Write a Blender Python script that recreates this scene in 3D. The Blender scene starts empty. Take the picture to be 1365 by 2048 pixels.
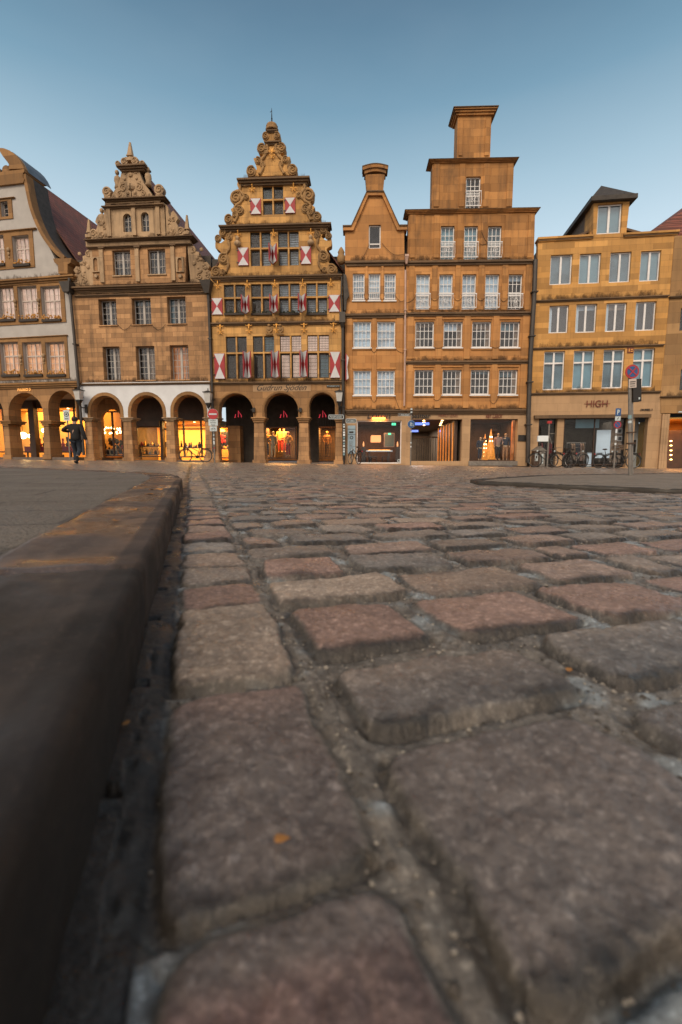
import bpy, bmesh, math, random
import numpy as np
from mathutils import Vector, Matrix
from mathutils.geometry import tessellate_polygon
R = math.radians
random.seed(7)
sc = bpy.context.scene
# ------------------------------------------------------------------ camera, sky, sun, exposure
FPX, HY, CAMH, TILT = 910.0, 918.6, 0.28, 0.0135
PITCH = math.atan((1024 - HY) / FPX)
cam = bpy.data.cameras.new('camera'); camo = bpy.data.objects.new('camera', cam)
sc.collection.objects.link(camo); sc.camera = camo
camo.location = (0, 0, CAMH); camo.rotation_euler = (R(90) - PITCH, 0, 0)
cam.sensor_fit = 'VERTICAL'; cam.sensor_height = 36.0; cam.sensor_width = 24.0
cam.lens = 36.0 * FPX / 2048; cam.clip_start = 0.02; cam.clip_end = 3000
cam.dof.use_dof = True; cam.dof.focus_distance = 5.0; cam.dof.aperture_fstop = 4.0
SUN_EL, SUN_AZ = R(42), R(200)
w = bpy.data.worlds.new("World"); sc.world = w; w.use_nodes = True
nt = w.node_tree; bg = nt.nodes['Background']
sky = nt.nodes.new('ShaderNodeTexSky'); sky.sky_type = 'NISHITA'; sky.sun_disc = False
sky.sun_elevation = SUN_EL; sky.sun_rotation = SUN_AZ
sky.air_density = 1.0; sky.dust_density = 2.5; sky.ozone_density = 1.6; sky.altitude = 60
# dusk tint: the physical sky is pulled towards the paler band low over the roofs and the deep teal overhead
tc = nt.nodes.new('ShaderNodeTexCoord'); sx = nt.nodes.new('ShaderNodeSeparateXYZ'); nt.links.new(tc.outputs['Generated'], sx.inputs[0])
cr = nt.nodes.new('ShaderNodeValToRGB'); nt.links.new(sx.outputs[2], cr.inputs[0])
for i, (p, c) in enumerate(((0.0, (3.4, 3.8, 4.1)), (.38, (3.15, 3.95, 4.35)), (.47, (2.15, 3.05, 3.55)), (.57, (.92, 1.78, 2.35)), (.69, (.27, .72, 1.14)), (1.0, (.22, .52, .9)))):
    e = cr.color_ramp.elements[i] if i < 2 else cr.color_ramp.elements.new(p)
    e.position = p; e.color = (*c, 1)
mxs = nt.nodes.new('ShaderNodeMix'); mxs.data_type = 'RGBA'; mxs.inputs[0].default_value = .85
wr = nt.nodes.new('ShaderNodeMapRange'); nt.links.new(sx.outputs[1], wr.inputs[0]); wr.inputs[1].default_value = .05; wr.inputs[2].default_value = -.85; wr.inputs[3].default_value = 0; wr.inputs[4].default_value = .8
wm = nt.nodes.new('ShaderNodeMix'); wm.data_type = 'RGBA'; wm.inputs[7].default_value = (7.6, 5.9, 4.5, 1)   # warm fill added to the unseen sky behind the camera, lights the facades
nt.links.new(wr.outputs[0], wm.inputs[0]); nt.links.new(cr.outputs[0], wm.inputs[6])
nt.links.new(sky.outputs[0], mxs.inputs[6]); nt.links.new(wm.outputs[2], mxs.inputs[7])
hz = nt.nodes.new('ShaderNodeTexNoise'); hz.inputs['Scale'].default_value = 2.2; hz.inputs['Detail'].default_value = 5
hm = nt.nodes.new('ShaderNodeMapping'); nt.links.new(tc.outputs['Generated'], hm.inputs[0]); hm.inputs['Scale'].default_value = (1, 1, 3.2); nt.links.new(hm.outputs[0], hz.inputs['Vector'])
hr = nt.nodes.new('ShaderNodeMapRange'); nt.links.new(hz.outputs[0], hr.inputs[0]); hr.inputs[1].default_value = .35; hr.inputs[2].default_value = .7; hr.inputs[3].default_value = 0; hr.inputs[4].default_value = .05
hx = nt.nodes.new('ShaderNodeMix'); hx.data_type = 'RGBA'; hx.inputs[7].default_value = (4.2, 4.3, 4.5, 1); nt.links.new(hr.outputs[0], hx.inputs[0]); nt.links.new(mxs.outputs[2], hx.inputs[6])
nt.links.new(hx.outputs[2], bg.inputs[0]); bg.inputs[1].default_value = 0.10
sl = bpy.data.lights.new('sun', 'SUN'); so = bpy.data.objects.new('sun', sl); sc.collection.objects.link(so)
sl.energy = 1.0; sl.angle = R(24); sl.color = (1.0, 0.82, 0.62)
# the sun direction: nishita rotation is clockwise from +Y
sd = Vector((math.sin(SUN_AZ) * math.cos(SUN_EL), math.cos(SUN_AZ) * math.cos(SUN_EL), math.sin(SUN_EL)))
so.rotation_euler = sd.to_track_quat('Z', 'Y').to_euler()
sc.view_settings.view_transform = 'Standard'; sc.view_settings.look = 'None'
sc.view_settings.exposure = 1.0; sc.view_settings.gamma = 1.0
sc.render.engine = 'CYCLES'
sc.cycles.max_bounces = 6; sc.cycles.transparent_max_bounces = 12
sc.cycles.caustics_reflective = False; sc.cycles.caustics_refractive = False
sc.cycles.sample_clamp_indirect = 4.0

# ------------------------------------------------------------------ measuring helpers
cp, sp = math.cos(PITCH), math.sin(PITCH)
def ray(px, py):
    u = (px - 682.5) / FPX; v = (py - 1024) / FPX
    return Vector((u, cp - v * sp, -sp - v * cp))
def gz(x): return -TILT * x
def ground(px, py, off=0.0):
    d = ray(px, py); s = (off - CAMH) / (d.z + TILT * d.x)
    return Vector((d.x * s, d.y * s, gz(d.x * s) + off))
def at(px, py, Y):
    d = ray(px, py); s = Y / d.y
    return Vector((d.x * s, Y, CAMH + d.z * s))

# ------------------------------------------------------------------ materials
MATS = {}
def newmat(name):
    m = bpy.data.materials.new(name); m.use_nodes = True
    t = m.node_tree; b = t.nodes['Principled BSDF']
    return m, t, b
def N(t, kind, **kw):
    n = t.nodes.new(kind)
    for k, v in kw.items():
        if k in n.inputs: n.inputs[k].default_value = v
        else: setattr(n, k, v)
    return n
def L(t, a, b): t.links.new(a, b)
def mix(t, fac, a, b, mode='MIX'):
    n = t.nodes.new('ShaderNodeMix'); n.data_type = 'RGBA'; n.blend_type = mode
    for s, v in ((n.inputs[0], fac), (n.inputs[6], a), (n.inputs[7], b)):
        if hasattr(v, 'links') or hasattr(v, 'is_linked'): L(t, v, s)
        elif isinstance(v, (int, float)): s.default_value = v
        else: s.default_value = (*v, 1)
    return n.outputs[2]
def ramp(t, src, p0, p1, a=0.0, b=1.0):
    n = N(t, 'ShaderNodeMapRange'); L(t, src, n.inputs[0])
    n.inputs[1].default_value = p0; n.inputs[2].default_value = p1
    n.inputs[3].default_value = a; n.inputs[4].default_value = b
    return n.outputs[0]
def noise(t, vec, scale, detail=4, rough=.55):
    n = N(t, 'ShaderNodeTexNoise', Scale=scale, Detail=detail, Roughness=rough)
    L(t, vec, n.inputs['Vector']); return n.outputs[0]
def mapping(t, vec, sc3, loc=(0, 0, 0)):
    n = N(t, 'ShaderNodeMapping'); L(t, vec, n.inputs[0]); n.inputs['Scale'].default_value = sc3
    n.inputs['Location'].default_value = loc
    return n.outputs[0]
def bump(t, h, b, strength=.3, dist=.01):
    n = N(t, 'ShaderNodeBump', Strength=strength, Distance=dist); L(t, h, n.inputs['Height'])
    L(t, n.outputs[0], b.inputs['Normal']); return n
def plain(name, col, rough=.6, metal=0.0, var=.25, scale=3.0, bmp=.0, emit=None, es=0):
    if name in MATS: return MATS[name]
    m, t, b = newmat(name)
    co = N(t, 'ShaderNodeTexCoord').outputs['Object']
    n1 = noise(t, co, scale, 5)
    f = ramp(t, n1, .3, .7)
    c0 = tuple(c * (1 - var) for c in col); c1 = tuple(min(1, c * (1 + var * .6)) for c in col)
    L(t, mix(t, f, c0, c1), b.inputs['Base Color'])
    b.inputs['Roughness'].default_value = rough; b.inputs['Metallic'].default_value = metal
    if bmp: bump(t, noise(t, co, scale * 12, 4), b, bmp, .01)
    if emit: b.inputs['Emission Color'].default_value = (*emit, 1); b.inputs['Emission Strength'].default_value = es
    MATS[name] = m; return m
def stone(name, c1, c2, mortar, bw=.7, bh=.32, stain=(.5, .35), dirt=(.05, .035, .025), bmp=.35, seed=0., msize=.008, vary=1.0):
    """ashlar: blocks of uneven tone, thin joints, weather streaks"""
    m, t, b = newmat(name)
    co = N(t, 'ShaderNodeTexCoord').outputs['Object']
    s = N(t, 'ShaderNodeSeparateXYZ'); L(t, co, s.inputs[0])
    a = N(t, 'ShaderNodeMath', operation='ADD'); L(t, s.outputs[0], a.inputs[0]); L(t, s.outputs[1], a.inputs[1])
    c = N(t, 'ShaderNodeCombineXYZ'); L(t, a.outputs[0], c.inputs[0]); L(t, s.outputs[2], c.inputs[1])
    c.inputs[2].default_value = seed
    mp = mapping(t, c.outputs[0], (1, 1, 1), (seed * 3.7, seed * .13, 0))
    br = N(t, 'ShaderNodeTexBrick'); L(t, mp, br.inputs['Vector'])
    br.inputs['Scale'].default_value = 1.0; br.inputs['Brick Width'].default_value = bw; br.inputs['Row Height'].default_value = bh
    br.inputs['Mortar Size'].default_value = msize; br.inputs['Mortar Smooth'].default_value = .3; br.offset_frequency = 2
    br.inputs['Bias'].default_value = 0.0
    br.inputs['Color1'].default_value = (*c1, 1); br.inputs['Color2'].default_value = (*c2, 1)
    br.inputs['Mortar'].default_value = (*mortar, 1)
    # second, larger blocks merge some blocks together in tone
    br2 = N(t, 'ShaderNodeTexBrick'); L(t, mp, br2.inputs['Vector'])
    br2.inputs['Scale'].default_value = 1.0; br2.inputs['Brick Width'].default_value = bw * 2.0; br2.inputs['Row Height'].default_value = bh
    br2.inputs['Mortar Size'].default_value = 0.0; br2.offset = .37
    br2.inputs['Color1'].default_value = (.54, .51, .48, 1); br2.inputs['Color2'].default_value = (1.32, 1.28, 1.2, 1)
    col = mix(t, .75 * vary, br.outputs[0], br2.outputs[0], 'MULTIPLY')
    n1 = noise(t, mapping(t, co, (1, 1, 1), (seed, 0, seed)), 1.1, 6, .65)
    st = noise(t, mapping(t, co, (2.6, 2.6, .22), (seed, seed, 0)), 1.6, 6, .6)
    mul = N(t, 'ShaderNodeMath', operation='MULTIPLY')
    L(t, ramp(t, n1, .42, .72, 0, stain[0]), mul.inputs[0]); L(t, ramp(t, st, .35, .65), mul.inputs[1])
    col = mix(t, mul.outputs[0], col, dirt)
    f2 = ramp(t, st, .5, .78, 0, stain[1]); col = mix(t, f2, col, dirt)
    gr = noise(t, co, 26, 5, .7); col = mix(t, ramp(t, gr, .25, .75, .0, .35), col, (.9 * c2[0], .9 * c2[1], .8 * c2[2]), 'MIX')
    L(t, col, b.inputs['Base Color']); b.inputs['Roughness'].default_value = .85
    h = N(t, 'ShaderNodeMath', operation='SUBTRACT'); L(t, gr, h.inputs[0]); L(t, br.outputs['Fac'], h.inputs[1])
    bump(t, h.outputs[0], b, bmp, .02)
    MATS[name] = m; return m
def glass_mat(name, refl=.12, tint=(.9, .95, 1), rough=.02):
    m, t, b = newmat(name); t.nodes.remove(b)
    out = t.nodes['Material Output']
    tr = N(t, 'ShaderNodeBsdfTransparent'); tr.inputs[0].default_value = (*tint, 1)
    gl = N(t, 'ShaderNodeBsdfGlossy', Roughness=rough)
    lw = N(t, 'ShaderNodeLayerWeight', Blend=.5); fr = N(t, 'ShaderNodeMath', operation='POWER'); L(t, lw.outputs['Facing'], fr.inputs[0]); fr.inputs[1].default_value = 4.0
    co = N(t, 'ShaderNodeTexCoord').outputs['Object']
    bp = N(t, 'ShaderNodeBump', Strength=.06, Distance=.02); L(t, noise(t, co, 1.5, 2), bp.inputs['Height'])
    L(t, bp.outputs[0], gl.inputs['Normal'])
    ad = N(t, 'ShaderNodeMath', operation='ADD'); L(t, fr.outputs[0], ad.inputs[0]); ad.inputs[1].default_value = refl
    mx = N(t, 'ShaderNodeMixShader'); L(t, ad.outputs[0], mx.inputs[0]); L(t, tr.outputs[0], mx.inputs[1]); L(t, gl.outputs[0], mx.inputs[2])
    L(t, mx.outputs[0], out.inputs[0]); MATS[name] = m; return m
def emis(name, col, s, var=0.0, scale=4.0):
    m, t, b = newmat(name)
    b.inputs['Base Color'].default_value = (*[c * .6 for c in col], 1)
    if var:
        co = N(t, 'ShaderNodeTexCoord').outputs['Object']
        L(t, mix(t, ramp(t, noise(t, co, scale, 3), .35, .65), tuple(c * (1 - var) for c in col), col), b.inputs['Emission Color'])
    else: b.inputs['Emission Color'].default_value = (*col, 1)
    b.inputs['Emission Strength'].default_value = s
    MATS[name] = m; return m
def tiles(name, c1, c2):
    m, t, b = newmat(name)
    co = N(t, 'ShaderNodeTexCoord').outputs['Object']
    s = N(t, 'ShaderNodeSeparateXYZ'); L(t, co, s.inputs[0])
    c = N(t, 'ShaderNodeCombineXYZ'); L(t, s.outputs[1], c.inputs[0]); L(t, s.outputs[2], c.inputs[1])
    br = N(t, 'ShaderNodeTexBrick'); L(t, c.outputs[0], br.inputs['Vector'])
    br.inputs['Scale'].default_value = 1.0; br.inputs['Brick Width'].default_value = .24; br.inputs['Row Height'].default_value = .26
    br.inputs['Mortar Size'].default_value = .035; br.inputs['Mortar Smooth'].default_value = .8; br.offset = 0.0
    br.inputs['Color1'].default_value = (*c1, 1); br.inputs['Color2'].default_value = (*c2, 1); br.inputs['Mortar'].default_value = (*[k * .35 for k in c1], 1)
    n1 = noise(t, co, 1.3, 5)
    L(t, mix(t, ramp(t, n1, .4, .7, 0, .5), br.outputs[0], (.05, .04, .03)), b.inputs['Base Color'])
    b.inputs['Roughness'].default_value = .7
    i = N(t, 'ShaderNodeMath', operation='SUBTRACT'); i.inputs[0].default_value = 1; L(t, br.outputs['Fac'], i.inputs[1])
    bump(t, i.outputs[0], b, .8, .05); MATS[name] = m; return m

M = {}
M['white_plaster'] = plain('white_plaster', (.42, .40, .375), .9, var=.16, scale=1.2, bmp=.2)
M['band_white'] = plain('pale_lime_render', (.62, .64, .66), .9, var=.1, scale=1.5, bmp=.15)
M['trim_tan'] = stone('tan_trim_stone', (.30, .165, .065), (.25, .135, .05), (.16, .09, .04), 1.4, .5, (.5, .25), bmp=.2, seed=2)
M['arcade_brown'] = stone('brown_arcade_stone', (.38, .215, .095), (.28, .155, .068), (.10, .06, .03), .9, .4, (.5, .3), seed=5)
M['old_stone'] = stone('weathered_grey_tan_stone', (.50, .29, .14), (.34, .19, .09), (.13, .075, .04), .62, .27, (.85, .5), seed=1)
M['carved'] = stone('carved_stone', (.52, .37, .23), (.36, .25, .15), (.2, .14, .09), 3, 3, (.9, .55), seed=3, bmp=.5)
M['yellow_stone'] = stone('yellow_sandstone', (.62, .365, .13), (.48, .265, .088), (.27, .15, .055), .72, .33, (.65, .4), seed=4)
M['gable_scroll'] = stone('scroll_stone', (.44, .27, .115), (.32, .19, .08), (.2, .12, .05), 3, 3, (.9, .6), seed=6, bmp=.5)
M['orange_stone'] = stone('orange_sandstone', (.52, .262, .092), (.43, .205, .068), (.30, .14, .05), .95, .42, (.5, .22), seed=7, bmp=.2)
M['orange_stone2'] = stone('deep_orange_sandstone', (.50, .25, .085), (.35, .165, .05), (.24, .115, .04), .8, .4, (.8, .4), seed=8, bmp=.25)
M['golden_stone'] = stone('golden_sandstone', (.60, .335, .11), (.50, .265, .078), (.36, .19, .06), .85, .3, (.4, .18), seed=9, bmp=.2)
M['pale_stone'] = stone('pale_ground_floor_stone', (.46, .30, .17), (.42, .27, .15), (.3, .19, .1), 1.3, .45, (.3, .15), seed=10, bmp=.12, vary=.4)
M['buff_stone'] = stone('buff_sandstone', (.36, .22, .10), (.30, .175, .075), (.2, .11, .05), 1.0, .55, (.4, .2), seed=11, bmp=.15)
M['dark_ledge'] = stone('soot_dark_ledge_stone', (.19, .12, .065), (.125, .08, .045), (.03, .02, .015), 1.5, .8, (.5, .3), seed=12, bmp=.4)
M['roof_red'] = tiles('red_clay_roof_tiles', (.26, .085, .055), (.18, .06, .042))
M['roof_dark'] = plain('dark_slate', (.05, .042, .035), .7, var=.4, scale=5, bmp=.5)
M['timber'] = plain('brown_weathered_boards', (.14, .09, .055), .8, var=.4, scale=9, bmp=.4)
M['lead'] = plain('grey_lead_sheet', (.16, .18, .2), .45, .5, .3, 2)
M['white_frame'] = plain('white_window_paint', (.74, .74, .74), .5, var=.12)
M['dull_frame'] = plain('weathered_window_paint', (.40, .38, .35), .6, var=.2)
M['blind_amber'] = emis('curtain_lit_amber', (.80, .36, .16), .5, .55, 2.4)
M['cream_frame'] = plain('cream_window_paint', (.52, .45, .40), .5, var=.12)
M['grey_frame'] = plain('grey_window_paint', (.30, .33, .34), .5, var=.15)
M['lead_came'] = plain('dark_leaded_bars', (.045, .038, .03), .5, var=.2)
M['room_dark'] = plain('dark_room', (.042, .034, .027), .9, var=.5, scale=2)
M['blind_white'] = plain('pale_roller_blind', (.70, .76, .78), .8, var=.1, scale=1.5)
M['blind_white_b'] = plain('pale_net_curtain', (.56, .62, .66), .85, var=.35, scale=2.2)
M['blind_white_c'] = plain('blue_grey_blind', (.60, .69, .74), .8, var=.2, scale=.8)
M['blind_teal_b'] = plain('dark_teal_blind_and_backing', (.15, .22, .24), .8, var=.5, scale=.9)
M['blind_teal'] = plain('teal_grey_backing', (.20, .33, .36), .8, var=.2, scale=1)  # teal pane backing: the sky's reflection is put into its colour
M['blind_pink'] = emis('curtain_lit_from_inside', (.66, .40, .27), .55, .35, 2.0)
M['curtain_tan'] = plain('tan_curtain', (.30, .19, .12), .9, var=.4, scale=7)
M['room_orange'] = emis('room_lit_orange', (.8, .26, .07), .26, .85, 3.0)
M['glass'] = glass_mat('window_glass', .04)
M['glass_clear'] = glass_mat('shop_glass', .015)
M['glass_mirror'] = glass_mat('reflecting_window_glass', .09)
M['black_metal'] = plain('black_painted_metal', (.02, .018, .016), .45, .2, .3)
M['dark_pipe'] = plain('dark_downpipe_paint', (.05, .042, .035), .5, .2, .3)
M['pink_pipe'] = plain('pale_copper_downpipe', (.50, .34, .27), .5, .1, .2)
M['grey_metal'] = plain('galvanised_grey_post', (.22, .20, .175), .5, .4, .3, 8)
M['gold'] = plain('gilded_iron', (.85, .43, .09), .45, .15, .3, 10)
M['red_paint'] = plain('red_shutter_paint', (.33, .022, .03), .6, var=.25)
M['white_paint'] = plain('white_shutter_paint', (.55, .56, .58), .6, var=.12)
M['sign_red'] = plain('red_sign_film', (.42, .025, .03), .4, var=.15)
M['sign_blue'] = plain('blue_sign_film', (.018, .085, .24), .4, var=.15)
M['sign_white'] = plain('white_sign_film', (.50, .58, .60), .4, var=.1)
M['lantern_glass'] = plain('milky_lantern_glass', (.50, .50, .48), .25, var=.12, scale=5)
M['ink'] = plain('dark_lettering', (.018, .014, .012), .5, var=.1)
M['rust_ink'] = plain('rust_brown_lettering', (.16, .035, .015), .5, var=.1)
M['shopfront_brown'] = plain('dark_brown_shopfront', (.06, .032, .018), .5, var=.3)
M['shop_paint'] = plain('warm_cream_shop_paint', (.80, .48, .14), .8, var=.1)
M['shop_dark_paint'] = plain('dark_shop_paint', (.10, .065, .04), .8, var=.3)
M['floor_stone'] = plain('arcade_floor_slabs', (.13, .10, .08), .6, var=.3)
M['flower'] = plain('dry_golden_flowers', (.55, .27, .06), .8, var=.5, scale=20)
M['planter'] = plain('dark_planter', (.035, .025, .018), .7)
M['leaf'] = plain('dark_evergreen_leaves', (.03, .04, .02), .8, var=.5, scale=20)
M['neon_pink'] = emis('pink_neon', (.75, .05, .08), .5)
M['neon_orange'] = emis('orange_neon', (1, .32, .05), 3)
M['lit_amber'] = emis('amber_lit_panel', (1, .36, .07), .22, .5, 3)
M['bulb'] = emis('warm_bulb', (1, .66, .25), 9)
M['spot'] = emis('ceiling_spot', (1, .55, .2), 7)
M['blue_light'] = emis('blue_light_panel', (.12, .2, .75), 1.0)
M['green_exit'] = emis('green_exit_light', (.1, .75, .35), 1.1)
M['skin'] = plain('skin', (.32, .19, .13), .6, var=.1)
M['dummy'] = plain('mannequin_plaster', (.55, .36, .2), .6, var=.1)
M['black_cloth'] = plain('black_cloth', (.018, .016, .015), .9, var=.3, scale=12)
M['denim'] = plain('blue_denim', (.06, .085, .115), .9, var=.4, scale=10)
M['hair'] = plain('dark_hair', (.02, .014, .01), .8)
M['rubber'] = plain('black_rubber', (.015, .014, .013), .8)
M['chrome'] = plain('chromed_steel', (.22, .21, .2), .35, .8, .2)
M['saddle'] = plain('saddle_leather', (.03, .02, .015), .6)

def grime_mat():
    m, t, b = newmat('soot_grime'); out = t.nodes['Material Output']
    gco = N(t, 'ShaderNodeTexCoord'); s = N(t, 'ShaderNodeSeparateXYZ'); L(t, gco.outputs['Generated'], s.inputs[0])
    n1 = noise(t, mapping(t, gco.outputs['Object'], (1, 1, .5)), 2.2, 6, .7)
    e = N(t, 'ShaderNodeMath', operation='SUBTRACT'); L(t, ramp(t, n1, .30, .62, 0, 1.25), e.inputs[0]); L(t, s.outputs[2], e.inputs[1])
    f = ramp(t, e.outputs[0], 0, .9, 0, .42)
    b.inputs['Base Color'].default_value = (.07, .042, .024, 1); b.inputs['Roughness'].default_value = .95
    tr = N(t, 'ShaderNodeBsdfTransparent'); mx = N(t, 'ShaderNodeMixShader'); L(t, f, mx.inputs[0]); L(t, tr.outputs[0], mx.inputs[1]); L(t, b.outputs[0], mx.inputs[2]); L(t, mx.outputs[0], out.inputs[0])
    return m
M['grime'] = grime_mat()

# ------------------------------------------------------------------ mesh builder
class MB:
    def __init__(s): s.bm = bmesh.new(); s.mats = []; s.cur = 0
    def mat(s, m):
        m = M[m] if isinstance(m, str) else m
        if m not in s.mats: s.mats.append(m)
        s.cur = s.mats.index(m); return s
    def _f(s, vs):
        try: f = s.bm.faces.new(vs); f.material_index = s.cur; return f
        except ValueError: return None
    def box(s, x0, x1, y0, y1, z0, z1):
        if x0 > x1: x0, x1 = x1, x0
        if y0 > y1: y0, y1 = y1, y0
        if z0 > z1: z0, z1 = z1, z0
        v = [s.bm.verts.new(p) for p in ((x0,y0,z0),(x1,y0,z0),(x1,y1,z0),(x0,y1,z0),(x0,y0,z1),(x1,y0,z1),(x1,y1,z1),(x0,y1,z1))]
        for q in ((0,3,2,1),(4,5,6,7),(0,1,5,4),(1,2,6,5),(2,3,7,6),(3,0,4,7)): s._f([v[i] for i in q])
        return s
    def frustum(s, x0, x1, y0, y1, z0, a0, a1, b0, b1, z1):
        v = [s.bm.verts.new(p) for p in ((x0,y0,z0),(x1,y0,z0),(x1,y1,z0),(x0,y1,z0),(a0,b0,z1),(a1,b0,z1),(a1,b1,z1),(a0,b1,z1))]
        for q in ((0,3,2,1),(4,5,6,7),(0,1,5,4),(1,2,6,5),(2,3,7,6),(3,0,4,7)): s._f([v[i] for i in q])
        return s
    def slab(s, outline, holes, y0, y1):
        """outline / holes: lists of (x,z); extruded from y0 (front) to y1 (back)"""
        loops = [outline] + list(holes)
        flat = [p for l in loops for p in l]
        tris = tessellate_polygon([[Vector((p[0], p[1], 0)) for p in l] for l in loops])
        f = [s.bm.verts.new((p[0], y0, p[1])) for p in flat]; b = [s.bm.verts.new((p[0], y1, p[1])) for p in flat]
        for t in tris:
            a = [Vector(flat[i]) for i in t]
            cr = (a[1]-a[0]).x*(a[2]-a[0]).y - (a[1]-a[0]).y*(a[2]-a[0]).x
            t = t if cr > 0 else (t[0], t[2], t[1])
            s._f([f[t[0]], f[t[1]], f[t[2]]]); s._f([b[t[0]], b[t[2]], b[t[1]]])
        o = 0
        for li, l in enumerate(loops):
            n = len(l); area = sum(l[i][0]*l[(i+1)%n][1]-l[(i+1)%n][0]*l[i][1] for i in range(n))
            ccw = (area > 0) == (li == 0)
            for i in range(n):
                a, c = o+i, o+(i+1)%n
                s._f([f[c], f[a], b[a], b[c]] if ccw else [f[a], f[c], b[c], b[a]])
            o += n
        return s
    def tube(s, pts, r, n=8, closed=False):
        pts = [Vector(p) for p in pts]; rings = []
        rs = r if isinstance(r, (list, tuple)) else [r]*len(pts)
        up = None
        for i, p in enumerate(pts):
            if closed: d = pts[(i+1)%len(pts)] - pts[i-1]
            else: d = (pts[min(i+1, len(pts)-1)] - pts[max(i-1, 0)])
            d.normalize()
            if up is None:
                up = d.cross(Vector((0, 0, 1)))
                if up.length < .01: up = d.cross(Vector((1, 0, 0)))
            up = (up - d*up.dot(d)).normalized(); w_ = d.cross(up)
            rings.append([s.bm.verts.new(p + (up*math.cos(2*math.pi*k/n) + w_*math.sin(2*math.pi*k/n))*rs[i]) for k in range(n)])
        m = len(rings)
        for i in range(m if closed else m-1):
            a, b = rings[i], rings[(i+1)%m]
            for k in range(n): s._f([a[k], a[(k+1)%n], b[(k+1)%n], b[k]])
        if not closed: s._f(rings[0][::-1]); s._f(rings[-1])
        return s
    def lathe(s, prof, c=(0,0,0), n=16, axis='z'):
        rings = []
        for r, z in prof:
            ring = []
            for k in range(n):
                a = 2*math.pi*k/n; x, y = r*math.cos(a), r*math.sin(a)
                p = (x, y, z) if axis == 'z' else ((x, z, y) if axis == 'y' else (z, x, y))
                ring.append(s.bm.verts.new((p[0]+c[0], p[1]+c[1], p[2]+c[2])))
            rings.append(ring)
        for a, b in zip(rings, rings[1:]):
            for k in range(n): s._f([a[k], a[(k+1)%n], b[(k+1)%n], b[k]])
        s._f(rings[0][::-1]); s._f(rings[-1]); return s
    def ball(s, c, r, n=10, sq=(1,1,1)):
        g = bmesh.ops.create_uvsphere(s.bm, u_segments=n, v_segments=max(4, n*2//3), radius=r,
            matrix=Matrix.Translation(c) @ Matrix.Diagonal((*sq, 1)))
        for v in g['verts']:
            for f in v.link_faces: f.material_index = s.cur
        return s
    def disc(s, c, r, y0, y1, n=24):
        """flat round plate standing in the xz plane"""
        s.slab([(c[0]+r*math.cos(2*math.pi*k/n), c[1]+r*math.sin(2*math.pi*k/n)) for k in range(n)], [], y0, y1); return s
    def build(s, name, mat=None, parent=None, smooth=False, bevel=0):
        if mat is not None and not s.mats: s.mat(mat)
        me = bpy.data.meshes.new(name)
        bmesh.ops.recalc_face_normals(s.bm, faces=s.bm.faces)
        s.bm.to_mesh(me); s.bm.free()
        for m in s.mats: me.materials.append(m)
        o = bpy.data.objects.new(name, me); sc.collection.objects.link(o)
        if parent: o.parent = parent
        if smooth: me.polygons.foreach_set('use_smooth', [True]*len(me.polygons))
        if bevel:
            b = o.modifiers.new('bevel', 'BEVEL'); b.width = bevel; b.segments = 2; b.limit_method = 'ANGLE'
        return o
def tag(o, label=None, cat=None, group=None, kind=None):
    if label: o['label'] = label
    if cat: o['category'] = cat
    if group: o['group'] = group
    if kind: o['kind'] = kind
    return o
def thing(name, loc, label, cat, rz=0, group=None):
    o = bpy.data.objects.new(name, None); sc.collection.objects.link(o); o.empty_display_size = .2
    o.location = loc; o.rotation_euler = (0, 0, rz); return tag(o, label, cat, group)
def copy_tree(o, parent=None):
    c = o.copy(); sc.collection.objects.link(c); c.parent = parent
    for ch in list(o.children): copy_tree(ch, c)
    return c
def text(s, parent, lx, lz, width, height, mat, y=-.03, shear=0.0, depth=.02, name='lettering', bold=0.0, rot=0):
    cu = bpy.data.curves.new(name, 'FONT'); cu.body = s; cu.extrude = .5; cu.shear = shear; cu.offset = bold
    o = bpy.data.objects.new(name, cu); sc.collection.objects.link(o)
    me = bpy.data.meshes.new_from_object(o); bpy.data.objects.remove(o); bpy.data.curves.remove(cu)
    co = np.empty(len(me.vertices)*3); me.vertices.foreach_get('co', co); co = co.reshape(-1, 3)
    mn, mx = co.min(0), co.max(0); sz = mx - mn; sz[sz == 0] = 1
    q = (co - (mn+mx)/2) / sz
    out = np.stack([q[:, 0]*width + lx, q[:, 2]*-depth + y, q[:, 1]*height + lz], 1)
    me.vertices.foreach_set('co', out.ravel()); me.materials.clear(); me.materials.append(M[mat] if isinstance(mat, str) else mat)
    ob = bpy.data.objects.new(name, me); sc.collection.objects.link(ob); ob.parent = parent
    return ob

# ------------------------------------------------------------------ ground: the cobbled street
KB = ground(335, 1370); KA = ground(380, 960)
_d = (KA - KB).to_2d().normalized(); VX, VY = -.3086, .9512
def toxy(u, v): return KB.x + u*VY + v*VX, KB.y - u*VX + v*VY
def touv(x, y):
    dx, dy = x - KB.x, y - KB.y
    return dx*VY - dy*VX, dx*VX + dy*VY
def h2(i, j, s):
    a = (np.asarray(i).astype(np.int64)*374761393 + np.asarray(j).astype(np.int64)*668265263 + s*2147483647) & 0xFFFFFFFF
    a = ((a ^ (a >> 13))*1274126177) & 0xFFFFFFFF; a = (a ^ (a >> 16)) & 0xFFFFFFFF
    a = (a*2246822519) & 0xFFFFFFFF; a ^= a >> 15
    return (a & 0xFFFFFF) / float(0xFFFFFF)
def vn(x, y, s=0):
    xi, yi = np.floor(x), np.floor(y); fx, fy = x-xi, y-yi
    fx = fx*fx*(3-2*fx); fy = fy*fy*(3-2*fy); xi = xi.astype(np.int64); yi = yi.astype(np.int64)
    a, b, c, d = h2(xi, yi, s), h2(xi+1, yi, s), h2(xi, yi+1, s), h2(xi+1, yi+1, s)
    return (a*(1-fx)+b*fx)*(1-fy) + (c*(1-fx)+d*fx)*fy - .5
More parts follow.
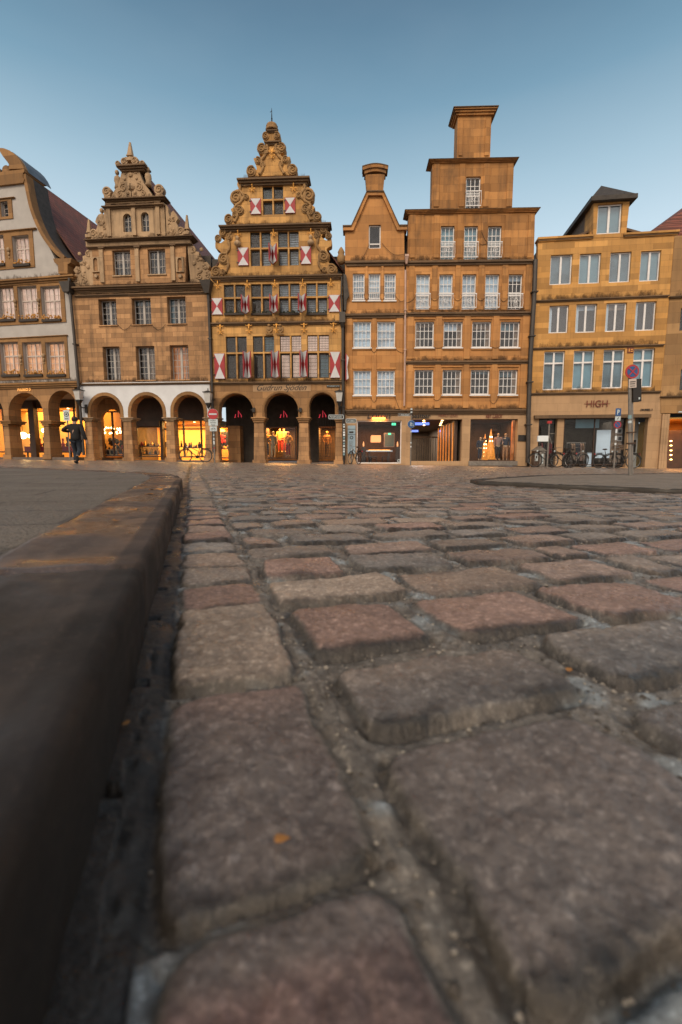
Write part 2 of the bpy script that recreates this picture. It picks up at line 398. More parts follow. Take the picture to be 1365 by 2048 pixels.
def fbm(x, y, s=0, o=4):
    r = 0; a = 1
    for k in range(o): r = r + a*vn(x*2**k, y*2**k, s+k*17); a *= .5
    return r
def stone_tint(i, j, s):
    r = h2(i, j, s); g = h2(i, j, s+1)
    pal = np.array([(.240,.182,.140), (.215,.172,.138), (.228,.166,.132), (.212,.180,.150), (.182,.165,.146), (.252,.200,.155), (.222,.146,.115), (.176,.146,.120)])
    return pal[(r*7.999).astype(int)] * (.84 + .34*g)[:, None]
ROWB = [-.86, -.65, -.44, -.178, .02, .262, .475, .68, .88]
COLB = {-1: (.17, .468, .8), 0: (.19, .525, .868, 1.15), 1: (.178, .43, .745, 1.05, 1.38), 2: (.17, .495, .85, 1.16), 3: (.175, .44, .735, 1.09), -2: (.17, .36, .66)}
def cobbles(x, y):
    """height and colour of the sett paving at world x, y"""
    u, v = touv(x, y)
    far = np.clip(np.hypot(x, y)/14, 0, 1)
    wu = u + .016*fbm(u*9, v*9, 3, 3) + .0035*fbm(u*50, v*50, 4, 2); wv = v + .014*fbm(u*9, v*9, 5, 3) + .0035*fbm(u*50, v*50, 6, 2)
    nr = int(48/.208)
    rb = list(ROWB)
    while rb[-1] < 46: rb.append(rb[-1] + .196 + .03*random.random())
    while rb[0] > -12: rb.insert(0, rb[0] - .196 - .03*random.random())
    k0 = rb.index(-.178); rb = np.array(rb)
    ri = np.clip(np.searchsorted(rb, wv) - 1, 0, len(rb)-2); k = ri - k0
    sj = np.zeros_like(u); se = np.zeros_like(u); si = np.zeros(len(u), int)
    v0 = rb[ri]; v1 = rb[ri+1]
    # column joints of each row
    P = .305; off = .175 + np.where(k % 2 == 0, 0, .155) + .06*(h2(k, 0, 31)-.5)
    q = (wu - off)/P; c = np.floor(q).astype(np.int64)
    lo = off + P*(c + .26*(h2(k, c, 33)-.5)); hi = off + P*(c+1 + .26*(h2(k, c+1, 33)-.5))
    m = wu < lo; hi = np.where(m, lo, hi); c = np.where(m, c-1, c); lo = np.where(m, off + P*(c + .26*(h2(k, c, 33)-.5)), lo)
    m = wu > hi; lo = np.where(m, hi, lo); c = np.where(m, c+1, c); hi = np.where(m, off + P*(c+1 + .26*(h2(k, c+1, 33)-.5)), hi)
    for kk, cb in COLB.items():
        for a, b in zip(cb, cb[1:]):
            m = (k == kk) & (wu >= a) & (wu < b); lo = np.where(m, a, lo); hi = np.where(m, b, hi); c = np.where(m, 900+int(a*100), c)
        m = (k == kk) & (wu >= cb[-1]) & (lo < cb[-1]); lo = np.where(m, cb[-1], lo)
    m = (u > .17) & (lo < .172); lo = np.where(m & (wu > .172), .172, lo)
    # gutter row along the kerb
    G = (wu < .172)
    gb = np.array([-.62, -.312, -.012, .296, .475, .652] + [.652 + .19*(i+1) for i in range(240)]); gb = np.concatenate([np.arange(-12, -.63, .27), gb])
    gi = np.clip(np.searchsorted(gb, wv)-1, 0, len(gb)-2)
    inland = np.zeros(len(u), bool)
    Gz = G & (wu > -.03)
    lo = np.where(Gz, -.006, lo); hi = np.where(Gz, .176, hi); v0 = np.where(Gz, gb[gi], v0); v1 = np.where(Gz, gb[gi+1], v1)
    c = np.where(Gz, -77, c); k = np.where(Gz, gi+5000, k)
    ja = .014 + .016*h2(k, c, 41); jb = .014 + .018*h2(k, c, 42); jc = .012 + .018*h2(k, c, 43); jd = .010 + .014*h2(k, c, 44)
    ja = np.where(Gz, .008, ja); jb = np.where(Gz, .012, jb); jc = np.where(Gz, .009, jc); jd = np.where(Gz, .008, jd)
    # uneven sides: each stone is skewed a little
    tu = (wu-lo)/np.maximum(hi-lo, .01); tv = (wv-v0)/np.maximum(v1-v0, .01)
    sk = np.where(Gz, .3, 1.0)
    ja = ja + sk*.022*(h2(k, c, 45)-.3)*tv; jb = jb + sk*.022*(h2(k, c, 46)-.3)*(1-tv); jc = jc + sk*.024*(h2(k, c, 47)-.4)*tu; jd = jd + sk*.02*(h2(k, c, 48)-.4)*(1-tu)
    du = np.minimum(wu-(lo+ja), (hi-jb)-wu); dv = np.minimum(wv-(v0+jc), (v1-jd)-wv)
    rr = .026
    qx = rr-du; qy = rr-dv
    d = rr - (np.hypot(np.maximum(qx, 0), np.maximum(qy, 0)) + np.minimum(np.maximum(qx, qy), 0)) 
    low = (wv-(v0+jc)) < (v1-jd)-wv
    left = (wu-(lo+ja)) < (hi-jb)-wu
    t = np.clip(d/.012, 0, 1); prof = np.sqrt(1-(1-t)**2)
    dome = np.clip(d/.06, 0, 1); dome = dome*(2-dome)
    depth = .0055 + .005*h2(k, c, 51)
    tilt = (tu-.5)*.014*(h2(k, c, 52)-.5) + (tv-.5)*.014*(h2(k, c, 53)-.5)
    lump = .0045*fbm(u*17, v*17, 61, 4) + .0024*fbm(u*110, v*110, 62, 3) - .004*np.clip(fbm(u*38, v*38, 66, 3)-.28, 0, 1)
    jn = fbm(u*14, v*14, 71, 3)
    joint = -depth + .009*(jn+.1) + .004*fbm(u*70, v*70, 72, 2)
    trench = np.where(low & (dv < du+.01), 1.0, np.where(left & (du < dv), .6, .15))
    joint = joint - .009*trench*np.exp(-((d+.006)/.0075)**2)
    top = .002*dome + tilt + lump*1.2 + .010*(h2(k, c, 54)-.5)
    z = joint + (top-joint)*prof
    z = np.maximum(z, joint)
    col = stone_tint(k, c, 81) * (1 + .35*fbm(u*11, v*11, 63, 4))[:, None]
    grey = np.clip((.0 - v)/.1, 0, 1)[:, None]*.75; col = col*(1-grey) + grey*np.array((.092, .086, .080))*(1 + .5*fbm(u*23, v*23, 64, 3))[:, None]  # near setts grey; darkening towards the frame edge is put into the colour
    red = (np.clip((-.345-v)/.02, 0, 1)*(u < .2)*(u > 0))[:, None]; col = col*(1-red*.7) + red*.7*np.array((.125, .070, .058))*(1+.9*fbm(u*16, v*16, 65, 3))[:, None]
    jc_ = np.array((.128, .112, .092)); lime = np.array((.22, .24, .24))
    lf = np.clip((jn-.10)*4.5, 0, 1)[:, None] * np.clip((-d)/.008+.4, 0, 1)[:, None]
    jcol = jc_*(1+.5*fbm(u*60, v*60, 73, 2))[:, None]*(1-lf) + lime*lf
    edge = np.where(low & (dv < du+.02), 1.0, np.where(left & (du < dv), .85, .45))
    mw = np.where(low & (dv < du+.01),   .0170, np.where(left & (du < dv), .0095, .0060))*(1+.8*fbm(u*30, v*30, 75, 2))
    moss_shade = (edge*np.exp(-((d-np.where(low & (dv < du+.01), .005, -.003))/np.maximum(mw, .002))**2)*np.clip(.85+1.5*fbm(u*9, v*9, 74, 2), 0, 1))[:, None]  # moss in the crevices, plus shade painted on the camera-facing stone sides
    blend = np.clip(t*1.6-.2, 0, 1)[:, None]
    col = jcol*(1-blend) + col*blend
    col = col*(1-.93*moss_shade) + .93*moss_shade*np.array((.020, .015, .009))
    chan = (np.clip((.002-u)/.006, 0, 1)*np.clip((u+.08)/.01, 0, 1))[:, None]; col = col*(1-chan*.88) + chan*.88*np.array((.020, .017, .013))
    z = np.where(u < -.004, np.minimum(z, -.007), z)
    cobbles.prof = prof
    # a few large lumps in the street
    z = z + .03*fbm(x*.5, y*.5, 91, 2)*np.clip((np.hypot(x, y)-1.2)/5, 0, 1)
    return z, np.clip(col, 0.004, 1)
def fan_mesh(name, r0, r1, ang, na, k0, k1, oy):
    rs = [r0]
    while rs[-1] < r1: rs.append(rs[-1] + k0 + k1*rs[-1])
    rs = np.array(rs); th = np.linspace(-ang, ang, na)
    RR, TT = np.meshgrid(rs, th, indexing='ij')
    x = (RR*np.sin(TT)).ravel(); y = (RR*np.cos(TT)).ravel() + oy
    z, col = cobbles(x, y); z = z - TILT*x - .004
    nr = len(rs); idx = np.arange(nr*na).reshape(nr, na)
    q = np.stack([idx[:-1, :-1], idx[:-1, 1:], idx[1:, 1:], idx[1:, :-1]], -1).reshape(-1, 4)[:, ::-1]
    me = bpy.data.meshes.new(name); me.vertices.add(len(x)); me.vertices.foreach_set('co', np.stack([x, y, z], 1).ravel())
    me.loops.add(len(q)*4); me.loops.foreach_set('vertex_index', q.ravel()); me.polygons.add(len(q))
    me.polygons.foreach_set('loop_start', np.arange(0, len(q)*4, 4)); me.polygons.foreach_set('loop_total', np.full(len(q), 4))
    me.update(); me.validate()
    me.polygons.foreach_set('use_smooth', [True]*len(me.polygons))
    at_ = me.color_attributes.new('stone', 'FLOAT_COLOR', 'POINT'); c4 = np.ones((len(x), 4)); c4[:, :3] = col
    at_.data.foreach_set('color', c4.ravel())
    o = bpy.data.objects.new(name, me); sc.collection.objects.link(o); return o
def sett_mat():
    m, t, b = newmat('granite_setts')
    a = N(t, 'ShaderNodeAttribute'); a.attribute_name = 'stone'
    co = N(t, 'ShaderNodeTexCoord').outputs['Object']
    g1 = noise(t, co, 95, 5, .8); g2 = noise(t, co, 30, 7, .75); g3 = noise(t, co, 7, 4)
    col = mix(t, ramp(t, g2, .25, .75, 0, 1), mix(t, 1.0, a.outputs[0], (.62, .62, .64), 'MULTIPLY'), mix(t, 1.0, a.outputs[0], (1.42, 1.38, 1.34), 'MULTIPLY'))
    col = mix(t, ramp(t, g1, .53, .66, 0, .6), col, mix(t, 1.0, a.outputs[0], (3.0, 3.1, 3.2), 'MULTIPLY')); col = mix(t, ramp(t, g1, .46, .30, 0, .75), col, mix(t, 1.0, a.outputs[0], (.22, .2, .18), 'MULTIPLY'))
    L(t, col, b.inputs['Base Color'])
    L(t, ramp(t, g3, .35, .65, .24, .52), b.inputs['Roughness']); b.inputs['Specular IOR Level'].default_value = .6
    ad = N(t, 'ShaderNodeMath', operation='MULTIPLY_ADD'); L(t, g1, ad.inputs[0]); ad.inputs[1].default_value = .35; L(t, g2, ad.inputs[2])
    bump(t, ad.outputs[0], b, .8, .006); MATS['setts'] = m; return m
road = fan_mesh('road', .16, 36, R(66), 720, .0014, .0058, -.06); road.data.materials.append(sett_mat()); tag(road, kind='structure')
def far_sett():
    m, t, b = newmat('far_paving')
    co = N(t, 'ShaderNodeTexCoord').outputs['Object']
    br = N(t, 'ShaderNodeTexBrick'); L(t, co, br.inputs['Vector']); br.inputs['Scale'].default_value = 1; br.inputs['Brick Width'].default_value = .3; br.inputs['Row Height'].default_value = .2; br.inputs['Mortar Size'].default_value = .02
    br.inputs['Color1'].default_value = (.16, .12, .1, 1); br.inputs['Color2'].default_value = (.12, .1, .09, 1); br.inputs['Mortar'].default_value = (.05, .04, .03, 1)
    L(t, br.outputs[0], b.inputs['Base Color']); b.inputs['Roughness'].default_value = .6
    bump(t, noise(t, co, 9), b, .4, .02); return m
gr_ = np.random.RandomState(4); gu = gr_.uniform(.0, 1.9, 26000); gv = gr_.uniform(-.5, 2.2, 26000); gx, gy = toxy(gu, gv)
gzv, _ = cobbles(gx, gy); keep = (cobbles.prof < .25); gx, gy, gzv = gx[keep][:7000], gy[keep][:7000], gzv[keep][:7000]
gb = MB(); gb.mat(plain('pale_grit', (.26, .23, .19), .8, var=.5, scale=300)); gb.mat(plain('dark_grit', (.06, .05, .04), .8, var=.5, scale=300))
for i in range(len(gx)):
    gb.cur = int(gr_.rand() < .45); r_ = gr_.uniform(.0008, .0030)*(1 if gr_.rand() < .93 else 1.8); c_ = Vector((gx[i], gy[i], gzv[i]-TILT*gx[i]-.004+r_*.3)); a0_ = gr_.uniform(0, 6)
    rg = [gb.bm.verts.new(c_ + Vector((math.cos(a0_+k*1.2566), math.sin(a0_+k*1.2566), gr_.uniform(-.2, .2)))*r_*gr_.uniform(.7, 1.2)) for k in range(5)]
    tp = gb.bm.verts.new(c_+Vector((0, 0, r_*.7))); 
    for k in range(5): gb._f([rg[k], rg[(k+1) % 5], tp])
    gb._f(rg[::-1])
tag(gb.build('grit'), 'loose sand and grit lying in the joints of the setts', 'grit', kind='stuff')
g = MB()
for (a, b, c, d) in ((-600, 600, -600, 900),):
    v = [g.bm.verts.new((x, y, gz(max(-60, min(60, x))) - .07)) for x, y in ((-600, -600), (-60, -600), (60, -600), (600, -600), (600, 900), (60, 900), (-60, 900), (-600, 900))]
    for q in ((0, 1, 6, 7), (1, 2, 5, 6), (2, 3, 4, 5)): g._f([v[i] for i in q])
tag(g.build('ground', far_sett()), kind='structure')

# ------------------------------------------------------------------ kerbs and pavements
def kerb_mat(name, col, rough, wet=.5):
    m, t, b = newmat(name)
    co = N(t, 'ShaderNodeTexCoord').outputs['Object']
    g1 = noise(t, co, 150, 3, .7); g2 = noise(t, co, 9, 6, .65); g3 = noise(t, mapping(t, co, (1, 1, 3)), 3, 5)
    c = mix(t, ramp(t, g2, .3, .7), tuple(k*.6 for k in col), tuple(k*1.4 for k in col))
    c = mix(t, ramp(t, g3, .5, .7, 0, .6), c, (.035, .030, .024))
    c = mix(t, ramp(t, g1, .56, .72, 0, .45), c, tuple(k*3.2 for k in col))
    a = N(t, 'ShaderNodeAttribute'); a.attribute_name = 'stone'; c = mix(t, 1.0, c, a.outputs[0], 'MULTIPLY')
    L(t, c, b.inputs['Base Color'])
    b.inputs['Specular IOR Level'].default_value = .35
    inv = N(t, 'ShaderNodeMath', operation='MULTIPLY_ADD'); sa = N(t, 'ShaderNodeSeparateColor'); L(t, a.outputs[0], sa.inputs[0]); L(t, sa.outputs[0], inv.inputs[0]); inv.inputs[1].default_value = -.5; inv.inputs[2].default_value = .5
    rs_ = N(t, 'ShaderNodeMath', operation='ADD'); L(t, inv.outputs[0], rs_.inputs[0]); L(t, ramp(t, g3, .38, .62, rough-.16, rough+.34), rs_.inputs[1]); rs_.use_clamp = True
    L(t, rs_.outputs[0], b.inputs['Roughness'])
    ad = N(t, 'ShaderNodeMath', operation='MULTIPLY_ADD'); L(t, g1, ad.inputs[0]); ad.inputs[1].default_value = .2; L(t, g2, ad.inputs[2])
    bump(t, ad.outputs[0], b, .35, .006); return m
def sweep_kerb(path, width, h, name, mat, jl=1.0, base=-.06, tones=None):
    """kerbstones swept along path; the arris follows the path, the body lies on its left"""
    P = [Vector(p) for p in path]; dense = []
    for a, b in zip(P, P[1:]):
        n = max(1, int((b-a).length/.02)) if (a.length < 2.5) else max(1, int((b-a).length/.06))
        dense += [a + (b-a)*i/n for i in range(n)]
    dense.append(P[-1]); n = len(dense); prof = []
    r = .015
    for z in np.linspace(base, h-r, 10): prof.append((0.0, z, 1))
    for a in np.linspace(0, math.pi/2, 8)[1:]: prof.append((-(r - r*math.cos(a)), h - r + r*math.sin(a), 1))
    for x in np.linspace(-r, -width, 26)[1:]: prof.append((x, h, 1))
    for z in (h-.03, base): prof.append((-width, z, 0))
    X = np.zeros((n, len(prof), 3)); s = 0
    for i, p in enumerate(dense):
        t = (dense[min(i+1, n-1)] - dense[max(i-1, 0)]).normalized(); nrm = Vector((t.y, -t.x))
        if i: s += (dense[i]-dense[i-1]).length
        ju = abs((s + .0) % jl - jl/2); ju = jl/2 - ju   # distance to the joint
        for j, (x, z, f) in enumerate(prof):
            q = p + nrm*x
            X[i, j] = (q.x, q.y, z); 
            if ju < .014 and z > base+.02 and f:
                e = 1 - ju/.014; X[i, j, 0] -= nrm.x*.012*e*(x > -.04); X[i, j, 1] -= nrm.y*.012*e*(x > -.04); X[i, j, 2] -= .014*e
        
    fl = X.reshape(-1, 3)
    lum = .006*fbm(fl[:, 0]*7+fl[:, 2]*5, fl[:, 1]*7, 101, 4) + .002*fbm(fl[:, 0]*50+fl[:, 2]*50, fl[:, 1]*50, 102, 3)
    fl[:, 2] += np.where(fl[:, 2] > base+.01, lum*1.6, 0); fl[:, 0] += lum; fl[:, 1] += lum*.5
    fl[:, 2] += -TILT*fl[:, 0]
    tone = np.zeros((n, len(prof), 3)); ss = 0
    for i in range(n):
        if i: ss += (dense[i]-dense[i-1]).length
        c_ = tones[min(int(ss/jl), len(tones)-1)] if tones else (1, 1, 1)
        for j, (x, z, f) in enumerate(prof): tone[i, j] = c_ if x < -.045 else (tuple(k*.6 for k in c_) if x < -.012 else tuple(k*.45 for k in c_))  # arris and face darkened: shade put into the stone colour
    m = len(prof); idx = np.arange(n*m).reshape(n, m)
    q = np.stack([idx[:-1, :-1], idx[1:, :-1], idx[1:, 1:], idx[:-1, 1:]], -1).reshape(-1, 4)
    me = bpy.data.meshes.new(name); me.from_pydata(fl.tolist(), [], q.tolist()); me.update()
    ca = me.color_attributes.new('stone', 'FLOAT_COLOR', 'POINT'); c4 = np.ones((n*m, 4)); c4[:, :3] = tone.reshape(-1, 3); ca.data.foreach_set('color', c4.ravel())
    bm = bmesh.new(); bm.from_mesh(me); bmesh.ops.recalc_face_normals(bm, faces=bm.faces)
    up = sum(f.normal.z*f.calc_area() for f in bm.faces)
    if up < 0: bmesh.ops.reverse_faces(bm, faces=bm.faces)
    bm.to_mesh(me); bm.free()
    me.polygons.foreach_set('use_smooth', [True]*len(me.polygons)); me.materials.append(mat)
    o = bpy.data.objects.new(name, me); sc.collection.objects.link(o); return tag(o, kind='structure')
KH = .10
path = [Vector(toxy(-.045, v)) for v in np.concatenate([np.arange(-1.77, 3.3, .4), [3.45]])]
farp = [ground(x, y, KH).to_2d() for x, y in ((330, 946.2), (150, 938.5), (0, 932.8), (-300, 926))]
c0 = path[-1]; c1 = Vector(toxy(-.045, 3.95)); c2 = farp[0]
for i in range(1, 12):
    s = i/12; path.append(c0*(1-s)**2 + c1*2*s*(1-s) + c2*s**2)
path += farp
sweep_kerb([p for p in path], .25, KH, 'kerb', kerb_mat('wet_brown_kerb_granite', (.085, .055, .038), .26), tones=[(.42, .45, .46), (.42, .45, .46), (1, 1, 1), (.9, .95, 1), (1.1, 1, .9), (.8, .8, .85), (1, 1, 1)])  # nearest kerbstones darker: corner shade put into their tone
def slab_paving(name, col):
    m, t, b = newmat(name)
    co = N(t, 'ShaderNodeTexCoord').outputs['Object']
    mp = N(t, 'ShaderNodeMapping'); L(t, co, mp.inputs[0]); mp.inputs['Rotation'].default_value = (0, 0, R(-18)); 
    br = N(t, 'ShaderNodeTexBrick'); L(t, mp.outputs[0], br.inputs['Vector']); br.inputs['Scale'].default_value = 1; br.inputs['Brick Width'].default_value = .7; br.inputs['Row Height'].default_value = .35; br.inputs['Mortar Size'].default_value = .008
    br.inputs['Color1'].default_value = (*col, 1); br.inputs['Color2'].default_value = (*[c*.8 for c in col], 1); br.inputs['Mortar'].default_value = (.03, .026, .02, 1)
    g = noise(t, co, 60, 4, .7); g2 = noise(t, co, 2.2, 5)
    bc = mix(t, ramp(t, noise(t, co, 3.5, 4), .35, .65, .25, 1), tuple(k*.9 for k in col), br.outputs[0]); c = mix(t, ramp(t, g, .3, .7, 0, .6), bc, tuple(k*.45 for k in col)); c = mix(t, ramp(t, g2, .45, .7, 0, .4), c, tuple(k*.5 for k in col))
    L(t, c, b.inputs['Base Color']); L(t, ramp(t, g2, .35, .6, .6, .95), b.inputs['Roughness'])
    h = N(t, 'ShaderNodeMath', operation='SUBTRACT'); L(t, g, h.inputs[0]); L(t, br.outputs['Fac'], h.inputs[1]); h2_ = N(t, 'ShaderNodeMath', operation='MULTIPLY_ADD'); L(t, noise(t, co, 14, 4, .7), h2_.inputs[0]); h2_.inputs[1].default_value = 1.6; L(t, h.outputs[0], h2_.inputs[2]); bump(t, h2_.outputs[0], b, .9, .014); return m
def pave(name, pts, z, mat, zb=-.1):
    b = MB(); n = len(pts)
    top = [b.bm.verts.new((p[0], p[1], gz(p[0]) + z)) for p in pts]; bot = [b.bm.verts.new((p[0], p[1], gz(p[0]) + zb)) for p in pts]
    b._f(top)
    for i in range(n): b._f([top[i], bot[i], bot[(i+1) % n], top[(i+1) % n]])
    return tag(b.build(name, mat), kind='structure')
inner = []
for i, p in enumerate(path):
    t = (path[min(i+1, len(path)-1)] - path[max(i-1, 0)]).normalized(); inner.append(p + Vector((t.y, -t.x))*-.257)
inner = [p for i, p in enumerate(inner)]
corner = Vector(toxy(-9, -1.6))
pave('pavement', [tuple(p) for p in inner] + [(-25, 4), (-25, -1), tuple(corner)], KH-.004, slab_paving('grey_pavement_slabs', (.185, .150, .115)))
# right-hand island
IH = .038
ip = [ground(x, y, IH).to_2d() for x, y in ((2000, 1003), (1365, 978), (1150, 969.5), (1020, 963.8), (985, 962.2))]
tip = ground(965, 960.0, IH).to_2d(); e1 = ground(1010, 956.0, IH).to_2d(); e2 = ground(1100, 950.5, IH).to_2d(); e3 = ground(1365, 946.5, IH).to_2d(); e4 = ground(2100, 946.5, IH).to_2d()
ip += [tip, e1, e2, e3, e4]
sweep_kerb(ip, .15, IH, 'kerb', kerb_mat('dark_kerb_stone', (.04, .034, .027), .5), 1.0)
inn = []
for i, p in enumerate(ip):
    t = (ip[min(i+1, len(ip)-1)] - ip[max(i-1, 0)]).normalized(); inn.append(p + Vector((t.y, -t.x))*-.13)
pave('traffic_island', [tuple(p) for p in inn], IH-.004, slab_paving('brown_grey_island_slabs', (.27, .22, .17)))

# ------------------------------------------------------------------ facade frame
class Facade:
    def __init__(s, name, xa, da, xb, db, label, raise_=0.0):
        A = at(xa, 925, da); B = at(xb, 925, db)
        s.A = Vector((A.x, A.y)); s.t = (Vector((B.x, B.y)) - s.A); s.W = s.t.length; s.t.normalize(); s.n = Vector((-s.t.y, s.t.x))
        s.zb = gz((A.x+B.x)/2) + raise_
        s.root = thing(name, (A.x, A.y, s.zb), label, 'building', math.atan2(s.t.y, s.t.x))
        s.holes = []; s.name = name; s.rnd = random.Random(int(xa)+99)
    def p(s, px, py, off=0.0):
        d = ray(px, py); o = s.A + s.n*off
        k = (o.dot(s.n)) / Vector((d.x, d.y)).dot(s.n)
        q = Vector((d.x, d.y))*k - s.A
        return q.dot(s.t), CAMH + d.z*k - s.zb
    def rect(s, x0, y0, x1, y1, off=0.0):
        ym, xm = (y0+y1)/2, (x0+x1)/2
        return s.p(x0, ym, off)[0], s.p(x1, ym, off)[0], s.p(xm, y1, off)[1], s.p(xm, y0, off)[1]
    def world(s, lx, ly, lz=0.0):
        q = s.A + s.t*lx + s.n*ly; return Vector((q.x, q.y, s.zb + lz))
    def window(s, r, cols=2, rows=3, frame='white_frame', back='room_dark', glass='glass', rec=.16, fw=.055, mw=.022, mull=0.0, transom=None, tw=.06,
               curtain=None, sill=None, th=.35, px=True, arch=False, openr=False, hole=True, mats_split=None):
        x0, x1, z0, z1 = s.rect(*r) if px else r
        if hole:
            if arch:
                rad = (x1-x0)/2; n = 10
                s.holes.append([(x0, z0), (x1, z0)] + [((x0+x1)/2 + rad*math.cos(a), z1-rad+rad*math.sin(a)) for a in np.linspace(0, math.pi, n)])
            else: s.holes.append([(x0, z0), (x1, z0), (x1, z1), (x0, z1)])
        b = MB().mat(frame); f0, f1 = rec, rec+.06
        b.box(x0+.002, x0+fw, f0, f1, z0+.002, z1-.002); b.box(x1-fw, x1-.002, f0, f1, z0+.002, z1-.002)
        b.box(x0+fw, x1-fw, f0, f1, z0+.002, z0+fw*1.3); b.box(x0+fw, x1-fw, f0, f1, z1-fw, z1-.002)
        xs = [x0+fw + (x1-x0-2*fw)*i/cols for i in range(1, cols)]
        zi0, zi1 = z0+fw*1.3, z1-fw
        for x in xs: b.box(x-mw/2, x+mw/2, f0+.012, f1-.012, zi0, zi1)
        for i in range(1, rows):
            z = zi0 + (zi1-zi0)*i/rows; b.box(x0+fw, x1-fw, f0+.014, f1-.014, z-mw/2, z+mw/2)
        if mull: xm = (x0+x1)/2; b.box(xm-mull/2, xm+mull/2, f0-.008, f1-.004, zi0, zi1)
        if transom is not None: zt = z0 + (z1-z0)*transom; b.box(x0+fw, x1-fw, f0-.012, f1-.002, zt-tw/2, zt+tw/2)
        o = b.build('window', None, s.root)
        MB().mat(glass).box(x0+fw*.5, x1-fw*.5, f0+.026, f0+.032, z0+fw*.5, z1-fw*.5).build('pane', None, o)
        if back == 'blind_white': back = s.rnd.choice(['blind_white', 'blind_white_b', 'blind_white_c'])
        elif back == 'blind_teal': back = s.rnd.choice(['blind_teal', 'blind_teal', 'blind_teal_b'])  # teal pane backing, no blind: the sky's reflection is put into its colour
        dk = back in ('room_dark', 'room_orange')
        yb = th+.25 if dk else f1+.06
        if dk: MB().mat(back).box(x0-.25, x1+.25, yb, yb+.04, z0-.25, z1+.25).build('room_wall', None, o)
        else: MB().mat(back).box(x0+.01, x1-.01, yb, yb+.03, z0+.01, z1-.01).build('blind', None, o)
        if dk and px and s.rnd.random() < .45:    # a blind part way down, each at its own height
            f_ = s.rnd.uniform(.12, .5); MB().mat(s.rnd.choice(['blind_teal_b', 'blind_white_b', 'curtain_tan'])).box(x0+.02, x1-.02, f1+.10, f1+.12, z1-(z1-z0)*f_, z1-.02).build('blind', None, o)
        if dk and not curtain and px and s.rnd.random() < .4: curtain = ('curtain_tan' if s.rnd.random() < .5 else 'blind_teal_b', 0.0, .22) if s.rnd.random() < .5 else ('curtain_tan', .78, 1.0)
        if curtain:
            cm, a, c = curtain; w = x1-x0; cb = MB().mat(cm); n = 10
            for i in range(n):
                xa = x0+w*(a+(c-a)*i/n); xb = x0+w*(a+(c-a)*(i+1)/n); cb.box(xa, xb, f1+.04+.02*(i % 2), f1+.07+.02*(i % 2), z0+.02, z1-.02)
            cb.build('curtain', None, o)
        if sill:
            MB().mat(sill).box(x0-.05, x1+.05, -.07, rec, z0-.07, z0-.003).build('sill', None, o, bevel=.01)
        return o, (x0, x1, z0, z1)
    def ledge(s, x0, y0, x1, y1, h=.25, proj=.25, mat='dark_ledge', name='cornice', steps=3, back=.3, grime=.34):
        """moulded cornice; (x0,y0)-(x1,y1): its top edge ends in the photo"""
        a, za = s.p(x0, y0, -proj); c, zc = s.p(x1, y1, -proj); z = (za+zc)/2
        b = MB().mat(mat)
        for i in range(steps):
            p = proj*(steps-i)/steps; hh = h/steps
            b.box(a+(proj-p)*.8, c-(proj-p)*.8, -p, back, z-hh*(i+1)+(.0 if i == steps-1 else -.001), z-hh*i)
        b.build(name, None, s.root, bevel=.012)
        if name in ('cornice', 'string_course') and c-a > 2.5 and grime:
            MB().mat('grime').box(a+.3, c-.3, -.0045, -.0025, z+.003, z+grime).build('grime_stain', None, s.root)
        return z
    def wall(s, outline, mat, y0=0.0, y1=.35, name='wall', px=True, extra=()):
        o = [s.p(*q) for q in outline] if px else outline
        xs = [q[0] for q in o]; zs = [q[1] for q in o]
        inside = [h for h in s.holes if min(p[0] for p in h) > min(xs) and max(p[0] for p in h) < max(xs) and min(p[1] for p in h) > min(zs) and max(p[1] for p in h) < max(zs)]
        s.holes = [h for h in s.holes if h not in inside]
        return MB().mat(mat).slab(o, inside + list(extra), y0, y1).build(name, None, s.root)
    def body(s, z0, z1, d=11, mat='roof_dark', x0=0.05, x1=None, y0=1.0):
        MB().mat(mat).box(x0, (x1 or s.W)-.05, y0, d, z0, z1).build('side_wall', None, s.root)
    def gable_roof(s, xl, xr, ze, xm, zr, y0=.3, y1=11, mat='roof_red', t=.12):
        b = MB().mat(mat)
        for (xa, za, xb, zb_) in ((xl, ze, xm, zr), (xm, zr, xr, ze)):
            b.slab([(xa, za), (xb, zb_), (xb, zb_+t), (xa, za+t)], [], y0, y1)
        return b.build('roof', None, s.root)
    def panel(s, r, mat, proud=.06, name='pilaster', y1=.02):
        x0, x1, z0, z1 = s.rect(*r); return MB().mat(mat).box(x0, x1, -proud, y1, z0, z1).build(name, None, s.root, bevel=.012)
    def anchor(s, px, py, h=.75):
        x, z = s.p(px, py); b = MB().mat('gold'); y = -.1
        b.tube([(x, y, z-h*.36), (x, y, z+h*.36)], .032, 6)
        for sx in (-1, 1):
            for sz in (-1, 1):
                pts = []
                for i in range(9):
                    a = math.pi*(.5+1.35*i/8)
                    pts.append((x + sx*(.11 + .085*math.cos(a)), y, z + sz*(h*.40 + .085*math.sin(a)-.03)))
                b.tube(pts, .023, 5)
        b.ball((x, y-.02, z), .045, 6)
        return b.build('wall_anchor', None, s.root, smooth=True)
    def pipe(s, pts, r=.06, mat='dark_pipe', y=-.12, name='downpipe'):
        P = [s.p(*q, y) for q in pts]; b = MB().mat(mat).tube([(q[0], y, q[1]) for q in P], r, 8)
        n = max(2, int(abs(P[0][1]-P[-1][1])/2.2))
        for i in range(1, n):
            k = i/n*(len(P)-1); a = P[int(k)]; c = P[min(int(k)+1, len(P)-1)]; f = k-int(k)
            x, z = a[0]+(c[0]-a[0])*f, a[1]+(c[1]-a[1])*f
            b.box(x-r*1.3, x+r*1.3, y-r*1.3, .02, z-.03, z+.03)
        return b.build(name, None, s.root, smooth=False)
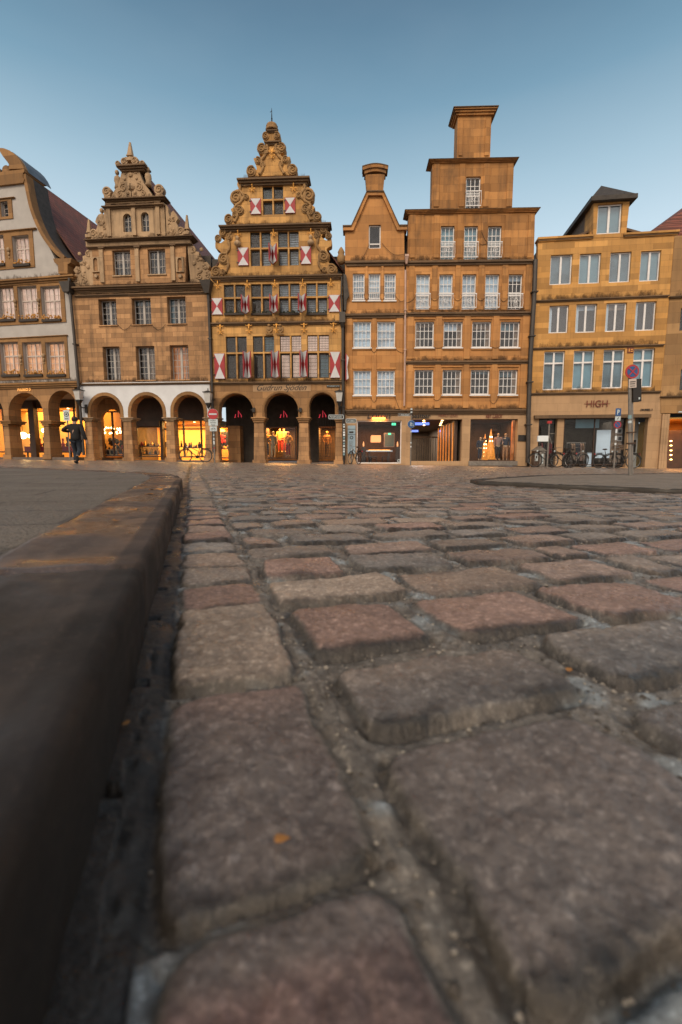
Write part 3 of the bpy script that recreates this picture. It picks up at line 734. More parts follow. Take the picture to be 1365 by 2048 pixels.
def scroll(b, x, z, r, y0, y1, turns=1.4, sx=1, sz=1, rr=.05, a0=0):
    """raised spiral relief"""
    pts = []; n = int(18*turns)
    for i in range(n+1):
        a = a0 + 2*math.pi*turns*i/n; q = r*(1 - .86*i/n); pts.append((x + sx*q*math.cos(a), y0, z + sz*q*math.sin(a)))
    b.tube(pts, [max(.012, rr*(1-.5*i/n)) for i in range(n+1)], 6)
def area(parent, loc, sx, sy, power, col=(1, .50, .15), rx=0.0):
    l = bpy.data.lights.new('shop_light', 'AREA'); l.shape = 'RECTANGLE'; l.size = sx; l.size_y = sy; l.energy = power; l.color = col
    o = bpy.data.objects.new('shop_light', l); sc.collection.objects.link(o); o.parent = parent; o.location = loc; o.rotation_euler = (rx, 0, 0); return o
def room(F, x0, x1, y0, y1, z0, z1, mat, name='shop_room', floor='floor_stone', t=.08):
    b = MB().mat(mat); b.box(x0-t, x1+t, y1, y1+t, z0, z1); b.box(x0-t, x0, y0, y1, z0, z1); b.box(x1, x1+t, y0, y1, z0, z1); b.box(x0, x1, y0, y1, z1, z1+t)
    b.mat(floor).box(x0, x1, y0, y1, z0-t, z0); return b.build(name, None, F.root)
def arch_pts(x0, x1, ztop, zbot, n=14):
    r = (x1-x0)/2; c = (x0+x1)/2
    return [(x0, zbot)] + [(c - r*math.cos(a), ztop - r + r*math.sin(a)) for a in np.linspace(0, math.pi, n)] + [(x1, zbot)]
# ------------------------------------------------------------------ house 1: white curved gable (left edge)
def arcade_pier(F, px0, px1, capx0, capx1, ycap0, ycap1, ybot, depth, mat, capmat):
    x0, x1, z0, z1 = F.rect(px0, ycap1, px1, ybot); c0, c1, _, _ = F.rect(capx0, ycap0, capx1, ycap1); zc = F.p((px0+px1)/2, ycap0)[1]
    z0 = -.15
    b = MB().mat(mat); b.frustum(x0-.04, x1+.04, -.04, depth+.04, z0, x0+.02, x1-.02, .02, depth-.02, z1)
    b.box(x0-.1, x1+.1, -.1, depth+.1, z0, z0+.32)
    o = b.build('pillar', None, F.root, bevel=.03)
    c = MB().mat(capmat); h = zc-z1
    c.box(c0, c1, -.16, depth+.16, zc-h*.28, zc-.002); c.box(c0+.06, c1-.06, -.1, depth+.1, zc-h*.62, zc-h*.282); c.box(x0-.02, x1+.02, -.04, depth+.04, z1+.002, zc-h*.622)
    c.build('capital', None, o, bevel=.02)
def shopfront(F, y, px0, px1, pyt, pyb, muls, mat='shopfront_brown', fw=.09, trans=None, glass='glass_clear', extend=.0, name='shop_window'):
    """glazed front at depth y between photo columns px0..px1"""
    x0, x1, z0, z1 = F.rect(px0, pyt, px1, pyb, y)
    b = MB().mat(mat); b.box(x0, x0+fw, y, y+.12, z0, z1); b.box(x1-fw, x1, y, y+.12, z0, z1); b.box(x0+fw, x1-fw, y, y+.12, z1-fw, z1); b.box(x0+fw, x1-fw, y, y+.12, z0, z0+fw)
    for m in muls:
        xm = F.p(m, (pyt+pyb)/2, y)[0]; b.box(xm-fw/2, xm+fw/2, y-.01, y+.11, z0+fw, z1-fw)
    if trans:
        zt = F.p((px0+px1)/2, trans, y)[1]; b.box(x0+fw, x1-fw, y+.01, y+.1, zt-fw/2, zt+fw/2)
    o = b.build(name, None, F.root)
    MB().mat(glass).box(x0+fw*.5, x1-fw*.5, y+.05, y+.06, z0+fw*.5, z1-fw*.5).build('pane', None, o)
    return o, (x0, x1, z0, z1)
def spots(F, pts, name='ceiling_spot', r=.07):
    for (x, y, z) in pts: MB().mat('spot').lathe([(r, 0), (r, .03)], (x, y, z), 10).build(name, None, F.root)

F1 = F = Facade('arcaded_house', -150, 29.92, 159, 28.0, 'white plastered house with a curved gable and tan stone trim, far left of the row', .12)
# windows first (they cut the wall)
def h1win(r, flower=True, lit='blind_pink', transom=.62, rows=5):
    w_, (x0, x1, z0, z1) = F1.window(r, 4, rows, 'cream_frame', lit, 'glass', rec=.22, fw=.07, mull=.07, transom=transom, tw=.07, th=.4)
    if flower:
        b = MB().mat('planter').box(x0+.02, x1-.02, -.14, .12, z0+.002, z0+.14); b.mat('flower')
        for k in range(42):
            b.ball((random.uniform(x0+.06, x1-.06), random.uniform(-.12, .1), z0+.14+abs(random.gauss(0, .15))), random.uniform(.03, .06), 5)
        b.build('flower_box', None, w_)
for c in (44, -6, -56): h1win((c-17, 471, c+17, 534), rows=4)
for a, b_ in ((-52, -16), (-2, 31), (38, 77), (84, 123)): h1win((a, 571+ (77-a)*.04 if False else 572, b_, 644))
for a, b_ in ((-46, -8), (2.5, 40), (48, 86), (94, 132)): h1win((a, 684, b_, 754), lit='blind_amber')
x0, x1, z0, z1 = F.rect(3, 403, 17, 433); F.window((3, 403, 18, 434), 2, 3, 'cream_frame', 'room_dark', rec=.2, fw=.04)
cx1 = F.p(-7, 480)[0]
right = [(157, 766), (151, 690), (145, 610), (141.5, 575), (140, 549), (120.5, 549.5), (119, 533), (111.5, 520), (97, 490), (81, 461), (66, 421), (57, 382), (51.5, 352)]
rl = [F.p(*q) for q in right]
outl = rl + [(2*cx1 - x, z) for x, z in rl[::-1]]
F.wall(outl, 'white_plaster', 0, .4, px=False)
# the trim of the curved gable, thick, with a dark slated flank
cur = [F.p(*q) for q in ((51.5, 350), (57, 381), (66, 420), (80.6, 457), (96.7, 484), (116, 507), (131, 517))]
def strip(curve, w, y0, y1, mat, name, mirror=None):
    for sgn in ((1, -1) if mirror is not None else (1,)):
        L_, R_ = [], []
        for i, (x, z) in enumerate(curve):
            a = Vector(curve[max(i-1, 0)]); c = Vector(curve[min(i+1, len(curve)-1)]); t = (c-a).normalized(); n = Vector((-t.y, t.x))
            if n.x < 0: n = -n
            L_.append((x-n.x*w*.5, z-n.y*w*.5)); R_.append((x+n.x*w*.5, z+n.y*w*.5))
        o = L_+R_[::-1]
        if sgn < 0: o = [(2*mirror-x, z) for x, z in o]
        MB().mat(mat).slab(o, [], y0, y1).build(name, None, F.root)
def smooth(curve, n=4):
    out = []
    for i in range(len(curve)-1):
        p0, p1, p2, p3 = [Vector(curve[max(0, min(len(curve)-1, i+k))]) for k in (-1, 0, 1, 2)]
        for j in range(n):
            t = j/n; out.append(tuple(.5*((2*p1)+(-p0+p2)*t+(2*p0-5*p1+4*p2-p3)*t*t+(-p0+3*p1-3*p2+p3)*t**3)))
    return out+[tuple(curve[-1])]
cs = smooth(cur); strip(cs, .2, -.1, .42, 'trim_tan', 'gable_trim', cx1)
strip([(x+.03, z-.0) for x, z in cs], .12, .43, 1.5, 'roof_dark', 'gable_flank', cx1)
# end blocks of the gable foot
for s_ in (1, -1):
    q = [F.p(*p_) for p_ in ((110.5, 519), (147, 518), (145, 527), (139, 531), (139, 549), (121, 549), (120, 532), (113, 527))]
    if s_ < 0: q = [(2*cx1-x, z) for x, z in q]
    MB().mat('trim_tan').slab(q, [], -.14, .7).build('gable_foot', None, F.root)
# swan-neck pediment, deep like a barrel
ent = [F.p(*q) for q in ((53, 341), (53, 346), (50, 349), (50, 358), (53, 361), (51, 368))]
b = MB().mat('trim_tan'); b.slab(ent+[(2*cx1-x, z) for x, z in ent[::-1]], [], -.14, 1.3); b.build('entablature', None, F.root)
sw = [F.p(*q) for q in ((4, 299), (12, 299.5), (24, 304), (32, 310), (40, 318), (47, 328), (53, 340), (22, 341), (23, 333), (21, 329), (10, 315), (4, 305))]
for s_ in (1, -1):
    q = sw if s_ > 0 else [(2*cx1-x, z) for x, z in sw]
    MB().mat('trim_tan').slab(q, [], -.14, 1.6).build('pediment_scroll', None, F.root)
    ou = [F.p(*q) for q in ((4, 297.5), (12, 298), (24, 302.5), (32, 308.5), (40, 316.5), (47.5, 327), (54.5, 341))]
    ou = [(x, z) if s_ > 0 else (2*cx1-x, z) for x, z in ou]
    MB().mat('lead').slab(ou+[(x, z-.06) for x, z in ou[::-1]], [], .1, 1.75).build('pediment_cover', None, F.root)
bx, bz = F.p(15, 337); MB().mat('trim_tan').lathe([(.0, -.1), (.26, -.1), (.3, .1), (.26, .3), (0, .3)], (bx-.2, .2, bz), 16, 'y').build('pediment_boss', None, F.root, smooth=True)
# stone surrounds (frames round the window groups) as slabs with the same openings
def surround(F, r, wins, mat='trim_tan', y0=-.05, y1=-.002, sides=True, name='window_surround'):
    x0, x1, z0, z1 = F.rect(*r); hs = []
    for q in wins:
        a, b_, c, d = F.rect(*q); hs.append([(a, c), (b_, c), (b_, d), (a, d)])
    MB().mat(mat).slab([(x0, z0), (x1, z0), (x1, z1), (x0, z1)], hs, y0, y1).build(name, None, F.root)
surround(F, (-83, 464, 69, 541), [(c-17, 471, c+17, 534) for c in (44, -6, -56)])
surround(F, (-62, 562, 131, 650), [(a, 572, b_, 644) for a, b_ in ((-52, -16), (-2, 31), (38, 77), (84, 123))])
surround(F, (-56, 676, 138, 760), [(a, 684, b_, 754) for a, b_ in ((-46, -8), (2.5, 40), (48, 86), (94, 132))])
surround(F, (-4, 397, 26, 439), [(3, 403, 18, 434)])
for (a, y_) in ((20, 505), (-31, 505), (33.5, 608), (80, 606), (44, 718), (90, 716), (-8, 722)):
    x, z = F.p(a, y_); b = MB().mat('carved'); b.ball((x, -.1, z+.12), .11, 8, (1, .8, 1.2)); b.ball((x, -.09, z-.1), .08, 6, (1, .7, 1.6)); b.ball((x, -.07, z-.3), .05, 6, (1, .7, 1.6))
    b.build('mask_relief', None, F.root, smooth=True)
F.ledge(-80, 464.5, 71, 459, .1, .14, 'trim_tan', 'lintel', 2, .0); F.ledge(-10, 396, 28, 393.5, .08, .12, 'trim_tan', 'lintel', 2, .0)
F.ledge(-120, 566, 146, 550, .3, .28, 'trim_tan', 'cornice', 3)
F.ledge(-56, 677, 134, 671, .08, .12, 'trim_tan', 'lintel', 2, 0)
F.ledge(-150, 775, 158, 758, .32, .22, 'trim_tan', 'cornice', 3)
# arcade storey
XA = [F.p(q, 840)[0] for q in (-150, -66, -58, 8.8, 18.6, 87.5, 98.7, 163)]
zt = F.p(50, 785)[1]; zc = F.p(60, 841)[1]; zw = F.p(60, 766)[1]
o = [(XA[0], zw), (XA[0], zc)] + arch_pts(XA[0]+.3, XA[1], zt, zc) + arch_pts(XA[2], XA[3], zt, zc) + arch_pts(XA[4], XA[5], zt, zc) + arch_pts(XA[6], XA[7]-.25, zt+.06, zc) + [(XA[7]-.05, zc), (F.W, zc), (F.W, zw)]
MB().mat('arcade_brown').slab(o[::-1], [], .0, .9).build('arcade_wall', None, F.root)
arcade_pier(F, 9, 20, 2, 26, 841, 852, 912, .9, 'arcade_brown', 'trim_tan')
arcade_pier(F, 88, 100, 82, 107, 841, 852, 914, .9, 'arcade_brown', 'trim_tan')
arcade_pier(F, -66, -55, -72, -50, 841, 852, 914, .9, 'arcade_brown', 'trim_tan')
MB().mat('floor_stone').box(0, F.W, -.02, 4, -.3, .0).build('arcade_floor', None, F.root)
MB().mat('white_plaster').box(0, F.W, .9, 4, F.p(50, 784)[1], F.p(50, 784)[1]+.2).build('arcade_ceiling', None, F.root)
zroom = F.p(50, 815, 3.6)[1]
shopfront(F, 3.6, -80, 163, 815, 905, [8, 38, 75, 112, 150], trans=None)
MB().mat('shopfront_brown').box(0, F.W, 3.55, 3.75, zroom, F.p(50, 784)[1]).build('fascia', None, F.root)
xw = F.p(70, 860, 3.55)[0]; MB().mat('shopfront_brown').box(xw-.22, xw+.22, 3.3, 3.56, 0, zroom+.3).build('door_post', None, F.root)
room(F, .1, F.W-1.8, 3.75, 6.6, .0, zroom+.1, 'shop_paint')
area(F.root, (F.W*.4, 5.6, zroom), 6, 2, 200); area(F.root, (F.W*.70, 5.4, zroom), 2.2, 2, 100)
spots(F, [(F.W*k, 4.6+.7*(i % 2), zroom+.06) for i, k in enumerate((.3, .40, .48, .56, .64, .72, .79))])
text('Kösters', F.root, *F.p(50, 775.5), F.rect(37, 775, 63.5, 776)[1]-F.rect(37, 775, 63.5, 776)[0], .42, emis('amber_lit_letters', (.95, .42, .1), .5), y=-.06, shear=.35)
F.body(F.p(50, 784)[1]+.25, F.p(50, 530)[1], 11)
zr = F.p(-5, 333, 1.5)[1]; F.gable_roof(F.p(-170, 530)[0], F.W+.15, F.p(140, 530)[1], cx1, zr, 1.45, 13)
F.pipe([(139, 556), (139.5, 580), (142, 600), (158, 775), (160, 800), (168, 910)], .075, y=-.2)
MB().mat('dark_pipe').frustum(F.p(139, 560)[0]-.15, F.p(139, 560)[0]+.25, -.4, .0, F.p(139, 588)[1], F.p(135, 560)[0]-.2, F.p(147, 560)[0]+.1, -.45, 0, F.p(139, 568)[1]).build('hopper', None, F.root)

# ------------------------------------------------------------------ house 2: carved Renaissance gable
F2 = F = Facade('arcaded_house', 159, 28.0, 425, 27.35, 'weathered brown stone house with carved gable, obelisks and a pale band over three arches', .06)
for r in ((198, 598, 233.5, 650.5), (264.5, 596, 302.5, 649), (335, 593, 372, 647.5)):
    F.window(r, 4, 4, 'dull_frame', 'room_dark', rec=.34, fw=.05, mull=.13, sill='old_stone', th=.45)
for i, r in enumerate(((207, 693, 241, 760.5), (273, 692, 310.5, 760), (341, 690, 377.5, 759))):
    F.window(r, 4, 5, 'dull_frame', 'room_orange' if i == 2 else 'room_dark', rec=.34, fw=.05, mull=.13, sill='old_stone', th=.45,
             curtain=('curtain_tan', .55, 1) if i < 2 else None)
for r in ((226, 500.5, 261.5, 551), (296.5, 498, 331.5, 548.5)): F.window(r, 4, 3, 'dull_frame', 'room_dark', rec=.2, fw=.05, mull=.12, sill='carved', th=.45)
wall_o = [(161, 766), (424, 762.5), (418.5, 566), (142.5, 572)]
F.wall(wall_o, 'old_stone', 0, .45)
# tier 1
ax = lambda y: F.p(257 + (y-285)*.083, y)[0]   # the gable's axis in local x
AX = F.p(281, 520)[0]
def sym(pts, F=F2, axis=None):
    """left half outline given in photo pixels -> closed symmetric outline in local coords"""
    a = AX if axis is None else axis
    l = [F.p(*q) for q in pts]; l = [(x-a, z) for x, z in l]
    return [(a+x, z) for x, z in l] + [(a-x, z) for x, z in l[::-1]]
F.wall([(187, 570), (371, 564), (372.5, 486), (184, 492)], 'old_stone', .0, .45, 'gable_wall')
for r in ((246.5, 427, 263, 464), (282.5, 424, 298.5, 463)): F.window(r, 2, 3, 'dull_frame', 'room_dark', rec=.16, fw=.035, mull=.04, arch=True, th=.4)
F.wall([(214, 480), (332, 475), (328, 405), (212, 409)], 'carved', .0, .4, 'gable_wall')
F.wall(None, 'carved', .0, .4, 'gable_wall', px=False) if False else None
F.ledge(142, 573, 421, 564, .26, .34, 'dark_ledge', 'cornice', 3, .5); F.ledge(148, 590, 417, 582, .12, .12, 'dark_ledge', 'string_course', 2, .02)
MB().mat('carved').box(F.p(155, 580)[0], F.p(415, 576)[0], -.05, -.002, F.p(280, 584)[1], F.p(280, 574)[1]).build('frieze', None, F.root)
b = MB().mat('dark_ledge')
for c in (161, 208, 215, 281, 288, 345, 352, 405):
    for k in range(4): x, z = F.p(c+k*2, 579); b.box(x-.02, x+.02, -.075, -.03, z-.13, z+.13)
b.build('fluting', None, F.root)
F.ledge(167.5, 477.5, 386, 469.5, .14, .32, 'dark_ledge', 'cornice', 3, .5); F.ledge(172, 493, 382, 485, .1, .16, 'dark_ledge', 'string_course', 2, .3)
MB().mat('carved').box(F.p(173, 484)[0], F.p(381, 480)[0], -.06, .4, F.p(277, 490)[1], F.p(277, 478)[1]).build('frieze', None, F.root)
F.ledge(203.5, 395, 330, 391, .12, .3, 'dark_ledge', 'cornice', 2, .45); F.ledge(202, 410.5, 326, 406, .12, .22, 'dark_ledge', 'string_course', 2, .4)
MB().mat('carved').box(F.p(211, 402)[0], F.p(322, 402)[0], -.05, .4, F.p(266, 407)[1], F.p(266, 395)[1]).build('frieze', None, F.root)
F.ledge(231.5, 326, 290, 334 - 6, .26, .3, 'dark_ledge', 'cornice', 3, .45)
# pilasters
for (x_, y0, y1, mt) in ((205, 494, 566, 'carved'), (276, 492, 564, 'carved'), (347, 488, 562, 'carved'), (219, 412, 474, 'carved'), (269, 410, 472, 'carved'), (317, 408, 470, 'carved')):
    F.panel((x_-4, y0, x_+4, y1), mt, .1); F.panel((x_-6, y0, x_+6, y0+5), 'dark_ledge', .17, 'pilaster_cap')
# niches at the sides
for x_ in (193, 361):
    x0, x1, z0, z1 = F.rect(x_-5, 515, x_+5, 545); b = MB().mat('carved'); b.slab([(x0-.08, z0), (x1+.08, z0), (x1+.08, z1), (x0-.08, z1)], [arch_pts(x0+.02, x1-.02, z1-.05, z0+.05)], -.09, -.003)
    b.lathe([(0, -.12), (.1, -.12), (.12, -.02), (0, -.02)], ((x0+x1)/2, 0, z0-.22), 10, 'y'); b.build('niche', None, F.root)
# side scrolls: tier 1
def scrolls(F, outline, y0, y1, mat, spir, name, axis, both=True, blobs=()):
    l = [F.p(*q) for q in outline]
    for s_ in ((1, -1) if both else (1,)):
        b = MB().mat(mat); q = l if s_ > 0 else [(2*axis-x, z) for x, z in l]
        b.slab(q, [], y0, y1)
        for (px, py, r, sx) in spir:
            x, z = F.p(px, py); x = x if s_ > 0 else 2*axis-x; scroll(b, x, z, r, y0-.02, y1, 1.6, sx*s_, 1, r*.2, 1.2)
        for (px, py, r) in blobs:
            x, z = F.p(px, py); x = x if s_ > 0 else 2*axis-x; b.ball((x, y0-.02, z), r, 7, (1, .7, 1))
        b.build(name, None, F.root)
rb = random.Random(3)
scrolls(F, [(187, 570), (147, 571), (143, 562), (146, 552), (152, 548), (147, 540), (152, 532), (160, 534), (160, 524), (166, 522), (165, 512), (172, 510), (173, 500), (186, 496)], .02, .4, 'carved',
        [(153, 561, .22, 1), (168, 560, .2, -1), (158, 541, .16, 1), (168, 526, .14, -1), (176, 508, .15, 1)], 'gable_scroll', AX, True,
        [(rb.uniform(150, 182), rb.uniform(506, 566), rb.uniform(.05, .12)) for _ in range(16)])
AX2 = F.p(272.5, 440)[0]
scrolls(F, [(216, 480), (192, 480), (194, 468), (192, 459), (195, 450), (190, 443), (193, 434), (198, 427), (202, 430), (205, 440), (208, 430), (207, 420), (212, 412)], .03, .36, 'carved',
        [(203, 470, .16, 1), (199, 445, .12, -1), (209, 455, .12, 1)], 'gable_scroll', AX2, True, [(rb.uniform(196, 212), rb.uniform(436, 474), rb.uniform(.04, .09)) for _ in range(9)])
AX3 = F.p(262, 360)[0]
scrolls(F, [(262.5, 396), (222, 396), (228, 383), (237, 368), (241, 355), (244, 343), (242, 335), (262.5, 332)], .0, .36, 'carved', [(247, 376, .22, 1), (250, 345, .12, -1), (240, 388, .15, 1)], 'gable_crest', AX3, True,
        [(262, 374, .2), (250, 358, .08), (262, 350, .12), (256, 386, .1), (245, 365, .07), (262, 341, .1)])
def obelisk(F, px, pyb, pyt, w=.16, name='obelisk'):
    x, z = F.p(px, pyb); zt_ = F.p(px, pyt)[1]; h = zt_-z
    b = MB().mat('carved'); b.box(x-w*1.15, x+w*1.15, .0, w*2.3, z, z+h*.16); b.ball((x, w*1.1, z+h*.22), w*.7, 8, (1, 1, .6)); b.box(x-w*.9, x+w*.9, w*.25, w*2.05, z+h*.27, z+h*.31)
    b.frustum(x-w*.7, x+w*.7, w*.4, w*1.8, z+h*.31, x-.04, x+.04, w, w+.08, zt_)
    b.build(name, None, F.root)
obelisk(F, 176.5, 474, 436, .15); obelisk(F, 373, 468, 427, .15); obelisk(F, 258, 320, 279, .2)
for px, py, r in ((187, 466, .24), (361, 462, .24), (213, 382, .26), (317.5, 378, .28), (248, 322, .2), (269, 320, .2), (235, 326, .14), (284, 326, .16)):
    b = MB().mat('carved'); x, z = F.p(px, py); b.lathe([(0, .02), (r, .02), (r*1.02, .1), (r, .35), (0, .35)], (x, 0, z), 16, 'y'); scroll(b, x, z, r*.8, .0, 0, 1.5, 1, 1, r*.16)
    b.box(x-r*.7, x+r*.7, .04, .3, z-r*1.25, z-r*.5)
    b.build('volute', None, F.root)
for px, py in ((233.5, 372), (295, 366), (203, 440+8), (341, 470)):
    x, z = F.p(px, py); b = MB().mat('carved'); b.lathe([(.1, 0), (.2, .05), (.14, .25), (.19, .45), (.17, .62), (.06, .72), (.05, .78)], (x, .15, z-.1), 9); b.ball((x, .13, z+.78), .12, 8, (1, 1, 1.15))
    b.build('bust', None, F.root, smooth=True)
# arcade
zt = F.p(295, 790.5)[1]; zc = F.p(295, 835)[1]; zw = F.p(295, 764)[1]
A2 = [F.p(q, 822)[0] for q in (160, 182, 241.5, 263, 326.5, 348, 408.5, 425)]
o = [(A2[0], zw), (A2[0], zc)]
for i in (1, 3, 5): o += arch_pts(A2[i], A2[i+1], zt, zc)
o += [(F.W, zc), (F.W, zw)]
MB().mat('arcade_brown').slab(o[::-1], [], .02, .6).build('arcade_wall', None, F.root)
o = [(A2[0], zw), (A2[0], zc)]
for i in (1, 3, 5): o += arch_pts(A2[i]-.2, A2[i+1]+.2, zt+.2, zc)
o += [(F.W, zc), (F.W, zw)]
MB().mat('band_white').slab(o[::-1], [], -.02, .018).build('plaster_band', None, F.root)
for i in (1, 3, 5):
    a = arch_pts(A2[i], A2[i+1], zt, zc); c = arch_pts(A2[i]-.19, A2[i+1]+.19, zt+.19, zc)
    MB().mat('trim_tan').slab(a+c[::-1], [], -.05, .015).build('arch_ring', None, F.root)
F.ledge(159, 767.5, 425, 763, .12, .14, 'dark_ledge', 'string_course', 2, .02)
arcade_pier(F, 171, 186, 168, 190, 835, 843, 918, .6, 'old_stone', 'carved'); arcade_pier(F, 248, 265, 243, 270, 835, 843, 920, .6, 'old_stone', 'carved')
arcade_pier(F, 333, 350, 326, 356, 835, 843, 922, .6, 'old_stone', 'carved'); arcade_pier(F, 411, 424, 407, 427, 835, 843, 923, .6, 'old_stone', 'carved')
zce = F.p(295, 782)[1]
MB().mat('floor_stone').box(0, F.W, -.02, 3.6, -.3, .0).build('arcade_floor', None, F.root)
MB().mat('trim_tan').box(0, F.W, .6, 3.6, zce, zce+.2).build('arcade_ceiling', None, F.root)
# dark left shop bay, bright right shop
xs = F.p(262, 870, 3.2)[0]; zf = F.p(300, 842, 3.2)[1]; zf2 = F.p(300, 853, 3.2)[1]
MB().mat('arcade_brown').slab([(xs, .0), (xs, zce), (-1.6, zce), (-1.6, .0)][::-1], [arch_pts(F.p(204, 870, 3.2)[0], F.p(246, 870, 3.2)[0], F.p(230, 818, 3.2)[1], .1)], 3.2, 3.5).build('arch_screen', None, F.root)
shopfront(F, 3.55, 205, 247, 822, 913, [226])
room(F, -1.55, xs-.02, 3.7, 6.8, .0, zce, 'shop_dark_paint')
area(F.root, (xs*.5-.8, 5.0, zce-.1), 1.6, 1.6, 70, (1, .40, .11))
MB().mat('shopfront_brown').box(xs, F.W-.95, 3.15, 3.6, zf, zce).build('fascia', None, F.root)
shopfront(F, 3.3, 274, 327, 853, 914, [], fw=.07); MB().mat('shopfront_brown').box(F.p(322, 870, 3.3)[0], F.p(327, 870, 3.3)[0], 3.2, 3.5, 0, zf).build('door_post', None, F.root)
shopfront(F, 3.5, 327, 414, 838, 915, [368, 403], fw=.09, trans=858)
MB().mat('shopfront_brown').box(F.p(276, 850, 3.2)[0], F.p(322, 850, 3.2)[0], 3.0, 3.4, zf2, zf+.02).build('awning_box', None, F.root)
room(F, xs+.05, F.W-.98, 3.65, 7.2, .0, zf+.05, 'shop_paint')
area(F.root, ((xs+F.W)/2-.4, 5.4, zf-.02), 4.0, 2.2, 330, (1, .52, .14))
spots(F, [(xs+.8+1.0*i, 4.3+.5*(i % 2), zf+.02) for i in range(5)])
F.body(zce+.25, F.p(290, 500)[1], 11); F.body(F.p(290, 500)[1], F.p(290, 476)[1], 9, x0=1.6, x1=F.W-1.6)
F.gable_roof(.1, F.W-.1, F.p(418, 560)[1]-.2, AX2, F.p(268, 319, 0)[1], .5, 13)
F.pipe([(417, 575), (417, 590), (424, 763), (428, 905)], .08, y=-.14)
xh = F.p(417.5, 572)[0]; MB().mat('dark_pipe').frustum(xh-.12, xh+.12, -.35, 0, F.p(417, 590)[1], xh-.35, xh+.3, -.5, 0, F.p(417, 566)[1]).build('hopper', None, F.root)
for r0 in ((236, 650), (304, 650)):
    P = []
    for i in range(9): s_ = i/8; x, z = F.p(r0[0]+28*s_, r0[1]-1); P.append((x, -.05, z - .32*math.sin(math.pi*s_)))
    MB().mat('black_metal').tube(P, .012, 4).build('cable', None, F.root)

# ------------------------------------------------------------------ house 3: stepped scroll gable with red and white shutters
F3 = F = Facade('arcaded_house', 425, 27.35, 690, 26.95, 'yellow sandstone house with a tall scrolled gable, gilded anchors and red and white shutters', .03)
AX = F.p(546, 440)[0]
def h3win(x0, y0, x1, y1, tr, backs, blind='blind_white'):
    """stone cross window: two lights wide"""
    F = F3; a, c, z0, z1 = F.rect(x0, y0, x1, y1); zt_ = F.p((x0+x1)/2, tr)[1]; m = (a+c)/2; sw = .085
    F.holes.append([(a, z0), (c, z0), (c, z1), (a, z1)])
    b = MB().mat('yellow_stone'); b.box(m-sw/2, m+sw/2, .02, .3, z0, z1); b.box(a, m-sw/2, .02, .3, zt_-sw/2, zt_+sw/2); b.box(m+sw/2, c, .02, .3, zt_-sw/2, zt_+sw/2)
    b.build('stone_cross', None, F.root)
    i = 0
    for (u0, u1) in ((a, m-sw/2), (m+sw/2, c)):
        for (w0, w1, low) in ((zt_+sw/2, z1, 0), (z0, zt_-sw/2, 1)):
            back = backs[i]; i += 1
            F.window((u0, u1, w0, w1), 6, 9 if low and z1-z0 > 2.4 else 6, 'lead_came', back, 'glass', rec=.2 if low else .12, fw=.07 if low else .03, mw=.014, th=.34, px=False, hole=False)
D, W_, P_ = 'room_dark', 'blind_white', 'blind_pink'
for i, (a, c) in enumerate(((453, 494.5), (506.8, 549), (560.5, 603.3), (615.5, 658.4))): h3win(a, 673-i, c, 757.5-.5*i, 706-.7*i, [(D, D, D, D), (D, D, 'blind_teal', D), (P_, P_, P_, P_), (P_, P_, P_, 'blind_teal')][i])
for i, (a, c) in enumerate(((448.5, 491), (503, 545), (558.5, 600), (613, 655))): h3win(a, 569-i, c, 628.5-i, 595.5-.7*i, [(D, D, D, D), (D, D, 'blind_teal', D), (W_, W_, W_, W_), (W_, W_, W_, W_)][i])
for i, (a, c) in enumerate(((501.2, 542), (556.7, 598))): h3win(a, 463.5-i, c, 532-i, 496.5-i, [(D, D, 'blind_teal', W_), ('blind_teal', W_, W_, W_)][i])
h3win(526, 372, 567, 429, 399, ('blind_teal', D, D, D))
F.wall([(427, 765), (689, 760), (685, 548), (421.5, 553)], 'yellow_stone', 0, .35)
# gable tiers: left outlines in photo pixels, mirrored about the axis
TA = smooth([(425, 553), (422, 546), (424, 538), (432, 535), (439, 528), (436, 516), (442, 505), (438, 500), (431.5, 496), (432, 480), (437, 483), (442, 486), (451, 478), (447, 474), (440, 470), (439, 461), (444, 454), (449, 450)], 3)
TB = smooth([(453, 449), (450.5, 441), (452, 433), (458, 431), (463.5, 435), (465, 424), (462, 419), (468, 414), (470.5, 410), (464.5, 404), (462.5, 393), (465, 384), (473, 379), (479, 378), (475, 371), (476, 362), (479, 357)], 3)
TC = smooth([(496, 353), (494.5, 342), (498, 335), (505, 333), (509.5, 340), (514, 338), (511, 326), (507.5, 317), (513, 315.5), (520, 316), (527, 310), (519, 307), (515.6, 298), (520, 290.5), (530, 290), (530, 286), (526.5, 278), (526, 269), (531, 266), (536, 269), (535, 262), (533.5, 258.5)], 3)
def mir(pts, flip=False):
    l = [F.p(*q) for q in pts]; ax0 = AX
    return l + [(2*ax0-x, z) for x, z in l[::-1]]
# the axis leans by perspective only, so it is constant in local x
for pts, th, nm in ((TA, .45, 'gable_wall'), (TB, .42, 'gable_wall'), (TC, .4, 'gable_wall')):
    o = mir(pts)
    F.wall(o, 'yellow_stone', 0, th, nm, px=False)
F.ledge(421, 552.5, 685, 547, .24, .26, 'dark_ledge', 'cornice', 3, .5)
F.ledge(437, 449, 662.5, 444, .26, .32, 'dark_ledge', 'cornice', 3, .5)
F.ledge(473.5, 355, 619.5, 351, .3, .32, 'dark_ledge', 'cornice', 3, .5)
F.ledge(420, 645, 681, 641, .16, .16, 'dark_ledge', 'string_course', 2, .02)
F.ledge(425, 765, 690, 760.5, .14, .16, 'dark_ledge', 'string_course', 2, .02)
F.ledge(529, 281, 563, 280, .16, .16, 'dark_ledge', 'cornice', 2, .42)
F.ledge(533, 258.5, 555, 258.2, .12, .12, 'dark_ledge', 'cornice', 2, .42)
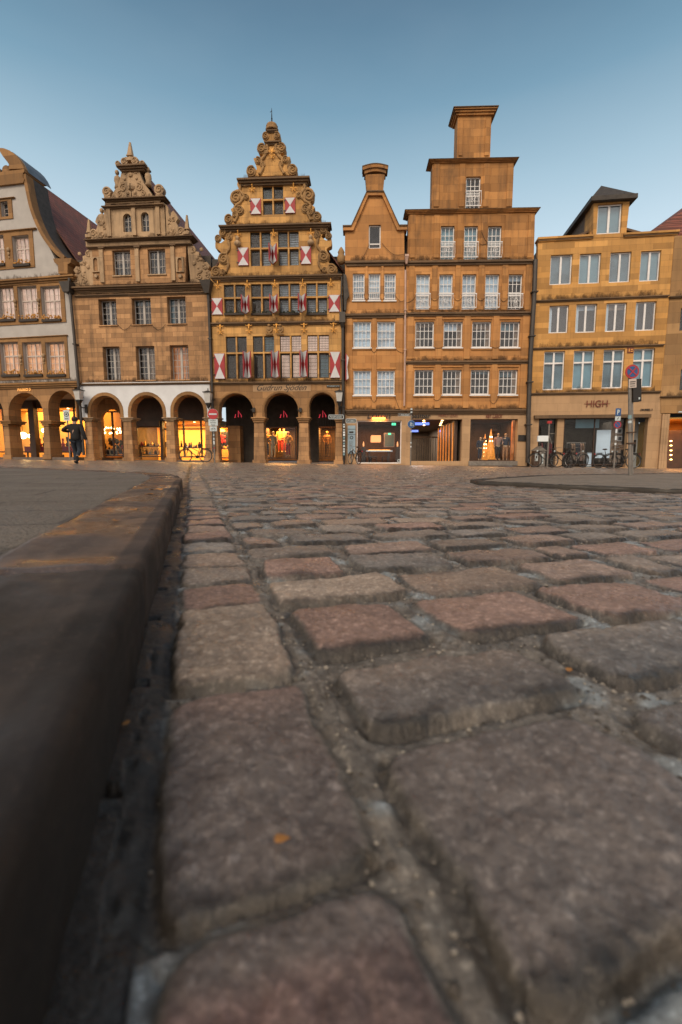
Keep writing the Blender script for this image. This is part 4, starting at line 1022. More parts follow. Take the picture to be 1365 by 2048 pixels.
for (px, py, r, sx) in ((433, 544, .30, 1), (447, 545, .16, -1), (448, 518, .33, 1), (437, 478, .2, 1), (446, 466, .22, -1), (459, 475, .2, 1), (462, 457, .14, 1),
                        (458, 439, .26, 1), (473, 396, .36, 1), (480, 422, .26, -1), (493, 395, .16, -1), (484, 366, .18, 1), (471, 430, .18, 1), (490, 370, .14, -1),
                        (503, 343, .28, 1), (517, 322, .2, -1), (524, 298, .27, 1), (532, 273, .2, 1), (526, 330, .15, 1), (533, 305, .16, -1)):
    x, z = F.p(px, py)
    for s_ in (1, -1):
        xx = x if s_ > 0 else 2*AX-x
        b = MB().mat('gable_scroll'); b.lathe([(0, -.07), (r*.95, -.05), (r, .0)], (xx, 0, z), 14, 'y'); scroll(b, xx, z, r*.85, -.09, 0, 1.7, sx*s_, 1, r*.17, 1)
        b.build('volute', None, F.root)
# raised bands that tie the scrolls together
for pts in ([(452, 545), (458, 530), (453, 510), (460, 495), (457, 478), (463, 462), (455, 452)], [(470, 445), (476, 430), (470, 415), (482, 405), (488, 392), (480, 380), (486, 362)], [(520, 350), (527, 335), (523, 322), (531, 312), (536, 298), (532, 288)]):
    cv = smooth([F.p(*q) for q in pts], 4)
    for s_ in (1, -1):
        q = [(x if s_ > 0 else 2*AX-x, -.03, z) for x, z in cv]
        MB().mat('gable_scroll').tube(q, [.10-.04*abs(math.sin(i*.9)) for i in range(len(q))], 7).build('scroll_band', None, F.root, smooth=True)
# onion finial
x, z = F.p(542.8, 258); zt_ = F.p(542.5, 241)[1]; ht = zt_-z
MB().mat('gable_scroll').lathe([(.34, 0), (.36, ht*.2), (.3, ht*.42), (.33, ht*.55), (.28, ht*.78), (.14, ht*.95), (.05, ht)], (AX, .2, z), 14).build('finial', None, F.root, smooth=True)
MB().mat('black_metal').tube([(AX, .2, zt_-.05), (AX, .2, zt_+.75)], [.045, .012], 6).ball((AX, .2, zt_+.22), .05, 6).tube([(AX-.09, .2, zt_+.55), (AX+.02, .2, zt_+.62)], .015, 5).build('spire', None, F.root)
for q in ((436.8, 567), (495.7, 565), (550.7, 564), (606.3, 563), (662.3, 562)): F.anchor(*q, h=.62)
for q in ((441.9, 658.5), (499, 657), (554, 656), (609, 655), (667.6, 654)): F.anchor(*q, h=.6)
for q in ((477, 464), (548, 462), (622.5, 461)): F.anchor(*q, h=.66)
for q in ((505.5, 372.5), (588, 371)): F.anchor(*q, h=.68)
F.anchor(545.3, 309, h=.5)
for px in (539, 561.3):
    x, z = F.p(px, 658); b = MB().mat('gable_scroll'); b.slab([(x-.18, z+.1), (x-.18, z-.12), (x, z-.26), (x+.18, z-.12), (x+.18, z+.1)][::-1], [], -.09, -.002); b.ball((x, -.08, z+.17), .1, 7); b.ball((x, -.1, z-.02), .1, 7, (1, .5, 1.1)); b.box(x-.2, x+.2, -.1, -.002, z-.33, z-.27)
    b.build('coat_of_arms', None, F.root)
for px, py in ((476.7, 487), (622.5, 485)):
    x, z = F.p(px, py); b = MB().mat('carved'); b.lathe([(.05, -.2), (.17, -.12), (.19, .0), (.08, .1), (.07, .13)], (x, -.16, z-.02), 10); b.ball((x, -.17, z+.21), .11, 8, (1, 1, 1.2)); b.build('bust', None, F.root, smooth=True)
# shutters with an hourglass of white on red
def shutter(F, x0, x1, z0, z1, ang=0.0, hinge='l', y=-.03):
    w = x1-x0; h = z1-z0; t = .045
    e = bpy.data.objects.new('shutter', None); 
    b = MB().mat('red_paint').box(0, w, -t, 0, 0, h); b.mat('white_paint')
    ins = .012
    b.slab([(ins, h-ins), (w/2, h/2), (w-ins, h-ins)][::-1], [], -t-.006, -t-.001); b.slab([(ins, ins), (w-ins, ins), (w/2, h/2)], [], -t-.006, -t-.001)
    b.slab([(ins, h-ins), (w/2, h/2), (w-ins, h-ins)][::-1], [], .001, .006); b.slab([(ins, ins), (w-ins, ins), (w/2, h/2)], [], .001, .006)
    o = b.build('shutter', None, F.root)
    hb = MB().mat('white_paint' if ang else 'black_metal')
    for k in (.16, .84): hb.box(-.05, .05, -t-.02, .004, h*k-.03, h*k+.03)
    hb.build('hinge', None, o)
    if hinge == 'l': o.location = (x0, y, z0); o.rotation_euler = (0, 0, -ang)
    else:
        o.location = (x1, y, z0); o.scale = (-1, 1, 1); o.rotation_euler = (0, 0, ang)
    return o
for r in ((501.8, 398, 522.8, 429.5), (570.8, 396.5, 591.3, 427.5), (476.5, 496, 498, 531.8), (602, 493.5, 623, 529), (424.5, 596.8, 446, 630), (658, 590.5, 680, 624.5), (430, 707.5, 450.8, 758), (660.6, 704, 681, 756)):
    x0, x1, z0, z1 = F.rect(*r); shutter(F, x0, x1, z0, z1, 0, 'l')
for (xp, y0, y1) in ((497, 707, 758), (552, 706, 757), (607.5, 705, 756), (493.5, 597, 630), (549, 595.5, 628.5), (604.5, 594, 627), (547.5, 496, 531)):
    x0, x1, z0, z1 = F.rect(xp-10, y0, xp+10, y1); xm = (x0+x1)/2; w = .6
    shutter(F, xm-.02, xm-.02+w, z0, z1, R(57), 'l', -.06); shutter(F, xm-.06-w, xm-.06, z0, z1, R(82), 'r', -.06)
# greenery in the window boxes of the upper row
for a, c in ((449, 490), (503, 545), (558.5, 600), (613, 655), (560, 600)):
    x0, x1, z0, z1 = F.rect(a, 625, c, 629); b = MB().mat('planter').box(x0+.02, x1-.02, -.12, .1, z0-.05, z0+.06).mat('leaf')
    for k in range(40): b.ball((random.uniform(x0+.05, x1-.05), random.uniform(-.12, .08), z0+.06+abs(random.gauss(0, .06))), random.uniform(.02, .045), 4)
    b.build('flower_box', None, F.root)
# arcade storey
zt = F.p(560, 786)[1]; zc = F.p(560, 835)[1]; zw = F.p(560, 763)[1]
A3 = [F.p(q, 825)[0] for q in (425, 437.5, 507, 529, 597, 619, 670.5, 690)]
o = [(0, zw), (0, zc)]
for i in (1, 3, 5): o += arch_pts(A3[i], A3[i+1], zt if i < 5 else zt+.0, zc)
o += [(F.W, zc), (F.W, zw)]
MB().mat('arcade_brown').slab(o[::-1], [], .0, .65).build('arcade_wall', None, F.root)
for i in (1, 3, 5):
    a = arch_pts(A3[i]-.03, A3[i+1]+.03, zt+.03, zc); c = arch_pts(A3[i]-.12, A3[i+1]+.12, zt+.12, zc)
    MB().mat('trim_tan').slab(a+c[::-1], [], -.03, .003).build('arch_ring', None, F.root)
for a, c, d, e in ((508.5, 529, 503.5, 533), (598, 618, 593.5, 622), (671.5, 687.5, 667.5, 690), (420, 436.5, 418, 440)): arcade_pier(F, a, c, d, e, 834.5, 845, 925, .6, 'old_stone', 'arcade_brown')
zce = F.p(560, 780)[1]
MB().mat('floor_stone').box(0, F.W, -.02, 3.4, -.3, .0).build('arcade_floor', None, F.root)
MB().mat('shopfront_brown').box(0, F.W, .65, 3.4, zce, zce+.2).build('arcade_ceiling', None, F.root)
zf = F.p(560, 853, 3.0)[1]
MB().mat('room_dark').box(0, F.W, 3.0, 3.3, zf, zce).build('fascia', None, F.root)
x0 = F.p(463, 870, 3)[0]; x1 = F.p(487, 870, 3)[0]; MB().mat('arcade_brown').box(x0, x1, 2.2, 3.3, 0, zf).build('pillar', None, F.root)
MB().mat('room_dark').box(x1, F.p(532, 870, 3)[0], 3.0, 3.3, 0, zf).build('door', None, F.root)
shopfront(F, 3.05, 427, 461, 853, 917, [], fw=.08)
room(F, -.9, x0, 3.3, 5.6, .0, zf, 'shop_paint'); area(F.root, (x0*.4-.3, 4.4, zf-.05), 1.6, 1.4, 130, (1, .6, .2))
shopfront(F, 3.05, 529, 593, 853, 918, [], fw=.08)
xr0, xr1 = F.p(529, 870, 3)[0], F.p(594, 870, 3)[0]
room(F, xr0, xr1, 3.3, 5.8, .15, zf+.02, 'shop_dark_paint'); area(F.root, ((xr0+xr1)/2, 4.1, zf-.05), 2.2, 1.2, 170, (1, .42, .10))
spots(F, [(xr0+.5+.6*i, 3.9, zf) for i in range(4)], r=.05)
MB().mat('room_dark').box(xr1, F.p(638, 870, 3)[0], 3.0, 3.3, 0, zf).build('door', None, F.root)
xr2, xr3 = F.p(637, 870, 3)[0], F.p(676, 870, 3)[0]
b = MB().mat('lead_came')
for i in range(26): z = .25 + (zf+.6-.25)*i/26; b.box(xr2, xr3, 3.0, 3.04, z, z+.03)
for i in range(9): x = xr2+(xr3-xr2)*i/8; b.box(x-.012, x+.012, 2.98, 3.0, .1, zf+.6)
b.build('roller_grille', None, F.root)
room(F, xr2, xr3+.4, 3.3, 5.4, .1, zf+.02, 'shop_dark_paint'); area(F.root, ((xr2+xr3)/2, 4.0, zf-.05), 1, 1, 90, (1, .45, .12))
# pink logo shapes in neon above the doors
for px in (477, 568, 646):
    x, z = F.p(px, 829, 2.9); b = MB().mat('neon_pink'); b.tube([(x-.22, 2.9, z-.18), (x-.17, 2.9, z+.02)], .018, 5); b.tube([(x, 2.9, z-.18), (x, 2.9, z+.24), (x+.2, 2.9, z-.06), (x+.2, 2.9, z-.18)], .018, 5); b.tube([(x-.26, 2.9, z-.19), (x-.2, 2.9, z-.19)], .018, 5)
    b.build('neon_sign', None, F.root)
# painted name over the middle arch
x0, x1, z0, z1 = F.rect(506.7, 770, 622, 783); MB().mat('pale_stone').box(x0, x1, -.02, -.001, z0, z1).build('name_plate', None, F.root)
text('Gudrun Sjödén', F.root, (x0+x1)/2, (z0+z1)/2-.01, (x1-x0)*.86, .44, 'ink', y=-.03, shear=.5, depth=.012)
x0, x1, z0, z1 = F.rect(654, 770.5, 680.5, 774.5); MB().mat('black_metal').box(x0, x1, -.06, -.03, z0, z1).build('street_name_plate', None, F.root)
text('Prinzipalmarkt', F.root, (x0+x1)/2, (z0+z1)/2, (x1-x0)*.9, .08, 'sign_white', y=-.065, depth=.004)
for px in (509, 602):
    x, z = F.p(px, 820.5); MB().mat('black_metal').box(x-.07, x+.07, -.2, -.02, z-.12, z+.12).tube([(x-.2, -.1, z), (x-.05, -.1, z)], .03, 6).build('wall_spotlight', None, F.root)
F.body(zce+.25, F.p(550, 500)[1], 11); F.body(F.p(550, 500)[1], F.p(550, 452)[1], 9, x0=1.6, x1=F.W-1.6)
F.gable_roof(.1, F.W-.1, F.p(550, 540)[1], AX, F.p(545, 372, 1)[1], .5, 13)
F.pipe([(686, 640), (686.5, 760), (688.5, 920)], .085, y=-.16)
x0, x1, z0, z1 = F.rect(680, 628, 691.5, 648.5); MB().mat('dark_pipe').box(x0, x1, -.42, -.02, z0, z1).frustum((x0+x1)/2-.08, (x0+x1)/2+.08, -.24, -.08, z0-.25, x0+.03, x1-.03, -.4, -.04, z0).build('hopper', None, F.root)
F.pipe([(684, 553), (683, 590), (685, 628)], .05, y=-.15)
# slated end of the eaves and the flank with its own shutters
q = [F.p(*a) for a in ((687.5, 548), (693, 551), (699, 592), (694, 600), (692.5, 622), (688.5, 622))]; MB().mat('roof_dark').slab(q, [], -.1, .25).build('eaves_end', None, F.root)
q = [F.p(*a) for a in ((691.5, 640), (697.5, 656), (698.5, 720), (695.5, 728), (696, 800), (691, 812))]; MB().mat('pale_stone').slab(q, [], .12, .3).build('flank_wall', None, F.root)
x0, x1, z0, z1 = F.rect(692, 710, 697.5, 762); 
b = MB().mat('red_paint').box(x0, x0+.05, -.35, .1, z0, z1).mat('white_paint').slab([(x1-.13, z0), (x1+.02, z0+.1), (x1-.06, (z0+z1)/2), (x1+.02, z1-.2), (x1-.13, z1)][::-1], [], -.3, -.27); b.build('shutter', None, F.root)
x, z = F.p(682.5, 507); b = MB().mat('gable_scroll'); b.lathe([(.1, -.5), (.22, -.4), (.24, -.1), (.16, .05), (.2, .15), (.12, .3), (.04, .42)], (x, .2, z), 12); b.build('finial', None, F.root, smooth=True)

# ------------------------------------------------------------------ house 4: narrow orange gable with a flared chimney top
F4 = F = Facade('narrow_house', 690, 27.05, 812, 26.94, 'narrow orange sandstone house whose pointed gable ends in a flared chimney head')
F.window((738, 449.6, 762, 496.8), 1, 1, 'white_frame', 'room_dark', rec=.12, fw=.06, transom=.22, tw=.06, th=.35)
for a, c in ((706, 729.6), (737.6, 761), (768.8, 792)):
    w_, (x0, x1, z0, z1) = F.window((a, 547, c, 601), 4, 4, 'white_frame', 'blind_white', 'glass', rec=.10, fw=.06, mw=.03, th=.35, sill='white_frame')
    zr_ = z0+.36; b = MB().mat('white_frame').box(x0+.02, x1-.02, -.06, -.02, zr_, zr_+.05).box(x0+.02, x1-.02, -.06, -.02, z0+.06, z0+.1)
    for i in range(6): xx = x0+.06+(x1-x0-.12)*i/5; b.box(xx-.012, xx+.012, -.05, -.03, z0+.1, zr_)
    b.mat('shopfront_brown').box(x0+.02, x1-.02, .02, .05, z0+.38, z0+.46); b.build('window_rail', None, w_)
for (a, c) in ((707, 742.6), (754.7, 790.8)):
    F.window((a, 643, c, 695.5), 4, 3, 'white_frame', 'blind_white', 'glass', rec=.09, fw=.06, mw=.035, th=.35, sill='white_frame')
for (a, c) in ((707.3, 742.6), (754.7, 790)):
    F.window((a, 741, c, 790.5), 4, 3, 'white_frame', 'blind_white', 'glass', rec=.09, fw=.06, mw=.035, th=.35, sill='white_frame')
F.wall([(691, 825), (812, 825), (811, 700), (810, 640), (809, 462), (797, 458), (766, 388), (735.5, 388), (704, 458), (690.5, 464)], 'orange_stone', 0, .35)
AX = F.p(750.5, 400)[0]
cop = [F.p(*q) for q in ((686.5, 455.5), (703, 455), (734.2, 386), (767.3, 386), (798, 454), (814.5, 454))]; cin = [F.p(*q) for q in ((686.5, 463), (707, 463), (737, 393), (764.5, 393), (794.5, 462), (814.5, 461.5))]
MB().mat('orange_stone').slab((cop + cin[::-1])[::-1], [], -.14, .5).build('coping', None, F.root)
c2 = [F.p(*q) for q in ((686, 453.5), (703, 453.2), (734, 384.5), (767.5, 384.5), (798.5, 452.5), (815, 452.2))]; c3 = [(x, z-.06) for x, z in c2]
MB().mat('dark_ledge').slab((c2+c3[::-1])[::-1], [], -.2, .55).build('coping_cap', None, F.root)
q = [F.p(*a) for a in ((734.4, 386), (731, 349), (770.3, 348), (766.3, 386))]; MB().mat('orange_stone2').slab(q[::-1] if False else q, [], -.02, .5).build('chimney', None, F.root)
def arcline(x0, x1, z, rise, n=12): return [(x0+(x1-x0)*i/n, z+rise*math.sin(math.pi*i/n)) for i in range(n+1)]
x0, z0 = F.p(725.5, 349); x1, z1 = F.p(776, 348.5); zt_ = F.p(750, 339)[1]
for (ins, za, zb_, y0, mt) in ((.10, z0-.02, z0+.14, -.16, 'orange_stone2'), (.0, z0+.14, z0+.30, -.28, 'orange_stone2'), (-.02, z0+.30, z0+.34, -.32, 'dark_ledge')):
    a = arcline(x0+ins, x1-ins, za, .13); c = arcline(x0+ins, x1-ins, zb_, .13)
    MB().mat(mt).slab(a+c[::-1], [], y0*.6, .5).build('chimney_cap', None, F.root)
for y_, h_ in ((520.5, .26), (626.5, .24)): F.ledge(690.5, y_, 811, y_-.4, h_, .16, 'dark_ledge', 'string_course', 2, .02)
F.ledge(690.5, 819.5, 812, 819, .3, .2, 'dark_ledge', 'cornice', 3, .02)
for (a, c, y0, y1) in ((731.5, 736, 529, 605), (763, 767.5, 529, 605), (744.3, 753, 634, 818), (693.5, 705, 634, 818), (792.5, 805, 634, 818)): F.panel((a, y0, c, y1), 'orange_stone', .055)
for (a, c) in ((705, 744), (753, 792)):
    for (y0, y1) in ((698.5, 701), (735.5, 738.5), (793.5, 796)): F.panel((a, y0, c, y1), 'orange_stone2', .04, 'moulding')
def cable(F, p0, p1, sag, name='cable'):
    a, za = F.p(*p0); c, zc = F.p(*p1); P = [(a+(c-a)*i/12, -.07, za+(zc-za)*i/12 - sag*math.sin(math.pi*i/12)) for i in range(13)]
    MB().mat('black_metal').tube(P, .011, 4).build(name, None, F.root)
cable(F, (722, 521), (739, 489), .1); cable(F, (764, 487), (809, 509), .3); cable(F, (791, 592), (811, 600), .2); cable(F, (742, 696), (755, 696), .28); cable(F, (790, 697), (811, 706), .1); cable(F, (742, 795), (755, 795), .28); cable(F, (790, 793), (799, 818), .02)
cable(F, (730, 597), (738, 597), .08); cable(F, (761, 597), (769, 597), .08)
# shop storey
x0, x1, z0, z1 = F.rect(713.6, 841, 803.3, 927); F.holes.append([(x0, z0), (x1, z0), (x1, z1), (x0, z1)])
F.wall([(690.5, 930), (812, 930), (812, 824), (690.5, 824)], 'pale_stone', 0.01, .3, 'shop_wall')
shopfront(F, .1, 713.6, 803.3, 841, 927, [], mat='white_frame', fw=.06)
room(F, x0-.3, x1+.3, .32, 4.8, z0-.02, z1+.05, 'shop_dark_paint'); area(F.root, ((x0+x1)/2-.2, 2.6, z1-.05), 2.0, 2.0, 60, (1, .36, .12))
text('Loton', F.root, *F.p(758, 829.5), 1.35, .46, 'ink', y=-.07, shear=.3)
x0, x1, z0, z1 = F.rect(745, 835, 771, 838.6); MB().mat('neon_orange').box(x0, x1, -.09, -.03, z0, z1).build('neon_tube', None, F.root)
l = bpy.data.lights.new('neon_glow', 'AREA'); l.shape = 'RECTANGLE'; l.size = x1-x0; l.size_y = .06; l.energy = 9; l.color = (1, .4, .1); lo = bpy.data.objects.new('neon_glow', l); sc.collection.objects.link(lo); lo.parent = F.root; lo.location = ((x0+x1)/2, -.13, z0-.02); lo.rotation_euler = (R(20), 0, 0)
for q in ((784, 846, 792, 850.5), (777, 866, 782.5, 869.5)):
    x0, x1, z0, z1 = F.rect(*q, .8); MB().mat('green_exit').box(x0, x1, .8, .84, z0, z1).mat('sign_white').box((x0+x1)/2-.02, (x0+x1)/2+.03, .79, .799, z0+.03, z1-.03).build('exit_light', None, F.root)
F.body(F.p(750, 822)[1], F.p(750, 470)[1], 10, y0=.7); F.gable_roof(.05, F.W-.05, F.p(750, 470)[1], AX, F.p(750, 405)[1], .5, 10, 'roof_dark')
F.pipe([(811.5, 540), (811, 620), (810.5, 700), (809, 812)], .055, 'pink_pipe', -.1)
x0, x1, z0, z1 = F.rect(809.5, 513, 816.5, 530); MB().mat('pink_pipe').frustum((x0+x1)/2-.05, (x0+x1)/2+.05, -.18, -.04, z0, x0, x1, -.3, .0, z0+.35).box(x0-.01, x1+.01, -.31, .0, z0+.351, z1).build('hopper', None, F.root)

# ------------------------------------------------------------------ house 5: stepped tower gable
F5 = F = Facade('stepped_house', 812, 26.94, 1062, 26.72, 'broad orange stone house stepping up in three blocks to a capped square tower')
def juliet(w_, x0, x1, z0, zr_):
    b = MB().mat('white_frame').box(x0, x1, -.16, -.12, zr_, zr_+.045).box(x0, x1, -.16, -.12, z0+.05, z0+.09); n = 9
    for i in range(n+1):
        xx = x0+.02+(x1-x0-.04)*i/n; b.tube([(xx, -.14, z0+.06), (xx+.02*(i % 2), -.14-.04*(i % 2), z0+(zr_-z0)*.35), (xx, -.14, zr_)], .012, 4)
    scroll(b, (x0+x1)/2, (z0+zr_)/2, .13, -.17, 0, 1.3, 1, 1.2, .016); b.tube([(x0, -.14, zr_+.02), (x0, .1, zr_+.02)], .02, 5); b.tube([(x1, -.14, zr_+.02), (x1, .1, zr_+.02)], .02, 5)
    b.build('balcony_rail', None, w_)
def french(r, yr, back, glass='glass'):
    w_, (x0, x1, z0, z1) = F5.window(r, 3, 4, 'white_frame', back, glass, rec=.12, fw=.055, mw=.03, transom=.42, tw=.07, th=.35)
    juliet(w_, x0-.02, x1+.02, z0, F5.p((r[0]+r[2])/2, yr)[1])
for a, c in ((881.8, 909), (928.5, 955.5), (975.9, 1003)): french((a, 452, c, 519), 487, 'blind_teal')
french((932, 353, 961.5, 417), 386, 'room_dark')
for i, (a, c) in enumerate(((832.5, 860), (878.6, 905.6), (924.7, 952.3), (970.6, 998.2), (1017, 1044.5))): french((a, 548.5, c, 619), 590, 'blind_white' if i < 4 else 'room_dark', 'glass')
for (y0, y1, xs) in ((643, 695, ((831, 868.6), (887.5, 925.6), (944.5, 982.5), (1001, 1040))), (739.5, 789.5, ((829.3, 867), (885.4, 923), (941.7, 979.5), (998, 1035.6)))):
    for i, (a, c) in enumerate(xs):
        w_, _ = F.window((a, y0, c, y1), 4, 3, 'white_frame', 'room_dark', 'glass', rec=.13, fw=.065, mw=.03, th=.35, sill='white_frame', curtain=('curtain_tan', .72, .98) if i in (1, 3) else None)
F.wall([(812, 822), (1057, 822), (1060, 720), (1064, 620), (1066.5, 520), (813, 522)], 'orange_stone', 0, .35)
F.wall([(815, 524), (1068, 522), (1070.5, 426), (818, 428)], 'orange_stone2', 0, .62, 'wall')
F.wall([(863.5, 422), (1024.5, 422), (1028.5, 322), (865.5, 322)], 'orange_stone2', 0, .62, 'wall')
x0, z0 = F.p(914, 316); x1, z1 = F.p(983.5, 231); MB().mat('orange_stone2').box(x0, x1, 0, .85, z0-.1, z1).build('tower', None, F.root)
def capstone(F, px0, px1, pyb, pyt, x0, x1, depth=2.6, pr=.35, name='cap'):
    """block cornice on all sides of a tier"""
    zb_ = F.p((px0+px1)/2, pyb, 0)[1]; zt_ = F.p((px0+px1)/2, pyt, -pr)[1]; h = zt_-zb_; b = MB().mat('orange_stone2')
    for i, (k, a, c) in enumerate(((.35, 0, .34), (.62, .34, .62), (.85, .62, .86))): b.box(x0-pr*k, x1+pr*k, -pr*k, depth+pr*k, zb_+h*a, zb_+h*c-.001)
    b.mat('dark_ledge').box(x0-pr, x1+pr, -pr, depth+pr, zb_+h*.86, zt_); b.build(name, None, F.root, bevel=.01)
capstone(F, 908, 1001, 232, 211, x0, x1, .85, .3)
a, c = F.p(865.5, 322)[0], F.p(1027.5, 322)[0]; capstone(F, 860, 1038, 326, 315, a, c, .62, .24)
a, c = F.p(818, 426)[0], F.p(1070, 426)[0]; capstone(F, 811, 1080, 427, 416, a, c, .62, .24)
F.ledge(812, 520.5, 1069, 518.5, .22, .18, 'dark_ledge', 'string_course', 2, .02)
F.ledge(812, 625, 1064, 622, .2, .15, 'dark_ledge', 'string_course', 2, .02); F.ledge(812, 722, 1060, 719.5, .2, .15, 'dark_ledge', 'string_course', 2, .02)
F.ledge(812, 819.5, 1058, 817, .28, .2, 'dark_ledge', 'cornice', 3, .02)
for xs, y0, y1 in (((915, 923.5), (972.5, 984)), 242, 312) if False else (((918, 926), (970.5, 979)), 240, 312), (((868, 879), (919, 930), (967, 979), (1014, 1025)), 328, 414), (((820, 831), (868, 879), (914.5, 925.5), (962.5, 973.5), (1010, 1021), (1056, 1067)), 430, 516), \
    (((818, 829), (864, 875), (911, 921), (957, 968), (1004, 1015), (1051, 1062)), 528, 620), (((815, 827), (872, 884), (928.5, 940.5), (986, 998), (1044, 1058)), 628, 718), (((815, 826), (870, 881), (927, 938), (983, 994), (1040, 1054)), 725, 816):
    for a, c in xs: F.panel((a, y0, c, y1), 'orange_stone2' if y0 < 600 else 'orange_stone', .05)
for a, c in ((831, 868.6), (887.5, 925.6), (944.5, 982.5), (1001, 1040)):
    for y_ in (637.5, 698): F.panel((a-2, y_, c+2, y_+1.8), 'orange_stone2', .07, 'moulding')
for a, c in ((829.3, 867), (885.4, 923), (941.7, 979.5), (998, 1035.6)):
    for y_ in (733, 792.5): F.panel((a-2, y_, c+2, y_+1.8), 'orange_stone2', .07, 'moulding')
for p0, p1, s_ in (((860, 595), (879, 595), .2), ((906, 595), (925, 595), .2), ((952, 595), (971, 595), .2), ((998, 595), (1017, 595), .25), ((868, 695), (888, 693), .08), ((983, 694), (1001, 692), .1), ((867, 798), (885, 790), .2), ((979, 800), (998, 790), .35), ((955, 487), (976, 487), .1), ((813, 606), (833, 592), .1), ((963, 465), (976, 488), .08)): cable(F, p0, p1, s_)
# shop storey
x0, x1, z0, z1 = F.rect(821, 838.6, 924, 922); F.holes.append([(x0, z0), (x1, z0), (x1, z1), (x0, z1)]); PA = (x0, x1, z0, z1)
x0, x1, z0, z1 = F.rect(940.5, 838, 1035, 922); F.holes.append([(x0, z0), (x1, z0), (x1, z1), (x0, z1)]); PB = (x0, x1, z0, z1)
F.wall([(812, 932), (1055, 932), (1057, 822), (812, 822)], 'pale_stone', .01, .4, 'shop_wall')
x0, x1, z0, z1 = PB; shopfront(F, .18, 940.5, 1035, 838, 922, [], mat='shopfront_brown', fw=.05)
room(F, x0-.3, x1+.3, .42, 4.2, z0, z1+.05, 'shop_dark_paint'); area(F.root, ((x0+x1)/2, 1.6, z1-.03), 2.4, 1.6, 60, (1, .45, .16))
MB().mat('grey_metal').box(x0-.05, x1+.05, -.08, .16, z0-.27, z0-.002).build('granite_sill', None, F.root)
b = MB().mat('timber')
for i in range(7): b.box(x0+2.1, x1-.2, 3.3, 3.36, .9+i*.27, .96+i*.27)
b.build('shelf', None, F.root)
MB().mat('room_orange').box(F.p(1023.5, 880, 1)[0], F.p(1028, 880, 1)[0], .9, 1.1, z0, z1).build('lit_column', None, F.root)
# passage
x0, x1, z0, z1 = PA
room(F, x0-.02, x1+.02, .42, 12.5, -.02, z1+.02, 'shop_dark_paint', 'passage')
zb_ = z1
MB().mat('shop_paint').box(x0+.4, x1-1.6, 12.3, 12.45, .1, z1-.9).build('back_wall', None, F.root)
b = MB().mat('black_metal'); 
for i in range(9): xx = x0+(x1-x0)*(.40+.055*i); b.box(xx-.02, xx+.02, 6.0, 6.04, .1, z1-.75)
b.box(x0+1.0, x1-.2, 6.0, 6.05, z1-.78, z1-.7); b.build('passage_gate', None, F.root)
b = MB().mat('lit_amber')
for i in range(6): b.box(x1-.36, x1-.305, .9+.95*i, 1.02+.95*i, .05, z1-.12)
b.build('lit_column', None, F.root)
b = MB().mat('shopfront_brown').box(x1-.3, x1-.16, .5, 6, .0, z1).build('shop_wall', None, F.root)
for q in ((826, 845, 859, 850, 1.0), (821, 860, 837, 864, 3.0), (880, 860, 900, 864, 5.0)):
    X0, X1, Z0, Z1 = F.rect(*q[:4], q[4]); MB().mat('blue_light').box(X0, X1, q[4], q[4]+.06, Z0, Z1).build('light_panel', None, F.root)
spots(F, [(x0+.9+1.1*(i % 2)+.2*(i//2), .9+1.3*(i//2), z1-.005) for i in range(8)], r=.07)
area(F.root, ((x0+x1)/2, 4, z1-.04), 1.5, 5, 60, (1, .5, .25)); area(F.root, ((x0+x1)/2-.4, 9.5, z1-.1), 2, 3, 110, (.9, .85, .75))
text('bestbar', F.root, *F.p(842, 831.8), 1.12, .27, 'ink', y=-.05, bold=.02)
text('HERLITZIUS', F.root, *F.p(896.5, 831), 1.08, .17, 'rust_ink', y=-.03)
text('van Laack', F.root, *F.p(988.5, 831), .95, .28, 'rust_ink', y=-.03, shear=.35)
x0, x1, z0, z1 = F.rect(1036.5, 870, 1054, 882); MB().mat('black_metal').box(x0, x1, -.05, -.01, z0, z1).build('plaque', None, F.root)
F.body(F.p(930, 818)[1], F.p(940, 524)[1], 10, y0=.7)
F.pipe([(1071.5, 520), (1068.5, 600), (1061, 720), (1057.5, 830), (1056, 925)], .13, y=-.2)

# ------------------------------------------------------------------ house 6: golden house with a dormer
F6 = F = Facade('golden_house', 1062, 26.74, 1325, 25.85, 'golden sandstone house with three rows of four white windows and a hipped dormer')
def h6win(r, kind):
    k = dict(rec=.12, fw=.06, mw=.03, mull=.10, th=.35)
    if kind == 'low': return F6.window(r, 1, 1, 'white_frame', 'blind_teal', 'glass', transom=.70, tw=.09, **k)[0]
    if kind == 'mid': return F6.window(r, 1, 1, 'white_frame', 'room_dark', 'glass_mirror', curtain=('blind_white', .02, .2), **k)[0]
    return F6.window(r, 1, 1, 'white_frame', 'blind_teal', 'glass_mirror', **k)[0]
for r in ((1101, 509.5, 1144.5, 569), (1159, 507, 1201.5, 567), (1220, 504, 1262, 564.5), (1281, 501.5, 1321, 562)): h6win(r, 'top')
for r in ((1098.6, 611, 1137.3, 666), (1152, 608, 1193.4, 665), (1212, 605.5, 1253, 663), (1271, 603, 1312, 661)): h6win(r, 'mid')
for i, r in enumerate(((1087.5, 702.5, 1129, 780), (1146.6, 701, 1187.6, 778.5), (1206, 699, 1248, 776.5), (1266, 697, 1308, 774.5))): h6win(r, 'low')
F.wall([(1060.5, 788), (1324, 781), (1326, 770), (1332, 690), (1340, 590), (1351, 466), (1077, 477), (1073, 600), (1067, 695)], 'golden_stone', 0, .35)
for (a, ya, c, yc) in ((1077, 471.5, 1188, 470), (1249, 464.5, 1361, 459)): F.ledge(a, ya, c, yc, .22, .14, 'golden_stone', 'coping', 2, .5); F.ledge(a, ya+5.5, c-1, yc+6.5, .05, .1, 'dark_ledge', 'drip_edge', 1, .02)
